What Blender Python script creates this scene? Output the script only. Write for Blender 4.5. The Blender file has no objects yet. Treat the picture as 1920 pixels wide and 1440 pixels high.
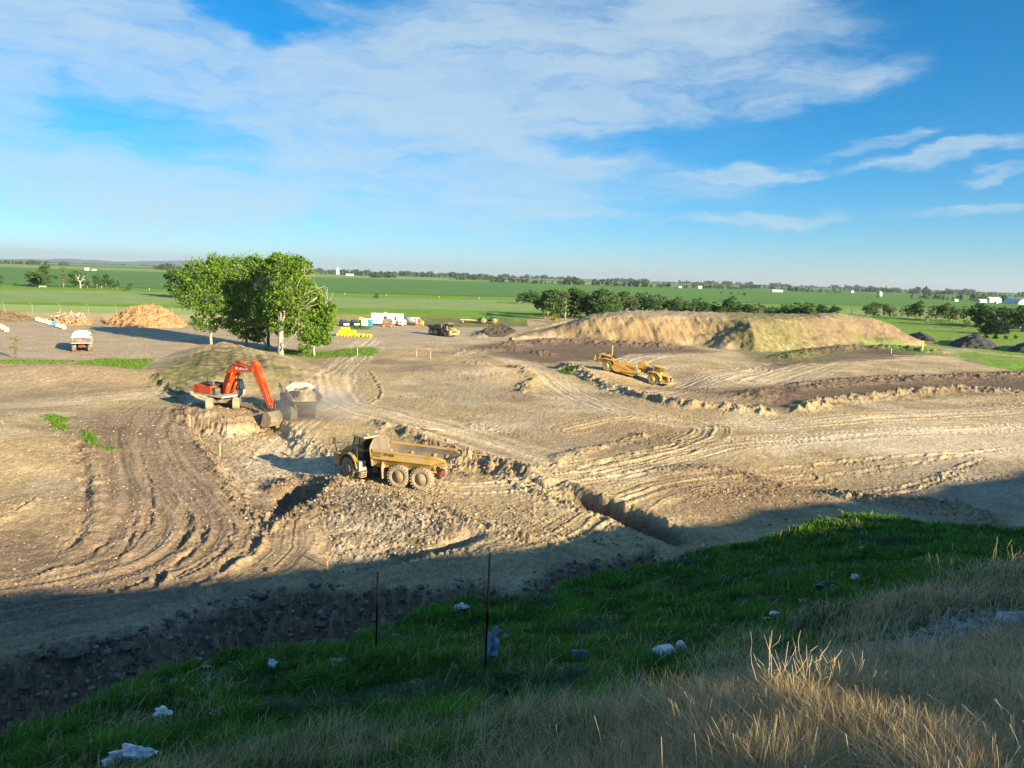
import bpy, bmesh, math, random
import numpy as np
from mathutils import Vector, Matrix
random.seed(7); RNG = np.random.default_rng(11)
C = bpy.context.scene.collection
R = math.radians
# ---------------------------------------------------------------- camera
FPX = 1400.0; PITCH = math.atan(202/1400); ROLL = math.atan(62/1920); CZ = 17.0
_fw = np.array([0, math.cos(PITCH), -math.sin(PITCH)]); _r0 = np.array([1., 0, 0]); _u0 = np.array([0, math.sin(PITCH), math.cos(PITCH)])
_R = math.cos(ROLL)*_r0 + math.sin(ROLL)*_u0
_U = -math.sin(ROLL)*_r0 + math.cos(ROLL)*_u0
def ray(x, y): return _fw + (x-960)/FPX*_R + (720-y)/FPX*_U
def G(x, y, z=0.0):
    d = ray(x, y); t = (z-CZ)/d[2]
    return (d[0]*t, d[1]*t)
def DD(x, y, Y):
    d = ray(x, y); t = Y/d[1]
    return (d[0]*t, Y, CZ+d[2]*t)
def gp(pts, z=0.0): return np.array([G(a, b, z) for a, b in pts])
cd = bpy.data.cameras.new('camera'); cam = bpy.data.objects.new('camera', cd); C.objects.link(cam)
m = Matrix.Identity(4)
for i in range(3):
    m[i][0] = _R[i]; m[i][1] = _U[i]; m[i][2] = -_fw[i]; m[i][3] = (0, 0, CZ)[i]
cam.matrix_world = m
cd.sensor_width = 36; cd.lens = 36*FPX/1920; cd.clip_start = 0.1; cd.clip_end = 60000
bpy.context.scene.camera = cam
# ---------------------------------------------------------------- sun
SE = 17.0; SD = np.array([0.742, -0.67]); SD /= np.linalg.norm(SD); TS = math.tan(R(SE))
# ---------------------------------------------------------------- tags
def tag(o, label=None, cat=None, group=None, kind=None):
    if label: o['label'] = label
    if cat: o['category'] = cat
    if group: o['group'] = group
    if kind: o['kind'] = kind
    return o
def empty(name, loc=(0, 0, 0), rz=0, label=None, cat=None, group=None):
    o = bpy.data.objects.new(name, None); C.objects.link(o); o.location = loc; o.rotation_euler = (0, 0, rz)
    o.empty_display_size = 0.2
    return tag(o, label, cat, group)
# ---------------------------------------------------------------- noise
_tab = {}
def _tb(seed):
    if seed not in _tab:
        a = np.random.default_rng(seed).random((256, 256)).astype(np.float32)*2*np.pi
        _tab[seed] = (np.cos(a), np.sin(a))
    return _tab[seed]
def pn(x, y, seed=0):
    gx, gy = _tb(seed)
    x = np.asarray(x, np.float64); y = np.asarray(y, np.float64)
    xi = np.floor(x).astype(np.int64); yi = np.floor(y).astype(np.int64)
    fx = (x-xi).astype(np.float32); fy = (y-yi).astype(np.float32)
    x0 = xi & 255; x1 = (xi+1) & 255; y0 = yi & 255; y1 = (yi+1) & 255
    u = fx*fx*fx*(fx*(fx*6-15)+10); v = fy*fy*fy*(fy*(fy*6-15)+10)
    a = gx[x0, y0]*fx+gy[x0, y0]*fy; b = gx[x1, y0]*(fx-1)+gy[x1, y0]*fy
    c = gx[x0, y1]*fx+gy[x0, y1]*(fy-1); d = gx[x1, y1]*(fx-1)+gy[x1, y1]*(fy-1)
    a = a+u*(b-a); c = c+u*(d-c)
    return (a+v*(c-a))*1.4
def fbm(x, y, s, oct=4, seed=0, gain=0.5):
    r = 0; a = 1.0; f = 1.0/s
    for i in range(oct):
        r = r+a*pn(x*f+17.3*i, y*f-9.1*i, seed+i); a *= gain; f *= 2.03
    return r
def ss(e0, e1, x):
    t = np.clip((x-e0)/(e1-e0), 0, 1); return t*t*(3-2*t)
# signed distance to polygon (positive inside), only near it
def polyd(X, Y, P, pad=12.0):
    out = np.full(X.shape, -pad, np.float32)
    m = (X > P[:, 0].min()-pad) & (X < P[:, 0].max()+pad) & (Y > P[:, 1].min()-pad) & (Y < P[:, 1].max()+pad)
    x = X[m]; y = Y[m]
    if x.size == 0: return out
    d2 = np.full(x.shape, 1e9); ins = np.zeros(x.shape, bool); n = len(P)
    for i in range(n):
        ax, ay = P[i]; bx, by = P[(i+1) % n]
        dx, dy = bx-ax, by-ay
        t = np.clip(((x-ax)*dx+(y-ay)*dy)/(dx*dx+dy*dy+1e-9), 0, 1)
        d2 = np.minimum(d2, (x-ax-t*dx)**2+(y-ay-t*dy)**2)
        c = ((ay > y) != (by > y)) & (x < (bx-ax)*(y-ay)/(by-ay+1e-12)+ax)
        ins ^= c
    d = np.sqrt(d2); out[m] = np.where(ins, d, -np.minimum(d, pad))
    return out
# signed side distance + arc length to polyline
def lined(X, Y, P, pad=10.0):
    D = np.full(X.shape, pad, np.float32); S = np.zeros(X.shape, np.float32)
    m = (X > P[:, 0].min()-pad) & (X < P[:, 0].max()+pad) & (Y > P[:, 1].min()-pad) & (Y < P[:, 1].max()+pad)
    x = X[m]; y = Y[m]
    if x.size == 0: return D, S
    best = np.full(x.shape, 1e9); sg = np.zeros(x.shape); sl = np.zeros(x.shape); acc = 0.0
    for i in range(len(P)-1):
        ax, ay = P[i]; bx, by = P[i+1]; dx, dy = bx-ax, by-ay; L = math.hypot(dx, dy)+1e-9
        t = np.clip(((x-ax)*dx+(y-ay)*dy)/(L*L), 0, 1)
        q = (x-ax-t*dx)**2+(y-ay-t*dy)**2
        k = q < best
        best = np.where(k, q, best); sg = np.where(k, np.sign(dx*(y-ay)-dy*(x-ax)), sg); sl = np.where(k, acc+t*L, sl)
        acc += L
    D[m] = np.sqrt(best)*sg; S[m] = sl
    return D, S
def smoothline(P, n=6):
    P = np.asarray(P, float); Q = []
    E = np.vstack([2*P[0]-P[1], P, 2*P[-1]-P[-2]])
    for i in range(1, len(E)-2):
        p0, p1, p2, p3 = E[i-1], E[i], E[i+1], E[i+2]
        for k in range(n):
            t = k/n
            Q.append(0.5*((2*p1)+(-p0+p2)*t+(2*p0-5*p1+4*p2-p3)*t*t+(-p0+3*p1-3*p2+p3)*t**3))
    Q.append(P[-1]); return np.array(Q)
# ---------------------------------------------------------------- materials
def nodes(name):
    m = bpy.data.materials.new(name); m.use_nodes = True
    nt = m.node_tree; nt.nodes.clear()
    out = nt.nodes.new('ShaderNodeOutputMaterial')
    return m, nt, out
def mat(name, col, rough=0.6, metal=0.0, var=0.15, vscale=3.0, dirt=None, dirt_amt=0.0, dscale=0.8, bump=0.0, bscale=20, alpha=None, spec=0.5):
    m, nt, out = nodes(name); N = nt.nodes; L = nt.links
    b = N.new('ShaderNodeBsdfPrincipled'); L.new(b.outputs[0], out.inputs[0])
    b.inputs['Roughness'].default_value = rough; b.inputs['Metallic'].default_value = metal
    b.inputs['Specular IOR Level'].default_value = spec
    tc = N.new('ShaderNodeTexCoord')
    nz = N.new('ShaderNodeTexNoise'); nz.inputs['Scale'].default_value = vscale; nz.inputs['Detail'].default_value = 5
    L.new(tc.outputs['Object'], nz.inputs['Vector'])
    rp = N.new('ShaderNodeValToRGB')
    rp.color_ramp.elements[0].position = 0.3; rp.color_ramp.elements[1].position = 0.7
    c = np.array(col)
    rp.color_ramp.elements[0].color = (*np.clip(c*(1-var), 0, 1), 1); rp.color_ramp.elements[1].color = (*np.clip(c*(1+var), 0, 1), 1)
    L.new(nz.outputs['Fac'], rp.inputs[0]); last = rp.outputs[0]
    if dirt is not None:
        n2 = N.new('ShaderNodeTexNoise'); n2.inputs['Scale'].default_value = dscale; n2.inputs['Detail'].default_value = 8; n2.inputs['Roughness'].default_value = 0.65
        L.new(tc.outputs['Object'], n2.inputs['Vector'])
        mr = N.new('ShaderNodeMapRange'); mr.inputs[1].default_value = 0.62-0.5*dirt_amt; mr.inputs[2].default_value = 0.8-0.4*dirt_amt
        mr.inputs[3].default_value = 0.0; mr.inputs[4].default_value = min(1, dirt_amt+0.25)
        L.new(n2.outputs['Fac'], mr.inputs[0])
        mx = N.new('ShaderNodeMix'); mx.data_type = 'RGBA'; mx.inputs[7].default_value = (*dirt, 1)
        L.new(mr.outputs[0], mx.inputs[0]); L.new(last, mx.inputs[6]); last = mx.outputs[2]
    L.new(last, b.inputs['Base Color'])
    if bump > 0:
        n3 = N.new('ShaderNodeTexNoise'); n3.inputs['Scale'].default_value = bscale; n3.inputs['Detail'].default_value = 6
        L.new(tc.outputs['Object'], n3.inputs['Vector'])
        bp = N.new('ShaderNodeBump'); bp.inputs['Distance'].default_value = bump; bp.inputs['Strength'].default_value = 0.8
        L.new(n3.outputs['Fac'], bp.inputs['Height']); L.new(bp.outputs[0], b.inputs['Normal'])
    return m
def attr_mat(name, rough=0.95, scales=((6, 0.18), (0.9, 0.15)), bumps=((5, 0.06), (25, 0.02)), trans=0.0, spec=0.15):
    """surface colour from the mesh's own 'col' attribute, broken up by procedural noise"""
    m, nt, out = nodes(name); N = nt.nodes; L = nt.links
    b = N.new('ShaderNodeBsdfPrincipled'); b.inputs['Roughness'].default_value = rough; b.inputs['Specular IOR Level'].default_value = spec
    at = N.new('ShaderNodeAttribute'); at.attribute_name = 'col'
    ge = N.new('ShaderNodeNewGeometry'); last = at.outputs['Color']
    for sc, am in scales:
        nz = N.new('ShaderNodeTexNoise'); nz.inputs['Scale'].default_value = sc; nz.inputs['Detail'].default_value = 6; nz.inputs['Roughness'].default_value = 0.65
        L.new(ge.outputs['Position'], nz.inputs['Vector'])
        mr = N.new('ShaderNodeMapRange'); mr.inputs[1].default_value = 0.3; mr.inputs[2].default_value = 0.7
        mr.inputs[3].default_value = 1-am*1.6; mr.inputs[4].default_value = 1+am*1.6
        L.new(nz.outputs['Fac'], mr.inputs[0])
        vm = N.new('ShaderNodeVectorMath'); vm.operation = 'SCALE'
        L.new(last, vm.inputs[0]); L.new(mr.outputs[0], vm.inputs['Scale']); last = vm.outputs[0]
    L.new(last, b.inputs['Base Color'])
    pb = None
    for sc, am in bumps:
        nz = N.new('ShaderNodeTexNoise'); nz.inputs['Scale'].default_value = sc; nz.inputs['Detail'].default_value = 5; nz.inputs['Roughness'].default_value = 0.6
        L.new(ge.outputs['Position'], nz.inputs['Vector'])
        bp = N.new('ShaderNodeBump'); bp.inputs['Distance'].default_value = am; bp.inputs['Strength'].default_value = 1
        L.new(nz.outputs['Fac'], bp.inputs['Height'])
        if pb: L.new(pb, bp.inputs['Normal'])
        pb = bp.outputs[0]
    if pb: L.new(pb, b.inputs['Normal'])
    if trans > 0:
        tr = N.new('ShaderNodeBsdfTranslucent'); L.new(last, tr.inputs['Color'])
        mx = N.new('ShaderNodeMixShader'); mx.inputs[0].default_value = trans
        L.new(b.outputs[0], mx.inputs[1]); L.new(tr.outputs[0], mx.inputs[2]); L.new(mx.outputs[0], out.inputs[0])
    else: L.new(b.outputs[0], out.inputs[0])
    return m
# ---------------------------------------------------------------- mesh helpers
def np_mesh(name, V, F4=None, F3=None, col=None, smooth=True):
    me = bpy.data.meshes.new(name); V = np.asarray(V, np.float32)
    me.vertices.add(len(V)); me.vertices.foreach_set('co', V.ravel())
    fs = []; tot = []
    if F4 is not None and len(F4): fs.append(np.asarray(F4, np.int32).ravel()); tot.append(np.full(len(F4), 4, np.int32))
    if F3 is not None and len(F3): fs.append(np.asarray(F3, np.int32).ravel()); tot.append(np.full(len(F3), 3, np.int32))
    lo = np.concatenate(fs); tt = np.concatenate(tot); st = np.concatenate([[0], np.cumsum(tt)[:-1]]).astype(np.int32)
    me.loops.add(len(lo)); me.loops.foreach_set('vertex_index', lo)
    me.polygons.add(len(tt)); me.polygons.foreach_set('loop_start', st); me.polygons.foreach_set('loop_total', tt)
    me.polygons.foreach_set('use_smooth', np.full(len(tt), smooth, bool))
    me.update(calc_edges=True)
    if col is not None:
        a = me.color_attributes.new('col', 'FLOAT_COLOR', 'POINT')
        c4 = np.ones((len(V), 4), np.float32); c4[:, :3] = col; a.data.foreach_set('color', c4.ravel())
    return me
def np_obj(name, me, m, parent=None, loc=(0, 0, 0)):
    o = bpy.data.objects.new(name, me); C.objects.link(o); o.location = loc
    if m and not me.materials: me.materials.append(m)
    if parent: o.parent = parent
    return o
class MB:
    """collects boxes, prisms, tubes and lathes; build() links them as one mesh object"""
    def __init__(s, M=None): s.v = []; s.f = []; s.M = M or Matrix.Identity(4); s.sm = []; s.mi = []; s.cur = 0
    def add(s, vs, fs, smooth=False):
        b = len(s.v); s.v += [tuple(s.M @ Vector(p)) for p in vs]
        s.f += [tuple(b+i for i in f) for f in fs]; s.sm += [smooth]*len(fs); s.mi += [s.cur]*len(fs); return s
    def box(s, x0, x1, y0, y1, z0, z1, rot=None, piv=None):
        vs = [(x, y, z) for z in (z0, z1) for y in (y0, y1) for x in (x0, x1)]
        if rot is not None:
            p = Vector(piv if piv else ((x0+x1)/2, (y0+y1)/2, (z0+z1)/2)); vs = [tuple(p+rot @ (Vector(q)-p)) for q in vs]
        return s.add(vs, [(0, 2, 3, 1), (4, 5, 7, 6), (0, 1, 5, 4), (2, 6, 7, 3), (0, 4, 6, 2), (1, 3, 7, 5)])
    def prism(s, prof, y0, y1, ax='y', smooth=False):
        n = len(prof)
        def P(a, b, c): return {'y': (a, c, b), 'x': (c, a, b), 'z': (a, b, c)}[ax]
        vs = [P(a, b, y0) for a, b in prof]+[P(a, b, y1) for a, b in prof]
        fs = [tuple(range(n)), tuple(range(2*n-1, n-1, -1))]
        fs += [(i, i+n, (i+1) % n+n, (i+1) % n) for i in range(n)]
        return s.add(vs, fs)
    def loft(s, rings, cap=True, closed=True, smooth=False):
        n = len(rings[0]); vs = [p for r in rings for p in r]; fs = []
        for k in range(len(rings)-1):
            for i in range(n if closed else n-1):
                j = (i+1) % n; fs.append((k*n+i, k*n+j, (k+1)*n+j, (k+1)*n+i))
        if cap and closed: fs += [tuple(range(n-1, -1, -1)), tuple(range((len(rings)-1)*n, len(rings)*n))]
        return s.add(vs, fs, smooth)
    def tube(s, pts, r, n=8, r1=None, smooth=True):
        pts = [Vector(p) for p in pts]; rings = []; N = len(pts)
        for k, p in enumerate(pts):
            d = (pts[min(k+1, N-1)]-pts[max(k-1, 0)]).normalized()
            a = d.orthogonal().normalized() if abs(d.z) > 0.95 else d.cross(Vector((0, 0, 1))).normalized()
            b = d.cross(a)
            rr = r[k] if isinstance(r, (list, tuple)) else (r if r1 is None else r+(r1-r)*k/max(1, N-1))
            rings.append([tuple(p+a*math.cos(t)*rr+b*math.sin(t)*rr) for t in [2*math.pi*i/n for i in range(n)]])
        return s.loft(rings, True, True, smooth)
    def lathe(s, prof, c, ax='y', n=24, smooth=True):
        """prof: (radius, along) pairs turned about an axis through c"""
        rings = []
        for r, h in prof:
            ring = []
            for i in range(n):
                t = 2*math.pi*i/n; a, b = r*math.cos(t), r*math.sin(t)
                ring.append({'y': (c[0]+a, c[1]+h, c[2]+b), 'x': (c[0]+h, c[1]+a, c[2]+b), 'z': (c[0]+a, c[1]+b, c[2]+h)}[ax])
            rings.append(ring)
        return s.loft(rings, True, True, smooth)
    def build(s, name, m, parent=None, bevel=0.0, loc=(0, 0, 0)):
        me = bpy.data.meshes.new(name); me.from_pydata(s.v, [], s.f)
        bm = bmesh.new(); bm.from_mesh(me)
        bmesh.ops.recalc_face_normals(bm, faces=bm.faces); bm.to_mesh(me); bm.free()
        me.polygons.foreach_set('use_smooth', s.sm); me.polygons.foreach_set('material_index', s.mi)
        for x in (m if isinstance(m, (list, tuple)) else [m]): me.materials.append(x)
        o = bpy.data.objects.new(name, me); C.objects.link(o); o.location = loc
        if parent: o.parent = parent
        if bevel:
            b = o.modifiers.new('bevel', 'BEVEL'); b.width = bevel; b.segments = 2; b.limit_method = 'ANGLE'; b.angle_limit = R(40)
        return o
def copy_tree(o, parent=None):
    c = o.copy(); C.objects.link(c)
    if parent: c.parent = parent
    for ch in [k for k in o.children]: copy_tree(ch, c)
    return c
# ================================================================ TERRAIN
TAN = np.array([0.48, 0.362, 0.20]); PALE = np.array([0.67, 0.54, 0.365]); BRN = np.array([0.25, 0.182, 0.12])
DRK = np.array([0.15, 0.108, 0.075]); GRV = np.array([0.50, 0.40, 0.28]); GREY = np.array([0.32, 0.27, 0.20])
GRN = np.array([0.095, 0.21, 0.022]); OLV = np.array([0.20, 0.21, 0.07]); DRY = np.array([0.33, 0.26, 0.13])
# where the shadow of the landfill crest ends on the pit floor
BND = gp([(-250, 1125), (0, 1120), (250, 1111), (420, 1090), (640, 1060), (820, 1045), (1000, 1030), (1150, 1003), (1300, 985), (1450, 955), (1600, 940), (1750, 925), (1850, 905), (1920, 888), (2100, 855)])
_d = BND[1]-BND[0]; BND = np.vstack([BND[0]-np.array([60., 6.]), BND, BND[-1]+np.array([70., 36.])])
_a = BND @ np.array([SD[1], -SD[0]]); _b = BND @ SD      # across / along sun
_o = np.argsort(_a); _a = _a[_o]; _b = _b[_o]
def Tsun(X, Y):      # metres from the shadow edge back towards the sun
    return (X*SD[0]+Y*SD[1])-np.interp(X*SD[1]-Y*SD[0], _a, _b)
def Zl(X, Y): return TS*Tsun(X, Y)
def on_light(px, py, dz):   # point on pixel ray lying dz under the grazing light
    for Y in np.arange(2.5, 60, 0.05):
        p = DD(px, py, Y)
        if p[2] < Zl(p[0], p[1])-dz: return p
    return p
HC = [on_light(1480, 1345, .42), on_light(1920, 1075, .42), on_light(1900, 1190, .8), on_light(1700, 1150, .6), on_light(1900, 1300, .6), on_light(1900, 1435, .48), on_light(1700, 1300, .58), on_light(1650, 1430, .48), on_light(1250, 1330, .9),
      on_light(1250, 1430, .6), on_light(1440, 1200, 1.0)]
HC += [DD(*q) for q in [(960, 1440, 6.3), (600, 1440, 8.5), (300, 1440, 10.5), (0, 1440, 11.5), (0, 1400, 13), (200, 1320, 15.5), (330, 1262, 17.5), (450, 1222, 19), (560, 1300, 15.2), (400, 1330, 14.5),
      (640, 1226, 19), (707, 1232, 17.5), (690, 1320, 14.6), (860, 1400, 8.4), (915, 1290, 14.5), (1100, 1330, 10.2), (830, 1136, 26), (850, 1200, 21.5), (1000, 1124, 27), (1000, 1210, 19.5), (1080, 1090, 30), (1200, 1070, 31.5), (1330, 1033, 35), (1300, 1150, 22),
      (1440, 1012, 37), (1500, 987, 38), (1600, 967, 40), (1700, 977, 40.5), (1850, 988, 41), (1920, 1012, 39), (1700, 1060, 28), (1250, 1250, 13.5), (1550, 1110, 20)]]
HC += [(0, 0, 15.2), (-6, 0, 13.6), (-12, 2, 11.6), (-20, 8, 7.5), (-16, 16, 5.5), (35, 42, 4.6), (8, -2, float(Zl(8, -2))-0.5), (16, 6, float(Zl(16, 6))-.6), (24, 20, float(Zl(24, 20))-.8), (34, 32, float(Zl(34, 32))-1.2), (45, 38, float(Zl(45, 38))-1.5), (-5, -8, 15.5)]
HC = np.array(HC, float)
for _i in range(len(HC)):
    if _i > 10 and HC[_i, 1] < 26 and HC[_i, 0] > -12: HC[_i, 2] = min(HC[_i, 2], float(Zl(HC[_i, 0], HC[_i, 1]))-1.05)
def _tps(P):
    n = len(P); d = np.hypot(P[:, None, 0]-P[None, :, 0], P[:, None, 1]-P[None, :, 1])
    K = np.where(d > 0, d*d*np.log(d+1e-12), 0)+np.eye(n)*0.08
    Q = np.hstack([np.ones((n, 1)), P[:, :2]])
    A = np.zeros((n+3, n+3)); A[:n, :n] = K; A[:n, n:] = Q; A[n:, :n] = Q.T
    return np.linalg.solve(A, np.concatenate([P[:, 2], np.zeros(3)]))
_w = _tps(HC)
def tps(x, y):
    r = _w[-3]+_w[-2]*x+_w[-1]*y
    for i in range(len(HC)):
        d2 = (x-HC[i, 0])**2+(y-HC[i, 1])**2
        r = r+_w[i]*0.5*d2*np.log(d2+1e-9)
    return r
CREST = smoothline([DD(*q)[:2] for q in [(-300, 1500, 11), (0, 1400, 13), (200, 1320, 15.5), (330, 1260, 17.5), (400, 1230, 18.5), (480, 1215, 19), (640, 1222, 19), (700, 1165, 22), (830, 1132, 26), (1000, 1120, 27), (1080, 1085, 30), (1200, 1065, 31.5), (1330, 1030, 35), (1440, 1010, 37), (1500, 985, 38), (1600, 965, 40), (1700, 975, 40.5), (1850, 985, 41), (1920, 1005, 40.5), (2150, 1010, 42)]], 4)
CREST = np.vstack([[-60, 4], CREST, [75, 62]])
# ---- pit floor feature tables (corners found on the photograph, laid on the ground plane)
NEARPIT = gp([(-500, 1320), (-100, 1250), (100, 1205), (300, 1165), (400, 1133), (480, 1112), (560, 1097), (618, 1085), (640, 1102), (700, 1096), (800, 1098), (880, 1085), (960, 1098), (1060, 1060), (1130, 1050), (1230, 1020)])
NEARPIT = np.vstack([NEARPIT, [[10, 36], [0, 20], [-40, 8]]])
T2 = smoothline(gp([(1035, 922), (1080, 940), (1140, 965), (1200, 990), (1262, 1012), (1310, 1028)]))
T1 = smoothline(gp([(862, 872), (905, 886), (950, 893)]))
STEP = smoothline(gp([(600, 1078), (660, 1066), (720, 1056), (790, 1040), (850, 1014), (880, 1002)]))
ROADS = [  # centreline, half width, streak freq, colour, amount, rut height
    (smoothline(gp([(700, 636), (660, 672), (625, 710), (640, 752), (720, 780), (820, 805), (930, 838), (1040, 872), (1150, 885)])), 4.6, 1.3, PALE, .55, .07),
    (smoothline(gp([(860, 662), (940, 668), (1010, 700), (1080, 740), (1160, 772), (1260, 792), (1380, 798), (1520, 792), (1700, 780), (1920, 770)])), 3.6, 1.6, PALE, .6, .08),
    (smoothline(gp([(1920, 800), (1600, 815), (1400, 830), (1250, 858), (1130, 888), (1000, 908), (880, 918), (770, 905), (660, 895), (560, 850)])), 3.0, 2.0, PALE, .55, .12),
    (smoothline(gp([(1060, 800), (1150, 786), (1260, 782), (1325, 797), (1330, 815), (1260, 845), (1130, 872), (1010, 888), (900, 890)])), 2.6, 2.4, TAN*1.05, .7, .12),
    (smoothline(gp([(690, 905), (790, 940), (900, 975), (1020, 1010), (1140, 1045), (1260, 1085)])), 2.4, 2.2, TAN*.95, .7, .16),
    (smoothline(gp([(-100, 775), (100, 757), (240, 742), (330, 740), (400, 752)])), 4.0, 1.4, PALE, .65, .05),
    (smoothline(gp([(330, 765), (315, 820), (345, 880), (400, 930), (440, 985), (420, 1035), (330, 1085), (180, 1125), (-60, 1165)])), 6.5, 1.5, BRN*1.12, .5, .10),
    (smoothline(gp([(-60, 1080), (80, 1062), (190, 1020), (235, 960), (230, 880), (215, 820)])), 5.0, 1.3, BRN*1.15, .4, .06),
    (smoothline(gp([(1130, 700), (1220, 668), (1330, 672), (1420, 690), (1360, 705), (1230, 735)])), 6.0, 1.5, PALE, .5, .09),
    (smoothline(gp([(1920, 690), (1760, 672), (1600, 672), (1500, 690), (1420, 715)])), 9.0, 1.0, PALE*.95, .6, .06),
    (smoothline(gp([(1920, 715), (1700, 718), (1500, 728), (1350, 732), (1240, 722)])), 5.0, 1.2, DRK*1.2, .75, .12),
    (smoothline(gp([(640, 760), (560, 800), (520, 850), (600, 860)])), 3.5, 2.0, PALE, .4, .06),
    (smoothline(gp([(960, 1040), (1080, 1000), (1180, 940), (1300, 900), (1500, 880)])), 3.0, 2.0, TAN, .4, .10),  # unseen cloud cover high overhead, added to whiten the ambient light
    (smoothline(gp([(780, 620), (900, 640), (1000, 650), (1200, 655)])), 6.0, 1.0, GRV, .3, .04),
]
RUTS = [  # line, width, depth
    ([(250, 973), (247, 1003), (227, 1040)], .35, .30), ([(200, 1017), (143, 1057), (110, 1063), (40, 1085)], .35, .34), ([(353, 973), (347, 1000), (333, 1037)], .4, .34),
    ([(385, 1000), (373, 1023), (350, 1043), (302, 1077), (298, 1093)], .45, .42), ([(493, 980), (490, 1007), (460, 1037), (417, 1067), (383, 1090), (340, 1112)], .6, .55),
    ([(263, 1092), (230, 1107)], .4, .3), ([(440, 990), (425, 1030), (380, 1065), (330, 1090)], .3, .22), ([(143, 853), (157, 907), (157, 973), (143, 1007), (120, 1030)], .8, .45),
    ([(280, 900), (285, 960), (270, 1000), (215, 1060)], .25, .18), ([(60, 955), (0, 985)], .4, .3), ([(690, 700), (712, 735), (692, 755)], .35, .28),
    ([(760, 800), (900, 850), (1000, 880)], .5, .22), ([(1090, 880), (1190, 850), (1290, 825)], .4, .2), ([(940, 905), (1060, 950), (1180, 990)], .5, .35), ([(840, 960), (960, 1010), (1080, 1045)], .5, .35),
    ([(545, 700), (620, 690), (700, 655)], .4, .15), ([(1650, 905), (1750, 890), (1850, 860)], .4, .2), ([(1560, 880), (1700, 868), (1900, 840)], .4, .2), ([(1600, 930), (1720, 905), (1800, 880)], .4, .22), ([(1480, 870), (1620, 860), (1800, 850)], .4, .2),
]
RUTS = [(smoothline(gp(a)), b, c) for a, b, c in RUTS]
RIDGES = [  # line, width, height, roughness, colour
    ([(1060, 692), (1120, 716), (1200, 742), (1300, 762), (1420, 771)], 1.5, 1.15, .55, TAN*.9), ([(712, 797), (780, 818), (850, 846), (960, 884), (1000, 900)], 1.2, .8, .4, BRN*1.1),
    ([(960, 690), (1000, 712), (985, 735)], 1.3, .7, .5, TAN*.85), ([(880, 680), (930, 683)], 1.2, .6, .4, TAN*.8), ([(640, 905), (600, 930), (560, 965), (520, 985)], .9, .7, .35, BRN),
    ([(520, 895), (560, 885), (610, 895)], 1.1, .7, .4, DRK*1.3), ([(1590, 925), (1680, 940), (1780, 950), (1850, 975)], 1.6, .9, .5, TAN*.8), ([(330, 745), (350, 780), (372, 825), (410, 880), (440, 930), (480, 975), (530, 990)], .5, .22, .22, BRN),
    ([(1400, 746), (1480, 728), (1600, 716), (1750, 709), (1960, 704)], 3.4, 1.1, .3, DRK*1.3), ([(1500, 768), (1560, 752), (1660, 742), (1800, 733), (1960, 742)], 1.8, 1.2, .5, TAN), ([(1470, 672), (1560, 657), (1660, 654), (1750, 660)], 3.6, 1.6, .25, DRK*1.4),
    ([(960, 648), (1040, 642), (1130, 646), (1250, 652)], 4.0, 1.5, .6, DRK*1.6), ([(870, 662), (950, 656), (1020, 664)], 2.4, .9, .5, BRN*.8), ([(1040, 870), (1060, 855), (1120, 835), (1200, 812)], .8, .35, .3, TAN),
    ([(300, 722), (320, 735), (345, 745)], 1.0, .9, .5, BRN), ([(1240, 880), (1340, 878), (1440, 895), (1480, 905)], 1.3, .35, .35, BRN), ([(700, 1070), (820, 1048), (960, 1052)], 1.6, .5, .3, TAN),
    ([(1000, 618), (1080, 600), (1180, 588)], 1.6, .7, .6, TAN*.9), ([(1530, 583), (1600, 590)], 2, .6, .6, BRN), ([(930, 622), (900, 632)], 2.0, 1.3, .8, DRK),
]
RIDGES = [(smoothline(gp(a)), b, c, d, e) for a, b, c, d, e in RIDGES]
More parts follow.
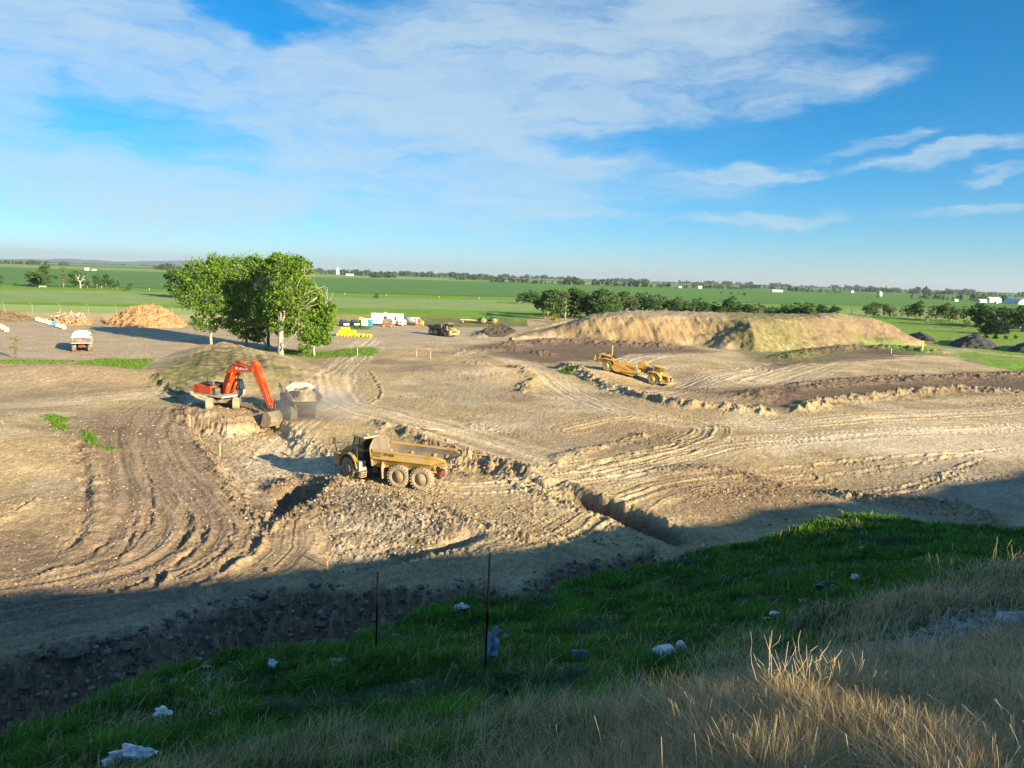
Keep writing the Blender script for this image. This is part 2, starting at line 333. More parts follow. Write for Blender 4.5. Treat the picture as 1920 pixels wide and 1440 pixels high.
STAINS = [  # polygon, colour, amount, softness
    ([(130, 790), (330, 765), (400, 850), (470, 960), (500, 1040), (380, 1110), (150, 1160), (-300, 1200), (-300, 1090), (60, 1060), (160, 1000), (150, 880)], BRN*1.2, .88, 1.5),
    ([(150, 800), (250, 810), (280, 850), (200, 870)], BRN*.8, .5, 2), ([(-200, 1000), (60, 1000), (150, 1030), (130, 1060), (0, 1100), (-200, 1110)], BRN*.95, .7, 2),
    ([(1250, 895), (1420, 880), (1560, 880), (1640, 920), (1540, 960), (1400, 985), (1280, 960)], np.array([.29, .185, .10]), .75, 3),
    ([(1430, 850), (1520, 815), (1700, 795), (1960, 785), (1960, 865), (1800, 860), (1640, 850), (1540, 840)], PALE*1.05, .85, 2), ([(1560, 880), (1700, 860), (1960, 870), (1960, 960), (1700, 930)], GREY, .6, 2),
    ([(560, 930), (650, 895), (760, 915), (870, 975), (860, 1020), (760, 1045), (640, 1062), (590, 1030)], GREY*.9, .6, 1), ([(620, 905), (760, 960), (900, 1020), (1030, 1060), (1100, 1040), (960, 980), (800, 925)], BRN*1.15, .55, 1.2),
    ([(1030, 790), (1180, 770), (1330, 790), (1440, 800), (1380, 840), (1200, 870), (1080, 850)], np.array([.33, .225, .12]), .6, 2), ([(800, 690), (930, 690), (960, 740), (860, 760), (760, 730)], GREY*1.15, .5, 3),
    ([(430, 820), (560, 800), (640, 860), (560, 890), (500, 960), (450, 900)], PALE*.95, .6, 1.5), ([(500, 890), (600, 890), (640, 925), (560, 990), (500, 950)], DRK*1.2, .75, 1.), ([(1380, 735), (1960, 700), (1960, 735), (1600, 745), (1450, 765)], DRK*1.15, .9, 2.5),
    ([(1440, 690), (1480, 662), (1600, 648), (1760, 655), (1700, 668), (1560, 680)], DRK*1.0, .92, 2), ([(880, 650), (1040, 638), (1260, 645), (1330, 660), (1180, 668), (1040, 680), (900, 668)], DRK*1.25, .9, 2.5),
    ([(560, 1010), (620, 1060), (600, 1090), (520, 1080), (500, 1010)], BRN, .6, 1), ([(560, 655), (700, 655), (720, 672), (640, 700), (580, 690)], BRN, .6, 3), ([(1180, 750), (1420, 768), (1500, 765), (1500, 745), (1260, 735)], BRN*1.1, .5, 2),
    ([(640, 1050), (850, 1015), (1010, 1025), (940, 1060), (760, 1090), (650, 1090)], TAN*.85, .6, .8), ([(-300, 690), (240, 690), (300, 730), (200, 750), (-300, 765)], BRN*1.25, .55, 3), ([(900, 760), (1150, 790), (1080, 830), (940, 800)], GREY*1.2, .5, 4),
]
STAINS = [(gp(a), b, c, d) for a, b, c, d in STAINS]
GRASSY = [  # green patches: polygon, colour, amount, softness
    ([(130, 682), (190, 672), (290, 674), (262, 700), (215, 694), (160, 688)], GRN*1.0, .85, 2), ([(-200, 676), (90, 676), (160, 676), (100, 684), (-200, 685)], OLV, .45, 1.5), ([(76, 798), (100, 790), (128, 800), (126, 836), (100, 826)], GRN*1.1, .9, .5), ([(150, 828), (165, 822), (190, 848), (225, 852), (200, 858), (155, 848)], GRN*1.3, .6, .5),
    ([(520, 656), (600, 660), (690, 650), (712, 656), (700, 668), (600, 672), (540, 668)], GRN*1.2, .95, 1.0), ([(655, 612), (700, 612), (690, 618), (660, 617)], GRN*1.2, .8, 2), ([(1040, 700), (1090, 700), (1070, 708)], OLV, .5, 2),
    ([(1600, 646), (1700, 647), (1765, 656), (1765, 668), (1700, 662)], GRN*1.3, .8, 1.5), ([(290, 700), (330, 668), (400, 652), (450, 650), (470, 690), (400, 706), (320, 722)], OLV*.72, .95, 2), ([(450, 652), (540, 662), (580, 700), (500, 712), (460, 700)], OLV*.9, .6, 2),
    ([(300, 720), (330, 705), (380, 715), (360, 735)], OLV*.9, .6, 1.5),
    ([(1380, 600), (1450, 602), (1500, 625), (1545, 655), (1420, 655), (1340, 610)], np.array([.165, .175, .06]), .85, 1.5), ([(1450, 595), (1500, 600), (1600, 655), (1540, 655)], np.array([.15, .14, .06]), .6, 1.5), ([(1530, 600), (1580, 610), (1640, 645), (1590, 645)], OLV*1.2, .3, 2),
]
GRASSY = [(gp(a, 3.0 if i in (11, 12, 13) else 2. if i in (8, 9) else 0.), b, c, d) for i, (a, b, c, d) in enumerate(GRASSY)]
def GX(pxs): return [G(p, 650)[0] for p in pxs]
MOUND = np.vstack([smoothline(gp([(955, 640), (1000, 634), (1060, 637), (1130, 642), (1240, 646), (1310, 649), (1370, 656), (1430, 661), (1500, 657), (1560, 652), (1640, 649), (1712, 649), (1760, 643)]), 5), [[130, 262], [95, 268], [50, 262], [15, 250], [2, 225]]])
MOUNDX = [G(p, 640)[0] for p in (960, 1000, 1040, 1090, 1160, 1300, 1420, 1500, 1545, 1600, 1650, 1700, 1760)]
MOUNDH = [0.4, 1.6, 3.3, 5.8, 7.2, 7.4, 7.4, 7.7, 8.6, 7.2, 5.0, 2.4, .3]
LMOUND = gp([(255, 712), (300, 730), (345, 748), (430, 740), (520, 738), (600, 745), (655, 738), (668, 715), (600, 690), (540, 668), (470, 652), (390, 650), (330, 660), (280, 685)])
DRYP = np.array([DD(*q)[:2] for q in [(700, 1500, 6.8), (960, 1400, 7.6), (1150, 1310, 10), (1440, 1205, 13), (1700, 1120, 17), (1930, 1060, 20), (2200, 1000, 24)]]+[(40, 12), (20, -10), (0, -6)])
def terrain(X, Y, fine=True):
    X = np.asarray(X, np.float64); Y = np.asarray(Y, np.float64)
    n1 = fbm(X, Y, 22, 3, 1); n2 = fbm(X, Y, 5, 3, 5); n3 = fbm(X, Y, 1.3, 3, 9); n4 = fbm(X, Y, .42, 2, 14)
    Rr = np.hypot(X, Y)
    col = TAN[None, :]*np.ones((X.size, 1)); col = col*(1+0.13*n2+0.10*n3+.08*n1)[:, None]
    rough = .06+.14*ss(.15, .75, fbm(X, Y*1.2, 13, 4, 141))*(Rr < 190)
    Z = 0.25*n1*ss(20, 60, Rr)*(1-ss(150, 240, Y))
    def paint(a, c): nonlocal col; col = col*(1-a[:, None])+c[None, :]*a[:, None]
    # general blotches
    paint(ss(.1, .7, fbm(X+40, Y*1.4, 16, 3, 21))*.7, BRN*1.15); paint(ss(.1, .6, fbm(X-70, Y*1.2, 11, 4, 25))*.6, PALE)
    # pale gravel yard
    yard = ss(-6, 6, polyd(X, Y, gp([(-500, 608), (0, 602), (340, 606), (620, 608), (800, 607), (960, 607), (1000, 612), (930, 640), (760, 650), (700, 655), (560, 655), (400, 655), (280, 672), (-500, 680)]), 30))
    paint(yard*.8, GRV); paint(yard*ss(0, .6, fbm(X, Y*2, 14, 4, 31))*.4, GRV*.8); Z = Z*(1-yard)
    for P, c, a, s in STAINS:
        d = polyd(X, Y, P); paint(ss(-s*1.5, s*1.5, d+n3*s*1.3+n2*s*1.2)*a, c*1.0)
    # roads and tracked ground
    for P, w, fq, c, a, h in ROADS:
        d, s = lined(X, Y, P, 12)
        k = 1-ss(w*.55, w*1.15, np.abs(d)+n2*w*.25)
        if not k.any(): continue
        dd = d+.35*n2
        st = pn(dd*fq, s*.02, 41)+.6*pn(dd*fq*2.7, s*.05, 43)+.35*pn(dd*fq*6, s*.1, 44)
        paint(k*a*(.55+.45*np.clip(st+.4, 0, 1)), c); col = col*(1+k*.34*st)[:, None]
        tread = np.sin(s*2*np.pi/.42+np.abs(dd % 1.2-.6)*7)*ss(.05, .4, pn(dd*fq*.8, s*.012, 47)+.1)
        Z = Z+k*h*st*1.1+k*tread*.028*(h/.1)
        rough = rough*(1-k*.6)
    for P, c, a, s in STAINS:
        if c[0] > .24: continue
        d = polyd(X, Y, P); k = ss(-s*1.5, s*1.5, d+n3*s*1.3+n2*s*1.2)*a*.8; lum = 1+.35*pn(X*.5+Y*.1, Y*1.3, 155); col = col*(1-k[:, None])+c[None, :]*lum[:, None]*k[:, None]
    padm = ss(-3, 4, polyd(X, Y, gp([(1380, 870), (1500, 815), (1700, 785), (1990, 775), (1990, 880), (1700, 868)]))); rough = rough*(1-.75*padm)
    # heights ----------------------------------------------------
    # lower cut floor under the excavator
    d = polyd(X, Y, smoothline(gp([(350, 785), (378, 835), (412, 875), (443, 933), (492, 975), (530, 985), (590, 915), (640, 880), (610, 832), (565, 812), (538, 792), (508, 781), (470, 790), (430, 797), (385, 790)]), 3))
    sf = 1+5*ss(-25, -18, X); k = ss(-.5*sf, .9*sf, d+n3*.5); Z -= k*1.15
    e = np.exp(-((d-.2)/.8)**2); rough = rough+e*.3+k*.10
    Z += .75*(1-ss(3.2, 6.5, np.hypot((X+33.4)*.9, Y-87.5)+.8*n3+.8*n2))
    # dug hole and crescent
    d = polyd(X, Y, gp([(508, 908), (560, 893), (612, 903), (600, 935), (550, 962), (506, 945)])); Z -= ss(-.3, 1.2, d+n3*.4)*1.3
    # rubbish slope
    d = polyd(X, Y, gp([(570, 940), (650, 900), (760, 920), (860, 975), (860, 1015), (760, 1045), (640, 1062), (600, 1030)])); k = ss(-1, 1, d); rough = rough+k*.16; col = col*(1+k*.5*n3+k*.4*n2)[:, None]
    slope = ss(0, 9, np.interp(Y, [40, 52], [9, 0]))*k; Z -= slope*1.1
    # step and ledge
    d, s = lined(X, Y, STEP, 8); Z -= np.exp(-(np.abs(d)/.75)**2)*.8
    # trenches
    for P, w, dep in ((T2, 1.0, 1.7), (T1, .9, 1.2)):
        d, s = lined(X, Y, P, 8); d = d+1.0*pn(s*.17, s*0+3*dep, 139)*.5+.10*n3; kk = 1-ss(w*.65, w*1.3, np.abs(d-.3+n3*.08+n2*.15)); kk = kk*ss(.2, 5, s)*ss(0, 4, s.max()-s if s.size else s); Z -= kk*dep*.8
        Z += np.exp(-((d-w*1.9)/.9)**2)*.45; rough = rough+np.exp(-(d/2.8)**2)*.12; paint(ss(.05, .6, kk)*.85, DRK*1.2)  # trench shade painted into the soil colour, darker inside the cut
    # ridges / clod lines
    for P, w, h, r, c in RIDGES:
        d, s = lined(X, Y, P, 12)
        k = np.exp(-(np.abs(d+n3*.4+n2*.8)/w)**2)*ss(-.6, .1, pn(s*.13, s*0+h*7, 131)+.25); Z = Z+k*h*.62*(1+.45*n3+.35*n2); rough = rough+k*r*.55; paint(np.clip(k*1.1, 0, 1)*.6, c)
    for P, w, h in RUTS:
        d, s = lined(X, Y, P, 5)
        brk = ss(-.45, .15, pn(s*.6, 0*s, 61)+.15*0)
        d = d+.12*n3
        Z = Z-np.exp(-(d/(w*.55))**2)*h*.4*brk+np.exp(-((d-w*1.1)/(w*.6))**2)*h*.5*brk*(1+.5*n4); rough = rough+np.exp(-(d/(w*1.5))**2)*.12
    # low humps
    for (px, py, rx, ry, h) in [(850, 702, 11, 9, 1.3), (940, 705, 7, 6, .7), (40, 712, 16, 6, 1.6), (200, 712, 11, 5, 1.2), (40, 860, 7, 9, .9), (90, 960, 6, 5, .6), (-100, 820, 14, 12, 1.5), (1150, 815, 8, 6, -.6), (1660, 900, 14, 6, -.8), (560, 830, 5, 4, -.3)]:
        x0, y0 = G(px, py); Z = Z+h*np.exp(-((X-x0)/rx)**2-((Y-y0)/ry)**2)
    # scraper ramp
    Z += .9*np.exp(-((X-16)/7)**2-((Y-136)/9)**2)-1.0*np.exp(-((X-27)/6)**2-((Y-128)/8)**2)
    # left grassy mound
    d = polyd(X, Y, LMOUND, 6); hm = np.minimum(2.5, np.maximum(d, 0)*.26); hm = hm-.3*np.exp(-((hm-2.4)/.8)**2)+.5*fbm(X, Y, 7, 2, 145)*ss(.5, 2, hm); Z += hm*(1+.08*n2)
    furrow = pn((X*.9+Y*.35)*1.1, Y*.05, 71); k = ss(.5, 2, hm); Z += k*furrow*.16; paint(k*.5, BRN*1.35); col = col*(1+k*.2*furrow)[:, None]
    # big spoil mound
    d = polyd(X, Y, MOUND, 8); H = np.interp(X-(Y-200)*.18, MOUNDX, MOUNDH)
    steep = np.interp(X, [0, 20, 45, 60, 85, 110], [.45, .72, .74, .62, .54, .5])
    dn = d+2.2*pn(X*.09, Y*.09, 75)+.7*pn(X*.3, Y*.3, 76)
    hm = np.maximum(dn, 0)*steep; hm = -np.log(np.exp(-hm*1.6)+np.exp(-H*1.6))/1.6+np.log(1+np.exp(-H*1.6))/1.6; hm = np.maximum(hm, 0)*(H > 0)*(d > -3); k = ss(.3, 2.5, hm)*ss(0, 1, np.where(H > 0, 1-ss(.85, 1., hm/np.maximum(H, .1)), 0))
    gul = .7*pn(X*.75+.25*Y, Y*.06, 77)+.8*pn(X*1.7+.5*Y, Y*.1, 78)+.4*pn(X*4+.5*Y, Y*.3, 79)
    amp = np.interp(X, [10, 20, 60, 75, 120], [.2, .32, .3, .14, .18]); Z += hm+k*gul*amp*1.2+ss(.3, 1, hm)*.22*fbm(X, Y, 2.2, 4, 149)+ss(.9, 1, hm/np.maximum(H, .1))*ss(2, 4, hm)*.35*np.clip(fbm(X, Y, 3, 3, 151), 0, 1)
    paint(ss(.3, 2, hm)*.8, np.array([.37, .26, .135])); col = col*(1+k*.28*gul)[:, None]
    paint(ss(.3, 2, hm)*ss(75, 100, X)*.8, np.array([.31, .215, .14])); paint(ss(.9, 1, hm/np.maximum(H, .1))*ss(2, 4, hm)*.6, GRV*.85)
    isM = hm > .35
    isL = polyd(X, Y, LMOUND, 6) > .4
    # ---- near pit trench in front of the bank
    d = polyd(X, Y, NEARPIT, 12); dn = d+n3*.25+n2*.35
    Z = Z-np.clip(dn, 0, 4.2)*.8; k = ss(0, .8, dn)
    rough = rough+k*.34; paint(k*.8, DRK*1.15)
    k = ss(-3, 0, d)*.4; rough = rough+k*.15
    # ---- clods
    cl = np.abs(n4)*1.5+np.abs(n3)*.9
    Z = Z+rough*(cl-.45)*.62+rough*.3*fbm(X, Y, .16, 1, 88)
    lump = np.clip(pn(X*1.7, Y*1.7, 90)-.42, 0, 1)*ss(.2, .45, rough); Z = Z+lump*.6
    col = col*(1+np.clip(rough, 0, .5)*(n4*.9))[:, None]
    peb = ss(.62, .74, pn(X*3.1, Y*3.1, 92))*(1-ss(70, 120, Y)); paint(peb*.5, PALE*1.1)
    # green patches
    grass = np.zeros(X.shape)
    for P, c, a, s in GRASSY:
        d = polyd(X, Y, P); k = ss(-s, s, d+n3*s*.9+n4*s*.6)*a; k = k*np.clip(.75+.7*n3, 0, 1)
        paint(k, c); grass = np.maximum(grass, k*(c[0] < .12))
    # ---- farmland -----------------------------------------------
    v = Y-.29*X+4*n1
    far = ss(-4, 4, np.where(X < 5, v-252, -99)); fl = far > .5
    edge2 = polyd(X, Y, np.vstack([gp([(940, 612), (985, 600), (1040, 590)]), [[40, 300], [150, 300]], gp([(1690, 641), (1760, 650), (1790, 668), (1860, 690), (1930, 700), (2400, 790)]), [[2000, 1000], [40000, 20000], [40000, 40000], [-3000, 40000]]]), 30)
    track = np.abs(lined(X, Y, smoothline(gp([(1650, 655), (1760, 660), (1800, 655), (1850, 662), (1960, 672)])), 12)[0])
    fieldR = ss(-2, 2, edge2+n2*2)*(X > 0); isF = np.maximum(far, fieldR)
    fc = OLV[None, :]*np.ones((X.size, 1))
    def band(v0, c, w=4):
        nonlocal fc; a = ss(v0-w, v0+w, v)[:, None]; fc = fc*(1-a)+c[None, :]*a
    tanstrip = np.array([.44, .36, .13]); g1 = np.array([.20, .36, .035]); pale = np.array([.28, .37, .13]); dkf = np.array([.125, .25, .065]); lt = np.array([.28, .38, .085]); fr = np.array([.12, .24, .085])
    left = (1-ss(-62, -30, X))[:, None]; fc = fc*(1-left)+tanstrip*left; fc = fc*(1+.16*n2+.2*n3)[:, None]
    weeds = ss(.15, .5, fbm(X, Y*.7, 6, 3, 97))[:, None]*((v > 285) & (v < 330))[:, None]*(1-left); fc = fc*(1-weeds*.7)+np.array([.26, .27, .17])*weeds*.7
    yl = ss(.1, .5, fbm(X, Y, 9, 3, 101))[:, None]*((v > 290) & (v < 345) & (X > -50) & (X < 30))[:, None]; fc = fc*(1-yl*.8)+np.array([.42, .38, .03])*yl*.8
    band(295+18*ss(-120, -60, X), g1*.95)
    band(372, pale, 5); band(528, g1*.95, 5); band(612, dkf*.75, 4); band(640, dkf, 8)
    sw = ss(.0, .35, fbm(X, Y, 700, 2, 105)+.25*ss(0, 900, X))[:, None]*ss(700, 900, v)[:, None]; fc = fc*(1-sw*.8)+np.array([.125, .27, .05])*sw*.8
    vv = v+120*fbm(X, Y, 900, 2, 107)
    a = (ss(2100, 2250, vv)*(1-ss(300, 900, X)))[:, None]; fc = fc*(1-a)+lt*a
    a = ss(3300, 3500, vv)[:, None]; fc = fc*(1-a)+fr*a; a = (ss(5200, 5400, vv)*(1-ss(7500, 7700, vv)))[:, None]; fc = fc*(1-a)+lt*a
    rows = pn((Y+.25*X)*.16, X*.004, 111)+.5*pn((Y+.25*X)*.5, X*.01, 112); fc = fc*(1+.07*rows*ss(350, 400, v)+.05*fbm(X, Y, 60, 3, 113)+.06*fbm(X, Y, 12, 3, 115)*(1-ss(700, 1500, Y)))[:, None]
    # right-hand paddock: mown olive / bright mix
    rp = (fieldR*(1-ss(330, 380, Y)))[:, None]
    rc = g1[None, :]*(1+.15*n2)[:, None]; mixr = ss(-.3, .5, fbm(X, Y*2.5, 30, 3, 117))[:, None]; rc = rc*(1-mixr)+np.array([.25, .29, .08])*mixr
    fc = np.where(rp > .01, fc*(1-rp)+rc*rp, fc)
    col = col*(1-isF[:, None])+fc*isF[:, None]
    k = (1-ss(2.5, 5, track+n2))*isF*(X > 90); paint(k*.8, GRV*.95)
    Z = Z*(1-isF)+isF*(.12*n2+.4*fbm(X, Y, 40, 2, 121)*ss(260, 500, Y)+ss(600, 4000, Y)*3.5*fbm(X, Y, 1500, 2, 123))
    grass = np.maximum(grass, isF*(Y < 300)*.5)
    # ---- landfill hillside ---------------------------------------
    near = (Y < 75) & (X < 110)
    hill = np.zeros(X.shape, bool); gt = np.zeros(X.shape)
    if near.any():
        x = X[near]; y = Y[near]; t = Tsun(x, y); zl = TS*t
        dcr, _ = lined(x, y, CREST, 400)
        base = tps(x, y)
        # outside the surveyed part of the slope lean back on the light-plane profile
        g = np.interp(t, [0, 10, 30, 45, 56, 60], [0.2, .3, .9, 1.3, .9, -.25])
        lp = zl-g; out = ss(0, 6, -(y-(-1))) ; o2 = ss(0, 8, x-(.80*y+9)); out = np.maximum(out, o2); out = np.maximum(out, ss(0, 8, -18-x+0*y))
        lp = np.where(t > 60, TS*60+.25-.25*(t-60)*ss(60, 70, t), lp)
        base = base*(1-out)+lp*out
        bey = np.maximum(dcr, 0)
        hz = base-bey*.85-.25*(1-np.exp(-bey*2))
        nn2 = n2[near]; nn3 = n3[near]; nn4 = n4[near]
        hz = hz+.13*nn2*ss(9, 20, np.hypot(x, y))+.07*nn3+.02*nn4
        zz = Z[near]; hm_ = hz > zz; zn = np.maximum(hz, zz); Z[near] = zn
        hill[near] = hm_
        # colours: dry straw on the upper right, green lower down, bare scars
        dry = np.clip(ss(-1.6, 1.8, polyd(x, y, DRYP, 14)+1.6*nn2+.6*nn3)+.22*ss(.0, .5, nn2+.3*nn3)*ss(20, 10, np.hypot(x, y)), 0, 1); gt[near] = dry
        gr = np.array([.05, .12, .016])[None, :]*(1+.35*nn3[:, None]); dc = np.array([.30, .235, .135])[None, :]*(1+.2*nn3[:, None])
        hc = gr*(1-dry[:, None])+dc*dry[:, None]
        ccol = col[near]; gf = ss(1.6, 3.0, bey+nn3*.6)[:, None]
        hc = hc*(1-gf)+(BRN*.8)[None, :]*gf
        ccol[hm_] = hc[hm_]; col[near] = ccol
        isF = isF.copy(); isF[near] = np.where(hm_, 0, isF[near])
    return Z, np.clip(col, .01, 1), dict(hill=hill, dry=gt, grass=grass, mound=isM, lmound=isL, field=isF > .5)
def make_ground():
    ys = list(np.arange(-90, -4, 2.0))+list(np.arange(-4, 4, .25))+list(np.arange(4, 14, .06)); y = ys[-1]
    while y < 235: y += max(.06, .0037*y); ys.append(y)
    while y < 700: y += .012*y; ys.append(y)
    while y < 26000: y += .035*y; ys.append(y)
    ys = np.array(ys); nc = 1150; e = 46
    u = np.linspace(-1, 1, nc); half = 9+.76*np.maximum(ys, 0)+.25*np.maximum(-ys, 0)
    ext = np.concatenate([((np.arange(1, e+1)/e)**2)])
    X = np.concatenate([-(half[:, None]+ext[::-1][None, :]*(110+half[:, None]*.4)), u[None, :]*half[:, None], half[:, None]+ext[None, :]*(110+half[:, None]*.4)], 1)
    Y = np.repeat(ys[:, None], X.shape[1], 1); nr, ncc = X.shape
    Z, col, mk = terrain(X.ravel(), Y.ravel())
    V = np.stack([X.ravel(), Y.ravel(), Z], 1)
    idx = np.arange(nr*ncc).reshape(nr, ncc)
    F = np.stack([idx[:-1, :-1], idx[:-1, 1:], idx[1:, 1:], idx[1:, :-1]], -1).reshape(-1, 4)
    cls = np.zeros(len(V), int); cls[mk['field']] = 1; cls[mk['lmound']] = 3; cls[mk['mound']] = 2; cls[mk['hill']] = 4
    fc = cls[F[:, 0]]
    gm = attr_mat('soil', scales=((11, .24), (2.6, .18), (.25, .10)), bumps=((1.1, .20), (4.5, .10), (16, .045)))
    fm = attr_mat('crops', scales=((1.1, .16), (.05, .06)), bumps=((1.2, .3), (6, .06)))
    hm = attr_mat('hill_turf', scales=((30, .3), (5, .25), (1, .15)), bumps=((12, .03), (50, .01)))
    for k, nm, mm in ((0, 'ground', gm), (1, 'farmland', fm), (2, 'earth_mound', gm), (3, 'grassy_mound', gm), (4, 'hillside', hm)):
        Fs = F[fc == k]; uq, inv = np.unique(Fs, return_inverse=True)
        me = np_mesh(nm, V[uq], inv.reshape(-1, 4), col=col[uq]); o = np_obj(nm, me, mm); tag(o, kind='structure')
make_ground()
def ground_z(x, y): return float(terrain(np.array([x]), np.array([y]))[0][0])
def hit(px, py, ymax=300):
    """first meeting of a sight line with the built ground"""
    Y = np.geomspace(3.5, ymax, 3000); d = ray(px, py); t = Y/d[1]; x = d[0]*t; z = CZ+d[2]*t
    g = terrain(x, Y)[0]; k = int(np.argmax(z <= g)) if (z <= g).any() else len(Y)-1
    return (float(x[k]), float(Y[k]), float(g[k]))
# ================================================================ VEGETATION
leaf_m = attr_mat('leaves', rough=.6, scales=((2, .12),), bumps=(), trans=.42, spec=.3)
grass_m = attr_mat('grass_blades', rough=.7, scales=((1.5, .15),), bumps=(), trans=.25, spec=.2)
straw_m = attr_mat('straw', rough=.75, scales=((2, .15),), bumps=(), trans=.15, spec=.2)
bark_m = mat('pale_bark', (.42, .37, .29), .9, var=.35, vscale=3, bump=.02, bscale=8)
dbark_m = mat('grey_bark', (.17, .14, .11), .9, var=.35, vscale=3, bump=.02, bscale=8)
def blades(name, P, H, Wd, col, lean, curl, m, label, cat):
    n = len(P); a = RNG.random(n)*2*np.pi; la = RNG.normal(lean[0], lean[1], n)
    up = np.array([0, 0, 1.]); ld = np.stack([np.cos(la), np.sin(la), np.zeros(n)], 1); wd = np.stack([np.cos(a), np.sin(a), np.zeros(n)], 1)
    k = RNG.random(n)[:, None]*curl; V = np.zeros((n, 5, 3)); H = H[:, None]; Wd = Wd[:, None]
    b = P; mid = P+up*H*.6+ld*H*k*.35; tip = P+up*H*(1-.35*k)+ld*H*k*1.1
    V[:, 0] = b-wd*Wd*.5; V[:, 1] = b+wd*Wd*.5; V[:, 2] = mid+wd*Wd*.4; V[:, 3] = mid-wd*Wd*.4; V[:, 4] = tip
    i = np.arange(n)[:, None]*5
    me = np_mesh(name, V.reshape(-1, 3), i+np.array([[0, 1, 2, 3]]), i+np.array([[3, 2, 4]]), col=np.repeat(col, 5, 0), smooth=False)
    o = np_obj(name, me, m); tag(o, label, cat, kind='stuff'); return o
def fan(n, d0, d1, a0=-40, a1=40):
    d = d0*np.exp(RNG.random(n)*math.log(d1/d0)); a = R(a0)+(R(a1)-R(a0))*RNG.random(n); return d*np.sin(a), d*np.cos(a), d
def make_grass():
    x, y, d = fan(900000, 3.2, 62)
    Z, c, mk = terrain(x, y)
    dcr, _ = lined(x, y, CREST, 200)
    ok = mk['hill'] & (dcr < 1.5)
    x, y, d, Z, dry, dcr = x[ok], y[ok], d[ok], Z[ok], mk['dry'][ok], dcr[ok]
    nz = fbm(x, y, 1.6, 3, 201); nb = fbm(x, y, .5, 2, 205)
    # bare scars: gravel path, earth knob, washed gully
    bare = np.zeros(len(x))
    for q in BARE: bare = np.maximum(bare, ss(-.25, .35, polyd(x, y, q, 3)+.35*nb))
    keep = RNG.random(len(x)) > bare*.93
    x, y, d, Z, dry, nz, nb = [q[keep] for q in (x, y, d, Z, dry, nz, nb)]
    isd = RNG.random(len(x)) < np.clip(dry*.95+.02, 0, 1)
    r = RNG.random(len(x))[:, None]
    # straw
    k = isd; P = np.stack([x[k], y[k], Z[k]-.03], 1); n = k.sum()
    H = (.26+.28*RNG.random(n))*(1+.6*nz[k]); W = np.maximum(.0045, .00085*d[k])*(.7+.6*RNG.random(n))
    H = np.clip(H, .08, .8)
    col = np.array([.86, .61, .28])*(1-r[k])+np.array([.54, .36, .16])*r[k]; col = col*(1+.25*nz[k][:, None]); pk = (RNG.random(n) < .25)[:, None]; col = np.where(pk, np.array([.46, .31, .23]), col); gk = (RNG.random(n) < .12)[:, None]; col = np.where(gk, np.array([.10, .15, .04]), col)
    blades('dry_grass', P, H, W, np.clip(col, .01, 1), (.5, 1.2), 1.1, straw_m, 'tall straw coloured dry grass leaning over the upper slope', 'dry grass')
    k = ~isd; P = np.stack([x[k], y[k], Z[k]-.02], 1); n = k.sum()
    H = (.16+.2*RNG.random(n))*(1+.7*nz[k]); H = np.clip(H, .05, .6); W = np.maximum(.009, .0015*d[k])*(.7+.6*RNG.random(n))
    col = np.array([.045, .145, .013])*(1-r[k])+np.array([.14, .31, .026])*r[k]; col = col*(1+.5*nz[k]+.3*nb[k])[:, None]
    sv = (fbm(x[k], y[k], 3.2, 2, 209) > .42)[:, None]; col = np.where(sv & (r[k] < .6), np.array([.12, .15, .10]), col)
    bl = (RNG.random(n) < .10)[:, None]; col = np.where(bl, np.array([.20, .18, .09]), col)
    blades('green_grass', P, H, W, np.clip(col, .01, 1), (1.0, 2.0), .8, grass_m, 'lush green grass covering the bank above the pit', 'grass')
def field_grass():
    """short tufts on the green patches and verge around the works"""
    xs, ys = [], []
    for P, c, a, s in GRASSY[:7]:
        n = 7000; x = P[:, 0].min()+RNG.random(n)*np.ptp(P[:, 0]); y = P[:, 1].min()+RNG.random(n)*np.ptp(P[:, 1]); k = polyd(x, y, P, 2)+.8*fbm(x, y, 1.2, 2, 211) > .2
        xs.append(x[k]); ys.append(y[k])
    x = np.concatenate(xs); y = np.concatenate(ys); Z = terrain(x, y)[0]; n = len(x); d = np.hypot(x, y)
    r = RNG.random(n)[:, None]; col = np.array([.075, .18, .02])*(1-r)+np.array([.17, .27, .04])*r
    blades('verge_grass', np.stack([x, y, Z-.03], 1), .10+.2*RNG.random(n), .0007*d*(1+RNG.random(n)), col, (1, 2), .8, grass_m, 'bright green grass tufts in patches round the works yard', 'grass')
def hp(pts):
    r = []
    for a, b in pts: q = hit(a, b, 80); r.append((q[0], q[1]))
    return np.array(r)
BARE = [hp([(1370, 1290), (1430, 1235), (1540, 1225), (1640, 1205), (1780, 1150), (1925, 1125), (1925, 1190), (1800, 1225), (1700, 1262), (1580, 1262), (1440, 1300)]),
        np.array([DD(*q)[:2] for q in [(312, 1292, 16.3), (350, 1262, 17.4), (400, 1248, 18.0), (446, 1258, 17.6), (436, 1304, 16), (360, 1330, 15.0)]]), hp([(615, 1290), (660, 1300), (735, 1355), (800, 1385), (880, 1385), (860, 1410), (700, 1400), (640, 1345)])]
make_grass(); field_grass()
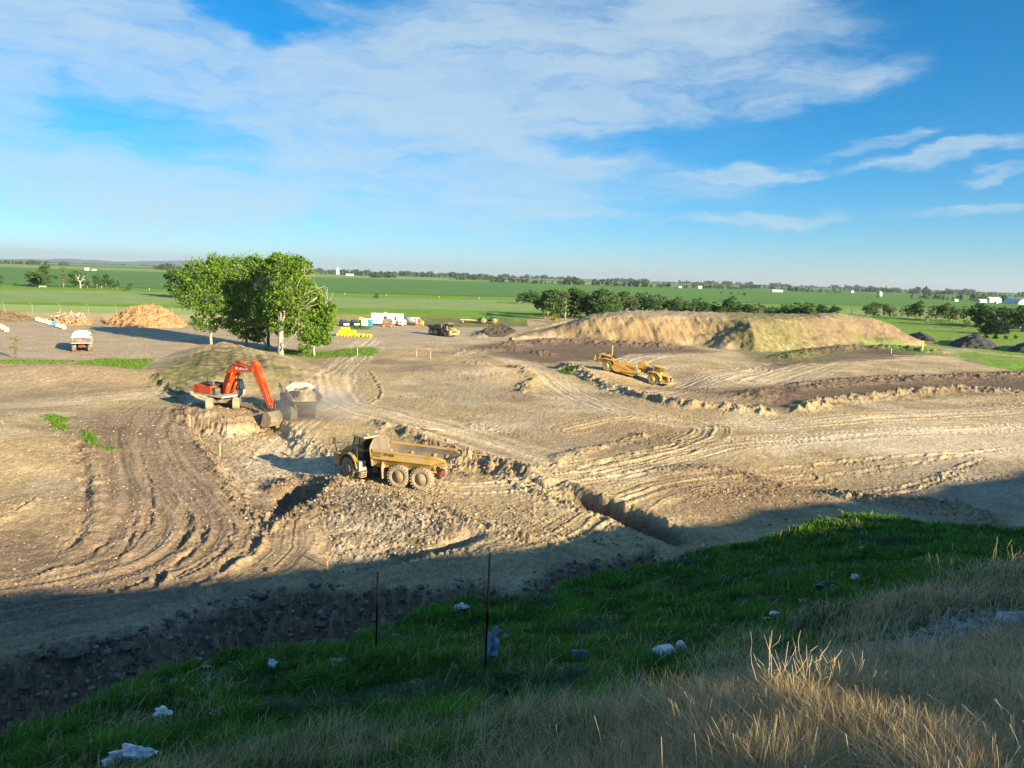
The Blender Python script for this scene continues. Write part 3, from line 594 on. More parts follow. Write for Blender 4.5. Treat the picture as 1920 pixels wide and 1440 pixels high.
# ---------------------------------------------------------------- trees
def leafcloud(clumps, n, size, cols, flat=.0, seed=0):
    """many small leaf faces in knots over the lobes of a crown. clumps: (centre, radii)"""
    rg = np.random.default_rng(seed); C0 = []; w = np.array([a[1][0]*a[1][1]+a[1][0]*a[1][2]+.1 for a in clumps]); w = w/w.sum()
    V = []; CL = []
    for (c, rd), wi in zip(clumps, w):
        ni = int(n*wi); nk = max(5, ni//26)
        u = rg.normal(size=(nk, 3)); u /= np.linalg.norm(u, axis=1)[:, None]; rr = (.45+.6*rg.random(nk)**.6)[:, None]
        kc = np.array(c)+u*rr*np.array(rd); ks = (.08+.13*rg.random(nk))*np.mean(rd); kcol = rg.random(nk)**1.3
        j = rg.integers(0, nk, ni); p = kc[j]+rg.normal(size=(ni, 3))*ks[j][:, None]*np.array([1, 1, .8]); V.append(p); CL.append(kcol[j])
    P = np.vstack(V); kc = np.concatenate(CL)[:, None]; n = len(P)
    a = rg.normal(size=(n, 3)); a /= np.linalg.norm(a, axis=1)[:, None]; b = np.cross(a, rg.normal(size=(n, 3))); b /= np.linalg.norm(b, axis=1)[:, None]
    s = (size*(.6+.8*rg.random(n)))[:, None]
    Q = np.stack([P-a*s*.5, P+b*s*.35, P+a*s*.5, P-b*s*.35], 1).reshape(-1, 3)
    c0, c1 = np.array(cols[0]), np.array(cols[1]); r2 = rg.random(n)[:, None]; t = np.clip(.6*kc+.4*r2, 0, 1); col = c0*(1-t)+c1*t
    F = np.arange(4*n).reshape(-1, 4)
    return np_mesh('crown', Q, F, col=np.repeat(col, 4, 0), smooth=False)
GL = ((.075, .18, .018), (.30, .46, .06)); GM = ((.06, .13, .035), (.15, .26, .07)); GB = ((.13, .17, .07), (.24, .29, .13)); GD = ((.018, .04, .02), (.04, .075, .035)); GW = ((.13, .17, .055), (.22, .26, .10))
def limb(mb, p0, p1, r0, r1, k=5, wob=.06):
    p0 = Vector(p0); p1 = Vector(p1); L = (p1-p0).length; pts = []
    for i in range(k+1):
        t = i/k; o = Vector((random.uniform(-1, 1), random.uniform(-1, 1), random.uniform(-.4, .4)))*L*wob*(0 if i in (0, k) else 1); pts.append(p0.lerp(p1, t)+o)
    mb.tube(pts, r0, 7, r1); return pts
def hero(name, bpx, bpy, lobes, label, trunk_r=.42, n=9000, lean=0, bare=(), cols=GL, cat='tree', group='poplars at the edge of the yard', tm=None):
    x, y = G(bpx, bpy); z = ground_z(x, y); root = empty(name, (x, y, z-.1), 0, label, cat, group)
    cl = []
    for (px, py, rx, ry) in lobes:
        q = DD(px, py, y+random.uniform(-1.5, 1.5)); s = y/FPX; cl.append(((q[0]-x, q[1]-y, q[2]-z), (rx*s, rx*s*.8, ry*s)))
    np_obj('crown', leafcloud(cl, int(n*1.3), .42, cols, seed=int(bpx)), leaf_m, root)
    mb = MB(); top = max(cl, key=lambda q: q[0][2]); tz = top[0][2]
    fork = Vector((lean, 0, tz*.34)); limb(mb, (0, 0, 0), fork, trunk_r, trunk_r*.75, 6, .02)
    for (c, rd) in cl:
        e = Vector(c)+Vector((0, 0, rd[2]*.3)); pts = limb(mb, fork if c[2] > fork.z*1.05 else fork*.6, e, trunk_r*.5, .05, 6, .07)
        for k in range(7):
            b = pts[random.randint(2, 5)]; t = Vector(c)+Vector([random.uniform(-1, 1)*rd[i]*.95 for i in range(3)]); limb(mb, b, t, trunk_r*.22, .035, 4, .09)
    for (ax, ay, bx, by, r) in bare:
        a = DD(ax, ay, y-1.2); b = DD(bx, by, y-2.6); pts = limb(mb, (a[0]-x, a[1]-y, a[2]-z), (b[0]-x, b[1]-y, b[2]-z), r, .04, 5, .07)
        for k in range(4):
            p = pts[random.randint(2, 5)]; limb(mb, p, p+Vector((random.uniform(-.3, 1.6), random.uniform(-.5, .5), random.uniform(-.8, 1.3))), r*.4, .02, 3, .1)
    mb.build('trunk', tm or bark_m, root); return root
hero('poplar_tree', 396, 650, [(372, 515, 34, 28), (410, 510, 32, 30), (360, 555, 30, 24), (395, 560, 36, 30), (384, 600, 24, 22), (430, 545, 20, 30), (425, 600, 18, 18), (350, 520, 16, 20), (405, 490, 18, 12)], 'leafy poplar at the left end of the tree group with a thin white trunk', .34, 11500)
hero('poplar_tree', 462, 652, [(450, 510, 30, 30), (480, 505, 22, 26), (460, 555, 32, 30), (455, 605, 26, 26), (480, 625, 20, 14), (440, 580, 20, 20)], 'poplar second from the left, its trunk half hidden by the grassy mound', .32, 10000)
hero('poplar_tree', 503, 655, [(505, 560, 26, 34), (500, 600, 28, 24), (515, 520, 22, 30), (490, 500, 20, 18), (485, 630, 12, 10)], 'poplar with a leaning pale trunk left of the thick trunk in the tree group', .26, 8000, lean=-3.2)
hero('poplar_tree', 527, 668, [(530, 500, 30, 26), (555, 505, 28, 24), (540, 545, 34, 34), (515, 560, 24, 30), (575, 545, 22, 20), (560, 590, 24, 26), (535, 610, 28, 20), (505, 500, 16, 18), (575, 500, 14, 16), (520, 485, 16, 10), (595, 560, 12, 12)], 'tallest poplar with a thick tan trunk and bare pale branches on its right side', .62, 15000,
     bare=[(548, 565, 608, 536, .16), (545, 580, 578, 560, .13), (550, 560, 570, 500, .13), (535, 575, 535, 550, .2), (530, 655, 556, 620, .16), (545, 620, 560, 595, .12)])
hero('poplar_tree', 589, 668, [(592, 590, 28, 24), (608, 600, 22, 28), (580, 620, 24, 22), (600, 635, 22, 12), (572, 650, 12, 10), (615, 575, 14, 14), (590, 565, 16, 12)], 'short bushy poplar with a slim white trunk at the right of the group', .24, 8500)
x, y = G(504, 650); mb = MB(); limb(mb, (0, 0, 0), (-.4, .2, 8), .38, .2, 6, .02); limb(mb, (-.2, 0, 4), (1.5, 0, 9), .2, .06); o = mb.build('bare_tree', dbark_m, loc=(x, y, ground_z(x, y)-.1)); tag(o, 'dark bare trunk standing behind the thick tan trunk in the tree group', 'dead tree')
x, y = G(612, 645); mb = MB(); s = y/FPX
limb(mb, (0, 0, 0), (.3, 0, 13.2), .16, .04, 8, .012); limb(mb, (.1, 0, 8.5), (1.6, 0, 12), .08, .03); limb(mb, (.1, 0, 9.5), (-1.4, 0, 13), .08, .03); limb(mb, (.2, 0, 11), (-.6, 0, 14.2), .06, .02)
tag(mb.build('dead_tree', bark_m, loc=(x, y, ground_z(x, y)-.1)), 'bare grey dead tree sticking up beside the short bushy poplar', 'dead tree')
# ---- middle-distance trees: a few crowns of each kind, then copies
def tree_proto(nm, kind, seed):
    rg = random.Random(seed); cl = []
    if kind == 'tall':
        for k in range(7): cl.append(((rg.uniform(-1.4, 1.4), rg.uniform(-1.4, 1.4), rg.uniform(1.6, 8.4)), (rg.uniform(1.4, 2.2), rg.uniform(1.4, 2.2), rg.uniform(1.5, 2.2))))
        cols, n, s = GM, 2400, .6
    elif kind == 'thin':
        for k in range(6): cl.append(((rg.uniform(-1.2, 1.2), rg.uniform(-1.2, 1.2), rg.uniform(2.2, 8.6)), (rg.uniform(1.1, 1.8), rg.uniform(1.1, 1.8), rg.uniform(1.4, 2.4))))
        cols, n, s = GB, 1700, .48
    elif kind == 'round':
        for k in range(12): cl.append(((rg.uniform(-3, 3), rg.uniform(-2.4, 2.4), rg.uniform(1.8, 7.8)), (rg.uniform(1.6, 2.4), rg.uniform(1.6, 2.4), rg.uniform(1.4, 2.0))))
        cols, n, s = GM, 3200, .6
    elif kind == 'willow':
        for k in range(8): cl.append(((rg.uniform(-3.6, 3.6), rg.uniform(-2.4, 2.4), rg.uniform(1.6, 6.5)), (rg.uniform(1.6, 2.4), rg.uniform(1.6, 2.4), rg.uniform(1.2, 2.4))))
        cols, n, s = GW, 2600, .45
    elif kind == 'spruce':
        for k in range(9): z = 1.2+k*.95; r = (10-z)*.36; cl.append(((0, 0, z), (r, r, .8)))
        cols, n, s = GD, 3000, .5
    r = empty(nm, (0, 0, 0)); np_obj('crown', leafcloud(cl, n, s, cols, seed=seed), leaf_m, r)
    mb = MB(); bm_ = bark_m if kind in ('thin', 'tall') else dbark_m
    limb(mb, (0, 0, 0), (rg.uniform(-.4, .4), 0, 6.5), .22, .08, 5, .03)
    for c, rd in cl[:5]: limb(mb, (0, 0, rg.uniform(1.5, 4)), c, .11, .03, 4, .06)
    if kind == 'thin':
        for q in range(2): limb(mb, (rg.uniform(-.8, .8), rg.uniform(-.6, .6), 0), (rg.uniform(-1.2, 1.2), 0, 8), .13, .05, 4, .03)
    mb.build('trunk', bm_, r); return r
PROTO = {k: [tree_proto(n, k, 50+i*7+j) for j in range(3)] for i, (k, n) in enumerate((('tall', 'leafy_tree'), ('thin', 'aspen_tree'), ('round', 'broad_tree'), ('willow', 'willow_bush'), ('spruce', 'spruce_tree')))}
_used = set()
def put_tree(kind, px, Y, h, label, group, wsc=1.0, tops=None):
    p = random.choice(PROTO[kind]); x = (px-960)/FPX*Y*1.012
    if p.name in _used: o = copy_tree(p)
    else: _used.add(p.name); o = p
    o.location = (x, Y, ground_z(x, Y)-.2); s = h/10.0; o.scale = (s*wsc*random.uniform(.85, 1.15), s*wsc*random.uniform(.85, 1.15), s*random.uniform(.88, 1.1)); o.rotation_euler = (0, 0, random.uniform(0, 6.28))
    tag(o, label, {'tall': 'tree', 'thin': 'tree', 'round': 'tree', 'willow': 'bush', 'spruce': 'spruce'}[kind], group); return o
def grove(px0, px1, n, Y0, Y1, h, kinds, label, group):
    for i in range(n):
        t = (i+random.uniform(-.35, .35))/max(1, n-1); px = px0+(px1-px0)*t; put_tree(random.choice(kinds), px, random.uniform(Y0, Y1), h*random.uniform(.82, 1.12), label, group, 1.15)
grove(972, 1052, 9, 470, 500, 8.3, ['tall', 'round'], 'small dark tree at the left back of the grove behind the mound', 'back left trees of the grove')
grove(1015, 1135, 17, 300, 335, 11.3, ['tall', 'tall', 'thin'], 'slender tree in the crowded left front of the grove behind the mound', 'front left trees of the grove')
grove(1120, 1262, 17, 350, 400, 10.2, ['thin', 'thin', 'tall'], 'tall grey green aspen in the middle of the grove behind the mound', 'middle aspens of the grove')
grove(1268, 1385, 12, 330, 370, 9.0, ['tall', 'round'], 'dense round tree behind the flat top of the earth mound', 'dense trees behind the mound top')
grove(1378, 1455, 8, 320, 350, 8.8, ['thin', 'round'], 'low tree in the dip of the grove behind the mound', 'low trees in the dip of the grove')
grove(1452, 1500, 5, 300, 320, 10.5, ['tall', 'round'], 'big rounded tree right of the dip, behind the mound peak', 'rounded trees behind the mound peak')
grove(1488, 1548, 6, 300, 330, 8.8, ['tall', 'round'], 'bushy tree at the far right end of the grove behind the mound', 'right end trees of the grove')
grove(1612, 1702, 10, 440, 470, 8.2, ['thin', 'thin', 'tall'], 'pale twiggy aspen at the left end of the right hand belt', 'pale aspens of the right belt')
grove(1700, 1800, 11, 400, 430, 8.6, ['tall', 'thin'], 'dark tree in the middle of the right hand tree belt', 'middle trees of the right belt')
grove(1810, 1935, 13, 345, 380, 11.5, ['round', 'tall'], 'broad tree behind the spruces at the right edge', 'broad trees of the right belt')
put_tree('willow', 1797, 338, 6.0, 'rounded pale green willow bush left of the dark spruce', 'bush', .8)
put_tree('spruce', 1841, 300, 9.8, 'big dark blue green spruce in front of the right tree belt', 'spruces by the right belt', 1.5)
put_tree('spruce', 1862, 306, 8.2, 'smaller grey green spruce just right of the big dark spruce', 'spruces by the right belt', 1.1)
for px, Y, lab in ((1812, 280, 'leftmost of the row of small saplings on the mown grass below the spruce'), (1833, 277, 'second sapling from the left in the row below the spruce'), (1851, 274, 'third sapling from the left in the row below the spruce'), (1871, 272, 'fourth sapling from the left in the row below the spruce'), (1889, 270, 'fifth sapling from the left in the row below the spruce'), (1914, 268, 'rightmost of the row of small saplings on the mown grass')):
    put_tree('spruce' if px < 1860 else 'tall', px, Y, 2.6 if px < 1860 else 1.9, lab, 'saplings on the mown grass', 1.3)
for px, Y, h, k, lab in ((4, 500, 12, 'round', 'tree cut by the left edge with a bare pale crown top'), (72, 505, 12, 'round', 'left tree of the big pair at the far field edge'), (96, 500, 16, 'round', 'tallest dark tree of the pair at the far field edge on the left'), (128, 498, 13, 'thin', 'thin twiggy tree left of the white forked dead tree'), (152, 503, 13, 'round', 'dark tree right of the white forked dead tree'), (172, 500, 6, 'tall', 'small dark bush right of the dead forked tree'), (190, 505, 8.5, 'tall', 'slim upright tree alone at the far field edge'), (207, 505, 9, 'tall', 'left one of three joined upright trees at the far field edge'), (219, 503, 7.2, 'tall', 'right one of three joined upright trees at the far field edge'), (228, 500, 5.6, 'tall', 'low tree trailing the upright trees at the far field edge'), (250, 480, 5.2, 'tall', 'small dark tree behind a straw bush at the far field edge'), (330, 400, 16.5, 'round', 'dark tree peeping out behind the left side of the tall poplars'), (344, 405, 15, 'round', 'dark tree half hidden behind the left poplar crown'), (40, 500, 3.5, 'round', 'low bush left of the big pair of trees'), (246, 478, 3.4, 'willow', 'straw coloured bush at the far field edge'), (706, 470, 5.0, 'willow', 'lone brownish round bush on the far field strip')):
    o = put_tree(k, px, Y, h, lab, 'trees along the far field edge')
x, y = G(134, 541); mb = MB(); limb(mb, (0, 0, 0), (0, 0, 4), .45, .35, 4, .02); 
for a, b in (((0, 0, 3.5), (-3, 0, 9)), ((0, 0, 3.8), (3.2, 0, 8.5)), ((-1.2, 0, 6), (0, 0, 9.5)), ((1.5, 0, 6), (3.6, 0, 5.5)), ((0, 0, 1.6), (2.6, 0, 2.6))): limb(mb, a, b, .28, .08, 5, .05)
tag(mb.build('dead_tree', mat('bleached_wood', (.62, .57, .5), .9), loc=(x, 496, ground_z(x, 496))), 'white forked dead tree among the dark trees at the far field edge', 'dead tree')
for k_ in PROTO.values():
    for p_ in k_:
        if p_.name not in _used:
            for c_ in list(p_.children): bpy.data.objects.remove(c_)
            bpy.data.objects.remove(p_)
def shrub(name, x, y, z, r, h, cols, n, size, label, cat, seed, group=None):
    cl = [((random.uniform(-r, r)*.6, random.uniform(-r, r)*.6, h*random.uniform(.3, .75)), (r*.5, r*.5, h*.35)) for k in range(6)]
    root = empty(name, (x, y, z), 0, label, cat, group); np_obj('foliage', leafcloud(cl, n, size, cols, seed=seed), leaf_m, root)
    mb = MB(); [limb(mb, (0, 0, 0), c, .02*r+.01, .006*r+.003, 4, .08) for c, q in cl]; mb.build('stem', dbark_m, root)
q = G(1035, 604); shrub('yellow_shrub', q[0], q[1], 0, 3.0, 3.2, ((.3, .3, .03), (.42, .38, .05)), 400, .5, 'yellow flowering shrub at the left foot of the grove', 'shrub', 3)
q = hit(945, 1328, 80); shrub('leafy_weed', q[0], q[1], q[2], .38, 1.0, ((.04, .09, .03), (.1, .2, .06)), 1100, .05, 'dark leafy weed growing in the dip of the bank below the right steel post', 'weed', 4)
q = hit(440, 1010, 80); q = G(30, 672); shrub('sapling', q[0], q[1], 0, .9, 4.6, ((.2, .22, .09), (.3, .3, .13)), 160, .3, 'thin pale sapling standing left of the white dump truck', 'sapling', 5)
q = G(655, 616); shrub('weed_patch', q[0]+3, q[1], 0, 2.4, .9, GM, 260, .35, 'low dark weed patch on the yard in front of the parked pickups', 'weeds', 6)
# ---- far woods: belts that read as one mass
def wood(px0, px1, Y, h, label, dens=1.0, cols=((.05, .09, .05), (.10, .16, .08)), dy=90):
    x0 = (px0-960)/FPX*Y*1.012; x1 = (px1-960)/FPX*Y*1.012; h *= .8; n = int((x1-x0)/9*dens*2.4)+3; x = x0+(x1-x0)*RNG.random(n); y = Y+dy*RNG.random(n)
    g = fbm(x, x*0+Y, 60, 3, 301); hh = h*(.55+.40*RNG.random(n)+.45*g)*(.7+.6*(fbm(x, x*0-Y, 140, 2, 305) > -.1)); hh = np.maximum(hh, 2.5)
    m = 26; P = np.repeat(np.stack([x, y, 0*x], 1), m, 0); H = np.repeat(hh, m); u = RNG.normal(size=(n*m, 3)); u /= np.linalg.norm(u, axis=1)[:, None]
    P[:, 0] += u[:, 0]*H*.30; P[:, 1] += u[:, 1]*H*.3; P[:, 2] = H*(.55+.44*u[:, 2])
    P[:, 2] += terrain(P[:, 0], P[:, 1])[0]
    a = RNG.normal(size=P.shape); a /= np.linalg.norm(a, axis=1)[:, None]; b = np.cross(a, RNG.normal(size=P.shape)); b /= np.linalg.norm(b, axis=1)[:, None]; s = (H*.17*(.6+.8*RNG.random(len(H))))[:, None]
    Q = np.stack([P-a*s, P+b*s*.8, P+a*s, P-b*s*.8], 1).reshape(-1, 3); t = (.6*np.repeat(RNG.random(n), m)+.4*RNG.random(n*m))[:, None]
    col = np.array(cols[0])*(1-t)+np.array(cols[1])*t
    o = np_obj('distant_wood', np_mesh('distant_wood', Q, np.arange(4*len(P)).reshape(-1, 4), col=np.repeat(col, 4, 0), smooth=False), leaf_m); tag(o, label, 'wood', kind='stuff')
for q in [(-40, 80, 3000, 16, 'far wood on the left edge of the horizon'), (88, 128, 3100, 9, 'short far wood right of the one at the left edge'), (296, 345, 2500, 17, 'far wood peeping out left of the poplars'), (590, 640, 3600, 22, 'far wood right of the poplars below the grain tower'), (640, 690, 2900, 15, 'far wood with a long white roof in front'), (688, 740, 2250, 17, 'darker far wood on the field edge right of the long white roof'), (745, 920, 3300, 22, 'long thin far wood between the field and the horizon left of centre'), (835, 912, 2500, 15, 'near strip of the far wood left of the striped trunks'),
          (908, 1178, 1950, 19, 'long far wood with pale striped trunks in the centre of the horizon'), (1178, 1232, 1900, 17, 'dark far wood just right of the long central wood'), (1228, 1400, 2100, 14, 'far wood with the white farmhouse in front'), (1380, 1500, 3000, 16, 'thin far wood behind the long white barn'), (1478, 1566, 2000, 17, 'dark dense far wood right of the long white barn'), (1560, 1760, 3000, 20, 'long thin far wood right of the dense dark one'), (1700, 1960, 2600, 17, 'far wood along the right end of the horizon'), (1735, 1800, 1300, 8, 'low hedge of bushes left of the white farmyard'), (1788, 1960, 1250, 11, 'trees around the white farmyard on the right'), (1370, 1392, 1100, 6, 'little clump of dark bushes alone in the field above the grove'),
          (590, 1960, 6500, 30, 'faint blue belt of woods on the horizon line'), (-100, 590, 7000, 14, 'faint belt of woods on the left horizon line')]:
    wood(*q)
def stalks():
    x, y, d = fan(5200, 5, 30); Z, c, mk = terrain(x, y); dcr, _ = lined(x, y, CREST, 200); ok = mk['hill'] & (dcr < 0) & (RNG.random(len(x)) < .06+.9*mk['dry']); x, y, Z, d = x[ok], y[ok], Z[ok], d[ok]; n = len(x)
    H = np.clip(np.minimum(.32+.42*RNG.random(n), Zl(x, y)-Z), .22, 1.1); la = RNG.normal(.4, 1.1, n); k = .25+.7*RNG.random(n); L_ = np.stack([np.cos(la), np.sin(la), 0*la], 1); S_ = np.stack([-np.sin(la), np.cos(la), 0*la], 1); V = []; m = 6
    for i in range(m+1):
        t = i/m; p = np.stack([x, y, Z], 1)+L_*(H*k*t*t*.9)[:, None]+np.array([0, 0, 1.])*(H*(t-.28*k*t**3))[:, None]; w = (np.maximum(.0028, .00055*d)*(1.1-t*.6))[:, None]; V += [p-S_*w, p+S_*w]
    V = np.stack(V, 1); b = np.arange(n)[:, None, None]*(2*(m+1)); F = (b+np.array([[2*i, 2*i+1, 2*i+3, 2*i+2] for i in range(m)])[None]).reshape(-1, 4)
    col = np.array([.62, .5, .3])*(.6+.5*RNG.random((n, 1))); o = np_obj('grass_stalks', np_mesh('grass_stalks', V.reshape(-1, 3), F, col=np.repeat(col, 2*(m+1), 0), smooth=False), straw_m); tag(o, 'long thin bent grass stalks rising out of the near slope', 'grass stalks', kind='stuff')
stalks()
def leafy_plants():
    x, y, d = fan(900, 5, 34); Z, c, mk = terrain(x, y); dcr, _ = lined(x, y, CREST, 200); ok = mk['hill'] & (dcr < 0) & (fbm(x, y, 3, 2, 311) > .12); x, y, Z, d = x[ok], y[ok], Z[ok], d[ok]; n = len(x); m = 26
    R_ = np.repeat(.10+.16*RNG.random(n), m); a = RNG.random(n*m)*6.28; e = RNG.random(n*m)*1.1; P = np.repeat(np.stack([x, y, Z], 1), m, 0); o_ = np.stack([np.cos(a)*np.cos(e), np.sin(a)*np.cos(e), np.sin(e)], 1); t = RNG.random(n*m)[:, None]; c0 = P+o_*(R_[:, None]*(.4+.9*t))+np.array([0, 0, .04]); s = np.repeat(np.maximum(.03, .0022*d), m)[:, None]*(.6+.7*RNG.random((n*m, 1))); b = np.stack([-np.sin(a), np.cos(a), .2*np.cos(3*a)], 1)
    Q = np.stack([c0-o_*s, c0+b*s*.5, c0+o_*s, c0-b*s*.5], 1).reshape(-1, 3); r = RNG.random((n*m, 1)); kc = np.repeat(RNG.random((n, 1)), m, 0); col = (np.array([.05, .12, .03])*(1-r)+np.array([.14, .26, .07])*r)*(1-kc*.4)+np.array([.13, .15, .11])*kc*.4
    o = np_obj('leafy_weeds', np_mesh('leafy_weeds', Q, np.arange(4*n*m).reshape(-1, 4), col=np.repeat(col, 4, 0), smooth=False), grass_m); tag(o, 'low broad leaved weeds scattered through the grass on the bank', 'weeds', kind='stuff')
leafy_plants()
# foreground weeds and lit brush
twig_m = mat('dry_twig', (.55, .42, .22), .7, var=.2)
def brush(px, py, n, h, spread, label, r=.006, lean=.35, name='dry_weed', group=None, cat='dry weed', seg=5, fork=1):
    q = hit(px, py, 80); mb = MB()
    for k in range(n):
        bx, by = random.gauss(0, spread*.5), random.gauss(0, spread*.3); hh = h*random.uniform(.55, 1.1); d = Vector((random.gauss(.35, .6)*lean, random.gauss(0, .5)*lean, 1)).normalized(); p = Vector((bx, by, -.05)); pts = [p]
        for i in range(seg): d = (d+Vector((random.gauss(0, .16), random.gauss(0, .16), random.gauss(0, .08)))).normalized(); p = p+d*hh/seg; pts.append(p)
        mb.tube(pts, r, 5, r*.4)
        for f in range(random.randint(0, fork*2)):
            i = random.randint(2, seg); e = pts[i]+Vector((random.gauss(0, .3), random.gauss(0, .3), .7)).normalized()*hh*.3; mb.tube([pts[i], (pts[i]+e)/2+Vector((random.gauss(0, .02), 0, 0)), e], r*.6, 4, r*.3)
    o = mb.build(name, twig_m, loc=q); tag(o, label, cat, group); return o
brush(1500, 1352, 110, .80, .66, 'spreading clump of bare dry stems catching the sun on the slope', .0062, .75, 'dry_brush', seg=6)
brush(1375, 1345, 1, .8, .02, 'single tall bare stem at the left of the sunlit dry clump', .007, .2)
brush(1660, 1345, 5, .62, .10, 'small tuft of bare stems right of the sunlit dry clump', .005, .5)
brush(1215, 1446, 1, .75, .02, 'tall pale forked stem at the bottom edge right of centre', .007, .25)
brush(1135, 1400, 2, .85, .2, 'thin leaning grass stalks left of the tall pale forked stem', .004, .6)
brush(965, 1450, 1, .4, .02, 'short pale twig at the bottom edge in the centre', .006, .3)
brush(1900, 1400, 3, .5, .1, 'bare stems at the lower right edge', .005, .6)
for i, (px, py, lab) in enumerate(((1790, 1100, 'left tuft of sunlit stems on the upper edge of the straw slope'), (1860, 1092, 'right tuft of sunlit stems on the upper edge of the straw slope'), (1915, 1085, 'tuft of sunlit stems at the right edge of the picture'), (1440, 1200, 'long bent grass stalks over the dark bank left of the straw slope'))): brush(px, py, 16 if i < 3 else 6, .95, .8, lab, .009, .9)
# ================================================================ MACHINES
DUST = (.42, .33, .21)
m_yel = mat('machine_yellow', (.52, .30, .035), .45, var=.12, vscale=.8, dirt=DUST, dirt_amt=.45, dscale=1.2)
m_bedy = mat('bed_yellow', (.54, .32, .045), .6, var=.2, vscale=.9, dirt=(.40, .32, .22), dirt_amt=.5, dscale=.9)
m_yeld = mat('dusty_yellow', (.55, .36, .10), .6, var=.15, vscale=.8, dirt=DUST, dirt_amt=.65, dscale=1.0)
m_scr = mat('scraper_yellow', (.66, .36, .05), .5, var=.12, vscale=.7, dirt=DUST, dirt_amt=.35, dscale=.9)
m_org = mat('excavator_orange', (.72, .095, .012), .38, var=.12, vscale=.7, dirt=(.4, .22, .1), dirt_amt=.18, dscale=1.0)
m_blk = mat('black_machinery', (.035, .033, .03), .6, var=.3, vscale=3, dirt=DUST, dirt_amt=.12, dscale=2)
m_dgr = mat('dark_steel', (.09, .08, .07), .6, var=.3, vscale=2, dirt=DUST, dirt_amt=.35, dscale=1.5)
m_worn = mat('worn_steel', (.22, .205, .19), .42, .4, var=.35, vscale=1.2, dirt=DUST, dirt_amt=.5, dscale=.7)
m_soilsteel = mat('soil_caked_steel', (.40, .32, .21), .85, var=.25, vscale=3, dirt=(.25, .2, .14), dirt_amt=.3, dscale=2, bump=.03, bscale=5)
m_tyre = mat('tyre_rubber', (.12, .11, .095), .9, var=.2, vscale=4, dirt=(.40, .33, .22), dirt_amt=.45, dscale=1.6, bump=.02, bscale=9)
m_tyrel = mat('dusty_tyre', (.27, .235, .175), .95, var=.2, vscale=4, dirt=(.46, .38, .26), dirt_amt=.45, dscale=1.6, bump=.02, bscale=9)
m_rim = mat('rim_tan', (.24, .16, .09), .7, var=.2, dirt=DUST, dirt_amt=.5)
m_rimy = mat('rim_yellow', (.68, .45, .06), .5, var=.1, dirt=DUST, dirt_amt=.25)
m_glass = mat('cab_glass', (.05, .085, .09), .08, var=.3, vscale=1, spec=.8)
m_wht = mat('white_paint', (.78, .77, .73), .45, var=.06, dirt=(.5, .45, .36), dirt_amt=.15)
m_lgrey = mat('light_grey', (.5, .49, .45), .6, var=.12, dirt=DUST, dirt_amt=.3)
m_lamp = mat('lamp_lens', (.8, .8, .78), .15, var=.03)
m_red = mat('red_paint', (.6, .05, .03), .4, var=.15, dirt=DUST, dirt_amt=.2)
m_redl = mat('red_lamp', (.65, .04, .03), .3, var=.1)
m_soil = mat('loose_soil', (.40, .31, .19), .95, var=.3, vscale=1.5, bump=.12, bscale=2.5)
m_blue = mat('blue_plastic', (.02, .30, .68), .45, var=.06)
m_cream = mat('cream_panel', (.74, .68, .46), .6, var=.06)
m_mark = mat('white_marking', (.8, .8, .78), .5, var=.03)
m_mblk = mat('black_marking', (.03, .03, .03), .5, var=.03)
m_navy = mat('dark_car_paint', (.02, .025, .035), .25, var=.1, dirt=DUST, dirt_amt=.15)
m_jgrn = mat('tractor_green', (.04, .22, .04), .4, var=.12, dirt=DUST, dirt_amt=.15)
m_byel = mat('bright_yellow', (.85, .72, .02), .5, var=.06)
def text(s, size, m, parent, M, name='lettering', depth=.006):
    cu = bpy.data.curves.new('t', 'FONT'); cu.body = s; cu.size = size; cu.align_x = 'CENTER'; cu.align_y = 'CENTER'; cu.extrude = depth
    o = bpy.data.objects.new('t', cu); C.objects.link(o); dg = bpy.context.evaluated_depsgraph_get(); me = bpy.data.meshes.new_from_object(o.evaluated_get(dg)); bpy.data.objects.remove(o)
    me.materials.clear(); me.materials.append(m); me.transform(M); n = bpy.data.objects.new(name, me); C.objects.link(n); n.parent = parent; return n
def wheel(parent, M, x, y, r, w, side, lugs=22, tm=None, rm=None, name='wheel', hub=.5, yaw=0):
    """tyre with shoulder lugs; rim is its own sub-part. side +1 = left (y+)"""
    Mw = M @ Matrix.Translation((x, y, r)) @ Matrix.Rotation(yaw, 4, 'Z'); t = MB(Mw); h = w/2
    t.lathe([(r*.56, -h*.78), (r*.62, -h*.95), (r*.82, -h), (r*.93, -h*.9), (r*.96, -h*.6), (r*.965, h*.6), (r*.93, h*.9), (r*.82, h), (r*.62, h*.95), (r*.56, h*.78)], (0, 0, 0), 'y', 32)
    for i in range(lugs):
        a = 2*math.pi*i/lugs
        for s in (-1, 1):
            A = Matrix.Rotation(a+(s*.5)*math.pi/lugs, 3, 'Y'); t.box(-r*.055, r*.055, s*h*.08 if s > 0 else -h*1.02, h*1.02 if s > 0 else -h*.08, r*.93, r*1.0, rot=A, piv=(0, 0, 0))
    o = t.build(name, tm or m_tyre, parent)
    q = MB(Mw); s = side
    q.lathe([(r*.57, s*h*.82), (r*.57, s*h*.55), (r*.50, s*h*.5), (r*.46, s*h*.15), (r*.30, s*h*.1), (r*.28, s*h*.5), (r*.16, s*h*.6), (.01, s*h*.6)], (0, 0, 0), 'y', 24)
    q.lathe([(r*.56, -s*h*.7), (r*.3, -s*h*.4), (.01, -s*h*.4)], (0, 0, 0), 'y', 16)
    q.build('rim', rm or m_rim, o); return o
def rotz(a, p=(0, 0, 0)): return Matrix.Translation(p) @ Matrix.Rotation(a, 4, 'Z') @ Matrix.Translation((-p[0], -p[1], -p[2]))
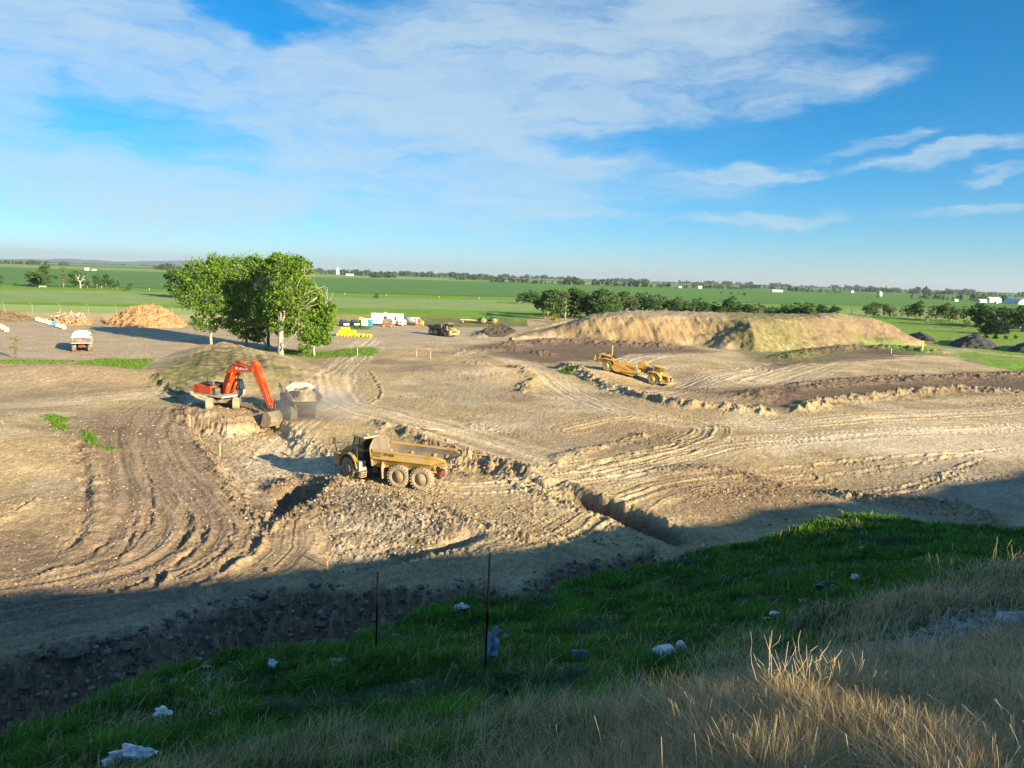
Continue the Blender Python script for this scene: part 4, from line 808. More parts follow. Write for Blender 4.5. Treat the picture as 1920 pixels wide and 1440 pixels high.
def lumpy(name, m, parent, cx, cy, z, rx, ry, h, M=None, n=26, amp=.16, seed=3, pw=2):
    V = []; F = []
    for i in range(n+1):
        for j in range(n+1):
            u, v = i/n*2-1, j/n*2-1; rr = max(0, 1-(abs(u)**pw+abs(v)**pw)); zz = z+h*rr**.8+amp*float(fbm(np.array([cx+u*rx+9.]), np.array([cy+v*ry]), .8, 3, seed)[0])*min(1, rr*3); V.append((cx+u*rx, cy+v*ry, zz))
    for i in range(n):
        for j in range(n): a = i*(n+1)+j; F.append((a, a+n+1, a+n+2, a+1))
    mb = MB(M); mb.add(V, F, True); return mb.build(name, m, parent)
def hauler(name, loc, heading, art, label, group=None, ybody=m_yel, ycab=m_yel, inner=m_worn, load=False, tail=False, tm=None, letter=True, roof=None):
    r = empty(name, loc, heading, label, 'dump truck', group); I = Matrix.Identity(4); A = rotz(art)
    W = 1.72
    # ---- rear unit: open body
    def sec(x, zt, zb, wb, wt, zm): return [(x, -wt, zt), (x, -wt, zm), (x, -wb, zb), (x, wb, zb), (x, wt, zm), (x, wt, zt)]
    S = [sec(-.55, 2.95, 1.55, 1.0, W, 2.3), (sec(-1.6, 2.92, 1.5, 1.0, W, 2.28)), sec(-4.6, 2.86, 1.5, 1.05, W, 2.2), sec(-5.6, 2.84, 1.75, 1.15, W, 2.2), sec(-6.2, 2.8, 2.2, 1.35, W*.97, 2.4), sec(-6.75, 2.6, 2.42, 1.4, W*.9, 2.5)]
    T = .09
    Si = [[(x+(T if k == 0 else 0), y-math.copysign(T, y), z+(T*.9 if z < zt-.3 else 0)) for (x, y, z) in s_ for zt in [s_[0][2]]] for k, s_ in enumerate(S)]
    b = MB(); b.loft(S, False, False); b.cur = 1; b.loft(Si, False, False); b.cur = 0
    for a_, c_ in zip(S, Si):  pass
    for k in range(len(S)-1):   # rim along both sides
        for e in (0, 5):
            x0, y0, z0 = S[k][e]; x1, y1, z1 = S[k+1][e]; s_ = math.copysign(1, y0)
            b.add([(x0, y0+s_*.05, z0+.05), (x1, y1+s_*.05, z1+.05), (x1, y1-s_*.13, z1+.05), (x0, y0-s_*.13, z0+.05), (x0, y0+s_*.05, z0-.12), (x1, y1+s_*.05, z1-.12), (x1, y1-s_*.13, z1-.12), (x0, y0-s_*.13, z0-.12)], [(0, 1, 2, 3), (4, 7, 6, 5), (0, 4, 5, 1), (2, 6, 7, 3), (0, 3, 7, 4), (1, 5, 6, 2)])
    bd = b.build('dump_body', [ybody, inner], r)
    q = MB()  # ribs under the flare, tail edge, side bands
    for s_ in (-1, 1):
        for x in (-.62, -2.55, -4.6, -5.7):
            q.add([(x-.09, s_*W*1.01, 2.32), (x+.09, s_*W*1.01, 2.32), (x+.09, s_*1.03, 1.52), (x-.09, s_*1.03, 1.52), (x-.09, s_*W*.82, 2.32), (x+.09, s_*W*.82, 2.32)], [(0, 1, 2, 3), (0, 3, 4), (1, 5, 2), (4, 5, 1, 0), (3, 2, 5, 4)])
        q.box(-5.6, -.5, s_*W*1.01-.04, s_*W*1.01+.04, 2.22, 2.34); q.box(-5.8, -.6, s_*1.05-.07, s_*1.05+.07, 1.42, 1.56)
    q.build('body_rib', ybody, bd, .01)
    h = MB(); P = [(-W, 1.6), (-W, 2.95), (-W*.92, 3.2), (-W*.55, 3.62), (W*.55, 3.62), (W*.92, 3.2), (W, 2.95), (W, 1.6)]
    h.loft([[(-.45+(z-1.6)*.14+.0, y, z) for y, z in P], [(-.55+(z-1.6)*.14, y, z) for y, z in P]]); h.cur = 1
    h.build('headboard', [ybody, inner], bd, .012)
    h = MB(); h.loft([[(-.565+(z-1.6)*.14, y*.94, z-.03 if z > 2 else z) for y, z in P], [(-.575+(z-1.6)*.14, y*.94, z-.03 if z > 2 else z) for y, z in P]]); h.build('headboard_liner', inner, bd)
    if tail:
        h = MB(); h.loft([[(-6.6, -W*.97, 1.75), (-6.6, W*.97, 1.75), (-6.4, W*.97, 2.9), (-6.4, -W*.97, 2.9)], [(-6.72, -W*.97, 1.75), (-6.72, W*.97, 1.75), (-6.52, W*.97, 2.9), (-6.52, -W*.97, 2.9)]]); h.build('tailgate', m_dgr, bd, .01)
        h = MB(); h.box(-6.6, -7.05, -W, W, 2.88, 3.0); h.box(-6.74, -6.55, -W, W, 1.7, 1.78); h.build('tailgate_edge', m_wht, bd, .01)
    if load: lumpy('soil_load', m_soil, r, -3.6, 0, 2.35, 2.9, 1.58, 1.05, amp=.35, pw=2.2)
    # chassis, axles, mud flaps
    c = MB()
    for s_ in (-1, 1): c.box(-5.8, -.1, s_*.45-.12, s_*.45+.12, .95, 1.38); c.box(-5.4, -2.1, s_*.72-.1, s_*.72+.1, .75, 1.05)
    for x in (-2.75, -4.72): c.tube([(x, -1.2, .93), (x, 1.2, .93)], .2, 10); c.lathe([(.01, -.34), (.34, -.3), (.36, .3), (.01, .34)], (x, 0, .93), 'x', 12)
    c.box(-5.9, -5.65, -.6, .6, .8, 1.35); c.tube([(-.6, 0, 1.1), (.7, 0, 1.1)], .34, 12); c.tube([(-1.0, .55, 1.2), (-2.6, .6, 1.9)], .11, 8); c.tube([(-1.0, -.55, 1.2), (-2.6, -.6, 1.9)], .11, 8)
    c.box(-.5, -.05, -.75, .75, .8, 1.5); c.tube([(-.3, .6, 1.0), (.8, .5, 1.0)], .09, 8); c.tube([(-.3, -.6, 1.0), (.8, -.5, 1.0)], .09, 8)
    for k in range(9): a = random.uniform(-.5, .5); c.tube([(-.7, a, random.uniform(.9, 1.6)), (.1, a+.2, random.uniform(.7, 1.3)), (.7, a, random.uniform(.9, 1.7))], .035, 6)
    c.build('chassis', m_blk, r)
    for s_ in (-1, 1): f = MB(); f.add([(-1.35, s_*.95, .62), (-1.35, s_*1.66, .62), (-1.3, s_*1.68, 1.5), (-1.22, s_*1.3, 2.2), (-1.25, s_*.95, 1.5), (-1.42, s_*.95, .62), (-1.42, s_*1.66, .62), (-1.37, s_*1.68, 1.5), (-1.29, s_*1.3, 2.2), (-1.32, s_*.95, 1.5)], [(0, 1, 2, 3, 4), (9, 8, 7, 6, 5), (0, 5, 6, 1), (1, 6, 7, 2), (2, 7, 8, 3), (3, 8, 9, 4), (4, 9, 5, 0)]); f.build('mud_flap', m_yeld if ybody is m_bedy else ybody, r)
    l = MB(); 
    for s_ in (-1, 1):
        for k in range(3): l.box(-5.96, -5.9, s_*(.35+.0)+k*.12-.16, s_*.35+k*.12-.06, 1.0, 1.14)
    l.box(-5.96, -5.9, -.22, .22, 1.18, 1.34); l.build('tail_lamp', m_redl, r)
    for s_ in (-1, 1):
        for x in (-2.75, -4.72): wheel(r, I, x, s_*1.34, .93, .74, s_, tm=tm)
    # ---- front unit turned about the hinge
    fx = 1.62
    for s_ in (-1, 1): wheel(r, A, fx, s_*1.34, .93, .74, s_, tm=tm)
    c = MB(A); c.box(.3, 3.7, -.5, .5, .75, 1.4); c.tube([(fx, -1.2, .93), (fx, 1.2, .93)], .2, 10); c.box(.25, .75, -1.15, 1.15, 1.2, 2.35); c.box(.1, .5, -.8, .8, .9, 2.0); c.lathe([(.01, 0), (.2, 0), (.2, .9), (.01, .9)], (.45, -1.15, 2.2), 'z', 12)
    for k in range(6): a = random.uniform(-1, 1); c.tube([(.1, a, 1.0), (.0, a+.15, 1.5), (.4, a, 2.1)], .05, 6)
    c.build('front_chassis', m_blk, r, .01)
    hd = MB(A); hd.loft([[(2.1, y*1.15, z) for y, z in ((-.85, 1.35), (-.85, 2.35), (-.62, 2.55), (.62, 2.55), (.85, 2.35), (.85, 1.35))], [(3.2, y*1.1, z) for y, z in ((-.85, 1.3), (-.85, 2.2), (-.62, 2.38), (.62, 2.38), (.85, 2.2), (.85, 1.3))], [(3.85, y*1.0, z) for y, z in ((-.85, .95), (-.85, 1.85), (-.6, 2.0), (.6, 2.0), (.85, 1.85), (.85, .95))]]); hd.build('hood', ycab, r, .03)
    g = MB(A); g.box(3.82, 3.9, -.62, .62, 1.1, 1.8)
    for k in range(7): g.box(3.9, 3.93, -.6, .6, 1.14+k*.095, 1.18+k*.095)
    g.build('grille', m_dgr, r)
    bp = MB(A); bp.loft([[(3.75, -1.55, .6), (3.75, 1.55, .6), (3.75, 1.55, 1.02), (3.75, -1.55, 1.02)], [(4.1, -1.1, .62), (4.1, 1.1, .62), (4.1, 1.1, 1.0), (4.1, -1.1, 1.0)]]); bp.build('bumper', ycab, r, .02)
    for s_ in (-1, 1):
        f = MB(A); a0 = [(fx+1.22*math.cos(t), .93+1.16*math.sin(t)) for t in [R(v) for v in (5, 35, 62, 90, 118, 145, 172)]]; a1 = [(fx+1.34*math.cos(t), .93+1.30*math.sin(t)) for t in [R(v) for v in (172, 145, 118, 90, 62, 35, 5)]]
        y0, y1 = sorted((s_*.92, s_*1.74)); n7 = 7
        for k in range(6):
            p = [a0[k], a0[k+1], a1[5-k], a1[6-k]]; f.prism(p, y0, y1)
        fe = f.build('fender', ycab, r, .01)
        f = MB(A); y0, y1 = sorted((s_*.93, s_*1.7)); f.box(2.92, 3.75, y0, y1, .85, 1.9); f.build('headlamp_panel', ycab, r, .03)
        f = MB(A); f.box(3.74, 3.8, *sorted((s_*1.05, s_*1.35)), 1.35, 1.6); f.box(3.74, 3.8, *sorted((s_*1.4, s_*1.62)), 1.35, 1.6); f.build('headlight', m_lamp, r)
        f = MB(A); y0, y1 = sorted((s_*.98, s_*1.66)); f.box(.02, .42, y0, y1, .95, 1.72); f.build('side_box', m_lgrey, r, .03)
        f = MB(A)
        for k in range(3): f.box(-.1-.06*k, .36-.06*k, *sorted((s_*1.05, s_*1.62)), .42+.2*k, .47+.2*k)
        f.box(-.05, .0, *sorted((s_*1.0, s_*1.06)), .4, 1.2); f.build('step', m_soilsteel, r)
        f = MB(A)  # hand rails
        f.tube([(3.6, s_*1.55, 1.9), (3.6, s_*1.55, 2.7), (2.3, s_*1.6, 2.9), (2.3, s_*1.6, 2.2)], .028, 6); f.tube([(3.0, s_*1.57, 2.0), (3.0, s_*1.57, 2.8)], .022, 6); f.tube([(3.95, s_*1.2, 1.0), (3.98, s_*1.2, 2.1), (3.98, s_*.8, 2.1), (3.95, s_*.8, 1.0)], .028, 6)
        f.tube([(.35, s_*1.62, 1.1), (.35, s_*1.66, 2.9), (.8, s_*1.6, 2.9)], .025, 6); f.build('handrail', m_dgr, r)
        f = MB(A); f.tube([(3.5, s_*1.5, 1.9), (3.55, s_*1.75, 3.0)], .025, 6); f.box(3.46, 3.56, s_*1.75-.14, s_*1.75+.14, 2.6, 3.15); f.build('mirror', m_blk, r)
    # cab with real openings filled by glass
    x0, x1, y0, y1, z0, z1, zt = .55, 2.15, -.85, .85, 2.0, 2.55, 3.45
    c = MB(A); c.box(x0, x1+.15, y0, y1, 1.6, z1); cb = c.build('cab', ycab, r, .02)
    c = MB(A)
    for x, s_, xt in ((x0+.04, -1, x0+.1), (x0+.04, 1, x0+.1), (x1+.08, -1, x1-.18), (x1+.08, 1, x1-.18), ((x0+x1)/2-.1, -1, (x0+x1)/2-.1), ((x0+x1)/2-.1, 1, (x0+x1)/2-.1)): c.tube([(x, s_*(y1-.05), z1), (xt, s_*(y1-.09), zt)], .055, 4, smooth=False)
    c.box(x0+.05, x1-.1, y0+.03, y1-.03, zt-.06, zt+.02); c.box(x0+.3, x0+.7, -.3, .3, z1, z1+.75); c.box(x1-.5, x1-.3, -.25, .25, z1, z1+.3); c.build('cab_frame', m_blk, cb)
    c = MB(A); c.loft([[(x0+.03, y0+.02, z1), (x1+.11, y0+.02, z1), (x1+.11, y1-.02, z1), (x0+.03, y1-.02, z1)], [(x0+.08, y0+.06, zt-.03), (x1-.16, y0+.06, zt-.03), (x1-.16, y1-.06, zt-.03), (x0+.08, y1-.06, zt-.03)]]); c.build('window', m_pane, cb)
    c = MB(A); c.loft([[(x0-.15, y0-.08, zt), (x1+.12, y0-.08, zt), (x1+.12, y1+.08, zt), (x0-.15, y1+.08, zt)], [(x0-.05, y0, zt+.14), (x1-.0, y0, zt+.14), (x1-.0, y1, zt+.14), (x0-.05, y1, zt+.14)]]); c.build('roof', roof or m_yeld, cb, .03)
    c = MB(A); c.lathe([(.09, 0), (.09, .16), (.05, .22), (.01, .23)], (x0+.1, .4, zt+.14), 'z', 10); c.build('beacon', mat('amber_lens', (.8, .3, .02), .3), cb)
    c = MB(A); c.lathe([(.17, 0), (.17, .55), (.24, .6), (.24, .7), (.01, .75)], (1.9, -1.3, 2.2), 'z', 14); c.build('air_cleaner', m_lgrey, r)
    if letter:
        for s_ in (1, -1):
            Mx = Matrix.Translation((-1.95, s_*(W+.012), 2.62)) @ Matrix.Rotation(math.pi/2, 4, 'X') if s_ < 0 else Matrix.Translation((-1.95, W+.012, 2.62)) @ Matrix.Rotation(math.pi, 4, 'Z') @ Matrix.Rotation(math.pi/2, 4, 'X')
            text('HM400', .34, m_mblk, bd, Mx)
            k = MB(); 
            for j in range(3): k.box(-1.28, -.62, s_*(W+.004)-.008, s_*(W+.004)+.008, 2.42+j*.13, 2.48+j*.13)
            k.build('stripe', m_mblk, bd)
    return r
# see-through tinted pane
m_pane, _nt, _o = nodes('tinted_pane'); _g = _nt.nodes.new('ShaderNodeBsdfGlossy'); _g.inputs['Roughness'].default_value = .05; _t = _nt.nodes.new('ShaderNodeBsdfTransparent'); _t.inputs['Color'].default_value = (.45, .6, .58, 1); _x = _nt.nodes.new('ShaderNodeMixShader'); _x.inputs[0].default_value = .16; _nt.links.new(_t.outputs[0], _x.inputs[1]); _nt.links.new(_g.outputs[0], _x.inputs[2]); _nt.links.new(_x.outputs[0], _o.inputs[0])
def at(px, py, dz=0): x, y = G(px, py); return (x, y, ground_z(x, y)+dz)
hb_ = (-9.65, 61.0)
hauler('articulated_dump_truck', (-11.0, 60.1, ground_z(-9.4, 59.6)+.02), R(163), R(-27), 'empty yellow articulated dump truck seen from its left side beside the rubbish heap', 'articulated dump trucks', ybody=m_bedy, tm=m_tyrel)
x, y, z = at(566, 780); hauler('articulated_dump_truck', (-25.3, 88.1, ground_z(-24.3, 85)), R(113), R(4), 'dusty dump truck heaped with soil, seen from behind next to the orange excavator', 'articulated dump trucks', ybody=m_worn, ycab=m_dgr, inner=m_worn, load=True, tm=m_tyrel, letter=False)
x, y, z = at(838, 630); hauler('articulated_dump_truck', (-18.6, 206.5, 0), R(-42), R(-6), 'small far dump truck with dark body facing right on the yard near the tractor', 'articulated dump trucks', ybody=m_dgr, ycab=m_yel, letter=False, roof=m_yel)
x, y, z = at(145, 662); hauler('dump_truck', (-85.5, 147.5, ground_z(-82, 141)), R(119), 0, 'grey white dump truck seen from behind on the yard left of the tall poplars', 'articulated dump trucks', ybody=m_lgrey, ycab=m_lgrey, inner=m_cream, tail=True, letter=False, roof=m_wht)
# ---------------------------------------------------------------- excavator
def excavator():
    gx, gy = -34.1, 87.2; z0 = ground_z(gx, gy)+.03
    r = empty('excavator', (gx, gy, z0), 0, 'big orange excavator with its bucket down by the dusty loaded dump truck', 'excavator')
    T = Matrix.Rotation(R(-72), 4, 'Z')
    for s in (-1, 1):
        t = MB(T); prof = []; L_, Hh = 2.0, .52
        for k in range(9): a = R(-90+k*22.5); prof.append((L_+Hh*math.cos(a), Hh+.05+Hh*math.sin(a)))
        for k in range(9): a = R(90+k*22.5); prof.append((-L_+Hh*math.cos(a), Hh+.05+Hh*math.sin(a)))
        t.prism(prof, s*1.45-.37, s*1.45+.37)
        # shoe cleats round the belt
        per = []; 
        for i in range(len(prof)):
            p, q = prof[i], prof[(i+1) % len(prof)]; n = max(1, int(math.hypot(q[0]-p[0], q[1]-p[1])/.2))
            for j in range(n): per.append(((p[0]+(q[0]-p[0])*j/n, p[1]+(q[1]-p[1])*j/n), math.atan2(q[1]-p[1], q[0]-p[0])))
        for (px, pz), a in per: t.box(px-.025, px+.025, s*1.45-.37, s*1.45+.37, pz-.045, pz+.045, rot=Matrix.Rotation(-a, 3, 'Y'))
        t.build('track', m_soilsteel, r)
        t = MB(T); t.box(-1.9, 1.9, s*1.45-.2*s-.12, s*1.45-.2*s+.12, .3, .85); t.build('track_frame', m_dgr, r)
    u = MB(T); u.box(-1.0, 1.0, -1.15, 1.15, .55, 1.0); u.lathe([(.01, 0), (.75, 0), (.75, .32), (.01, .32)], (0, 0, 1.0), 'z', 24); u.build('undercarriage', m_dgr, r, .03)
    H = Matrix.Rotation(R(-31), 4, 'Z')
    p = MB(H); p.box(-3.1, 1.7, -1.55, 1.55, 1.28, 1.5); p.build('platform', m_lgrey, r, .02)
    for s, nm in ((-1, 'side_panel'), (1, 'side_panel')):
        p = MB(H); p.box(-2.85, -.25 if s < 0 else -.1, *sorted((s*.72, s*1.55)), 1.52, 2.5); p.build(nm, m_org, r, .04)
    p = MB(H); p.box(-.24, .45, -1.5, -.75, 1.52, 2.25); p.box(-.22, .4, -1.45, -.8, 2.25, 2.32); p.build('fuel_tank', m_dgr, r, .03)
    p = MB(H); p.prism([(-2.86, 1.3), (-2.86, 2.55), (-3.3, 2.5), (-3.62, 2.2), (-3.62, 1.5), (-3.3, 1.3)], -1.5, 1.5); p.build('counterweight', m_org, r, .05)
    p = MB(H); p.box(-2.8, -.6, -.7, .7, 1.52, 2.62); p.box(-2.2, -1.2, -1.3, -.2, 2.5, 2.78); p.box(-1.1, -.3, -1.4, -.2, 2.5, 2.66); p.lathe([(.09, 0), (.09, .6), (.08, .6), (.01, .6)], (-2.3, -.4, 2.6), 'z', 10); p.build('engine_cover', m_blk, r, .04)
    p = MB(H); p.tube([(-2.6, -1.4, 2.5), (-2.6, -1.4, 3.0), (-.4, -1.4, 3.0), (-.4, -1.4, 2.5)], .025, 6); p.tube([(-2.9, -.9, 2.5), (-3.0, -1.0, 3.5)], .02, 6); p.tube([(.3, -1.5, 2.2), (.45, -1.7, 2.9)], .02, 5); p.box(.38, .48, -1.8, -1.6, 2.8, 3.15); p.build('handrail', m_dgr, r)
    # cab
    c = MB(H); c.prism([(.15, 1.52), (1.9, 1.52), (2.0, 2.05), (.15, 2.05)], .62, 1.55); cb = c.build('cab', m_lgrey, r, .03)
    c = MB(H)
    for x, xt in ((.2, .2), (1.0, 1.0), (1.97, 1.6)):
        for y in (.67, 1.5): c.tube([(x, y, 2.03), (xt, y, 3.15)], .05, 4, smooth=False)
    c.box(.15, 1.65, .62, 1.55, 3.1, 3.22); c.box(.45, .8, .9, 1.3, 2.05, 2.8); c.build('cab_frame', m_blk, cb)
    c = MB(H); c.loft([[(.17, .64, 2.05), (1.98, .64, 2.05), (1.98, 1.53, 2.05), (.17, 1.53, 2.05)], [(.17, .64, 3.12), (1.62, .64, 3.12), (1.62, 1.53, 3.12), (.17, 1.53, 3.12)]]); c.build('window', m_pane, cb)
    # boom (curved box), sizes in the house plane
    def plate(prof, y0, y1, nm, m, par=r, bev=.03): q = MB(H); q.prism(prof, y0, y1); return q.build(nm, m, par, bev)
    boom = [(.25, 1.75), (.62, 1.6), (1.3, 2.75), (2.0, 3.75), (2.75, 4.25), (4.2, 4.5), (5.55, 4.62), (5.75, 4.85), (5.6, 5.05), (4.2, 5.15), (2.7, 5.3), (1.95, 5.1), (1.25, 4.45), (.55, 3.1), (.2, 2.1)]
    bo = plate(boom, -.38, .30, 'boom', m_org)
    q = MB(H)  # lift cylinders
    for y in (-.56, .48): q.tube([(1.0, y, 1.75), (1.75, y, 3.0)], .15, 10); q.tube([(1.75, y, 3.0), (2.35, y, 4.35)], .085, 8)
    q.build('lift_cylinder', m_org, bo)
    q = MB(H); q.tube([(2.3, -.04, 5.45), (4.3, -.04, 5.5)], .16, 10); q.box(2.1, 2.5, -.2, .12, 5.15, 5.55); q.build('arm_cylinder', m_org, bo); q = MB(H); q.tube([(4.3, -.04, 5.5), (5.25, -.04, 5.58)], .08, 8); q.build('piston_rod', m_lamp, bo)
    q = MB(H); q.tube([(1.0, -.42, 4.1), (2.2, -.42, 5.2), (3.2, -.42, 5.2), (4.6, -.42, 5.0)], .035, 6); q.tube([(1.0, .34, 4.1), (2.2, .34, 5.2), (3.2, .34, 5.2), (4.6, .34, 5.0)], .035, 6); q.build('hydraulic_hose', m_blk, bo)
    for s in (-1, 1):
        y = -.386 if s < 0 else .306; Mx = H @ Matrix.Translation((4.0, y, 4.83)) @ Matrix.Rotation(R(-4), 4, 'Y') @ (Matrix.Rotation(math.pi/2, 4, 'X') if s < 0 else Matrix.Rotation(math.pi, 4, 'Z') @ Matrix.Rotation(math.pi/2, 4, 'X'))
        text('HITACHI', .36, m_mark, bo, Mx); k = MB(H); k.box(2.7, 3.02, y-.004, y+.004, 4.68, 4.98); k.build('emblem', m_mark, bo)
    # arm
    arm = [(5.15, 5.75), (5.55, 5.95), (5.95, 5.75), (6.6, 4.5), (8.15, 1.35), (8.3, .75), (8.0, .65), (7.0, 2.3), (5.7, 4.3), (5.3, 4.95)]
    ar = plate(arm, -.32, .24, 'arm', m_org)
    q = MB(H)
    for y in (-.18, .1): q.tube([(6.25, y, 5.35), (7.2, y, 3.55)], .13, 10); q.tube([(7.2, y, 3.55), (8.4, y, 1.3)], .06, 8)
    q.box(6.05, 6.3, -.26, .18, 5.2, 5.5); q.build('bucket_cylinder', m_org, ar)
    q = MB(H); q.tube([(5.6, -.4, 4.9), (5.3, -.6, 4.2), (5.9, -.45, 3.9)], .035, 6); q.tube([(7.4, -.38, 1.8), (7.1, -.5, .9), (7.7, -.4, .4)], .035, 6)
    q.tube([(8.1, -.3, 1.0), (8.6, -.3, 1.15), (8.55, -.3, .4)], .075, 6); q.tube([(8.1, .22, 1.0), (8.6, .22, 1.15), (8.55, .22, .4)], .075, 6); q.build('linkage', m_dgr, ar)
    # bucket: opening towards the machine
    bw = .88; prof = [(7.95, 0.33), (8.6, 0.43), (9.1, -0.07), (9.1, -0.72), (8.7, -1.24), (7.95, -1.47), (7.4, -1.24)]
    q = MB(H)
    inner = [(8.0, 0.24), (8.55, 0.32), (8.98, -0.12), (8.98, -0.7), (8.63, -1.15), (7.95, -1.37), (7.45, -1.17)]
    n = len(prof)
    for k in range(n-1): q.prism([prof[k], prof[k+1], inner[k+1], inner[k]], -bw-.05, bw-.05)
    for y in (-bw-.05, bw-.11): q.prism(prof, y, y+.06)
    bk = q.build('bucket', m_soilsteel, ar, .015)
    q = MB(H)
    for k in range(5): y = -bw+.05+k*(2*bw-.3)/4; q.add([(7.5, y, -1.34), (7.5, y+.16, -1.34), (7.15, y+.11, -1.12), (7.15, y+.05, -1.12), (7.5, y, -1.18), (7.5, y+.16, -1.18)], [(0, 1, 2, 3), (4, 3, 2, 5), (0, 3, 4), (1, 5, 2), (0, 4, 5, 1)])
    q.build('bucket_tooth', m_worn, bk)
    q = MB(H)
    for (a, b_) in ((prof[1], prof[2]), (prof[2], prof[3]), (prof[3], prof[4])):
        for t in (.15, .5, .85): x, z = a[0]+(b_[0]-a[0])*t, a[1]+(b_[1]-a[1])*t; q.box(x-.04, x+.05, -bw, bw-.1, z-.03, z+.03)
    q.build('wear_strip', m_worn, bk); return r
excavator()
# ---------------------------------------------------------------- wheel scraper
def scraper():
    xf, yf = 25.0, 129.2; xr, yr = 17.4, 133.4; zf, zr = ground_z(xf, yf), ground_z(xr, yr); L_ = math.hypot(xf-xr, yf-yr)
    r = empty('wheel_scraper', (xr, yr, zr), 0, 'yellow two-engine wheel scraper crossing the graded dirt in front of the earth mound', 'scraper'); r.rotation_euler = (0, math.atan2(zr-zf, L_)*1, math.atan2(yf-yr, xf-xr))
    I = Matrix.Identity(4); rw = 1.0
    for s in (-1, 1): wheel(r, I, 0, s*1.28, rw, .78, s, lugs=26, rm=m_rimy); wheel(r, I, L_, s*1.25, rw, .78, s, lugs=26, rm=m_rimy)
    # rear engine and push block
    b = MB(); b.prism([(-2.2, 1.5), (-2.3, 2.5), (-1.9, 2.75), (-.3, 2.7), (.6, 2.45), (.9, 1.2), (-1.2, 1.1)], -.75, .75); e = b.build('rear_engine', m_scr, r, .04)
    b = MB(); b.box(-1.75, .2, -.78, .78, 1.95, 2.5); b.tube([(-.9, .3, 2.7), (-.9, .3, 3.6)], .08, 8); b.tube([(-.2, -.3, 2.7), (-.2, -.3, 3.4)], .06, 8); b.lathe([(.16, 0), (.16, .45), (.01, .5)], (-1.0, -.2, 2.7), 'z', 10); b.box(.1, .7, -.6, .6, 2.3, 2.8); b.build('engine_bay', m_blk, e)
    b = MB(); b.box(-2.9, -2.2, -.5, .5, 1.2, 1.9); b.box(-3.0, -2.85, -.8, .8, 1.0, 2.1); b.build('push_block', m_scr, r, .03)
    for s in (-1, 1): b = MB(); b.prism([(-1.2, 1.95), (-.9, 2.2), (.9, 2.2), (1.3, 1.7), (1.25, 1.6), (.85, 2.1), (-.85, 2.1), (-1.1, 1.88)], *sorted((s*.85, s*1.7))); b.build('fender', m_scr, r, .01)
    # bowl: side plates, floor, ejector
    for s in (-1, 1):
        y0, y1 = sorted((s*1.5, s*1.62)); b = MB(); b.prism([(.9, .9), (1.2, 2.45), (1.9, 2.6), (2.5, 1.95), (4.9, 1.45), (5.2, 1.0), (5.0, .45), (1.6, .42)], y0, y1); sp = b.build('bowl_side', m_scr, r, .02)
        b = MB(); b.box(1.2, 5.0, y0-.05, y1+.05, 1.38, 1.5, rot=Matrix.Rotation(R(8), 3, 'Y')); b.box(1.3, 4.9, y0-.04, y1+.04, .5, .62); b.build('bowl_rib', m_scr, sp)
        b = MB(); y0, y1 = sorted((s*1.66, s*1.86)); b.prism([(3.0, .7), (3.1, .95), (5.7, 1.7), (6.05, 1.6), (6.05, 1.25), (5.7, 1.2)], y0, y1); b.build('draft_arm', m_scr, r, .03)
        b = MB(); b.tube([(5.6, s*1.3, 1.7), (5.0, s*1.4, 2.6)], .11, 8); b.build('bowl_cylinder', m_scr, r)
    b = MB(); b.box(1.0, 5.0, -1.5, 1.5, .45, .6); b.build('bowl_floor', m_worn, r)
    b = MB(); b.prism([(1.3, .62), (1.5, 2.5), (1.9, 2.6), (2.6, .62)], -1.45, 1.45); b.build('ejector', m_worn, r, .03)
    b = MB(); b.prism([(4.1, .6), (4.3, 1.7), (5.0, 1.95), (5.35, 1.3), (5.2, .6)], -1.45, 1.45); b.build('apron', m_worn, r, .04)
    b = MB(); b.tube([(5.7, -1.75, 1.5), (5.7, 1.75, 1.5)], .28, 12); b.build('cross_tube', m_scr, r)
    # gooseneck arch
    goose = [(5.4, 1.35), (5.1, 2.3), (5.5, 3.0), (6.2, 3.2), (6.9, 2.8), (7.3, 2.0), (7.7, 1.4), (7.1, 1.25), (6.7, 1.9), (6.3, 2.5), (5.95, 2.5), (5.85, 2.0), (6.0, 1.35)]
    b = MB(); b.prism(goose, -.32, .32); g = b.build('gooseneck', m_scr, r, .04)
    b = MB(); b.tube([(6.8, .35, 1.5), (6.3, .5, 2.3)], .09, 8); b.tube([(6.8, -.35, 1.5), (6.3, -.5, 2.3)], .09, 8); b.tube([(4.9, 0, 2.5), (5.4, 0, 2.9), (6.6, 0, 2.7), (7.4, .1, 2.0)], .05, 6); b.box(6.4, 7.3, -.5, .5, 1.4, 1.9); b.box(6.9, 7.6, -.6, .6, 1.9, 2.4); b.build('hydraulics', m_dgr, g)
    # tractor
    b = MB(); b.box(L_-1.2, L_+2.3, -.7, .7, .85, 1.35); b.build('tractor_frame', m_dgr, r, .03)
    b = MB(); b.prism([(L_+.2, 1.35), (L_+.2, 2.1), (L_+2.5, 1.9), (L_+2.6, 1.25), (L_+2.3, .9), (L_+1.1, .9)], -.75, .75); t = b.build('engine_hood', m_scr, r, .05)
    b = MB(); b.box(L_+1.2, L_+2.2, -.77, .77, 1.25, 1.8); b.box(L_+2.56, L_+2.66, -.5, .5, 1.0, 1.8); b.build('radiator_grille', m_blk, t)
    b = MB(); b.box(L_+2.5, L_+2.85, -1.3, 1.3, .65, .98); b.build('bumper', m_scr, r, .04)
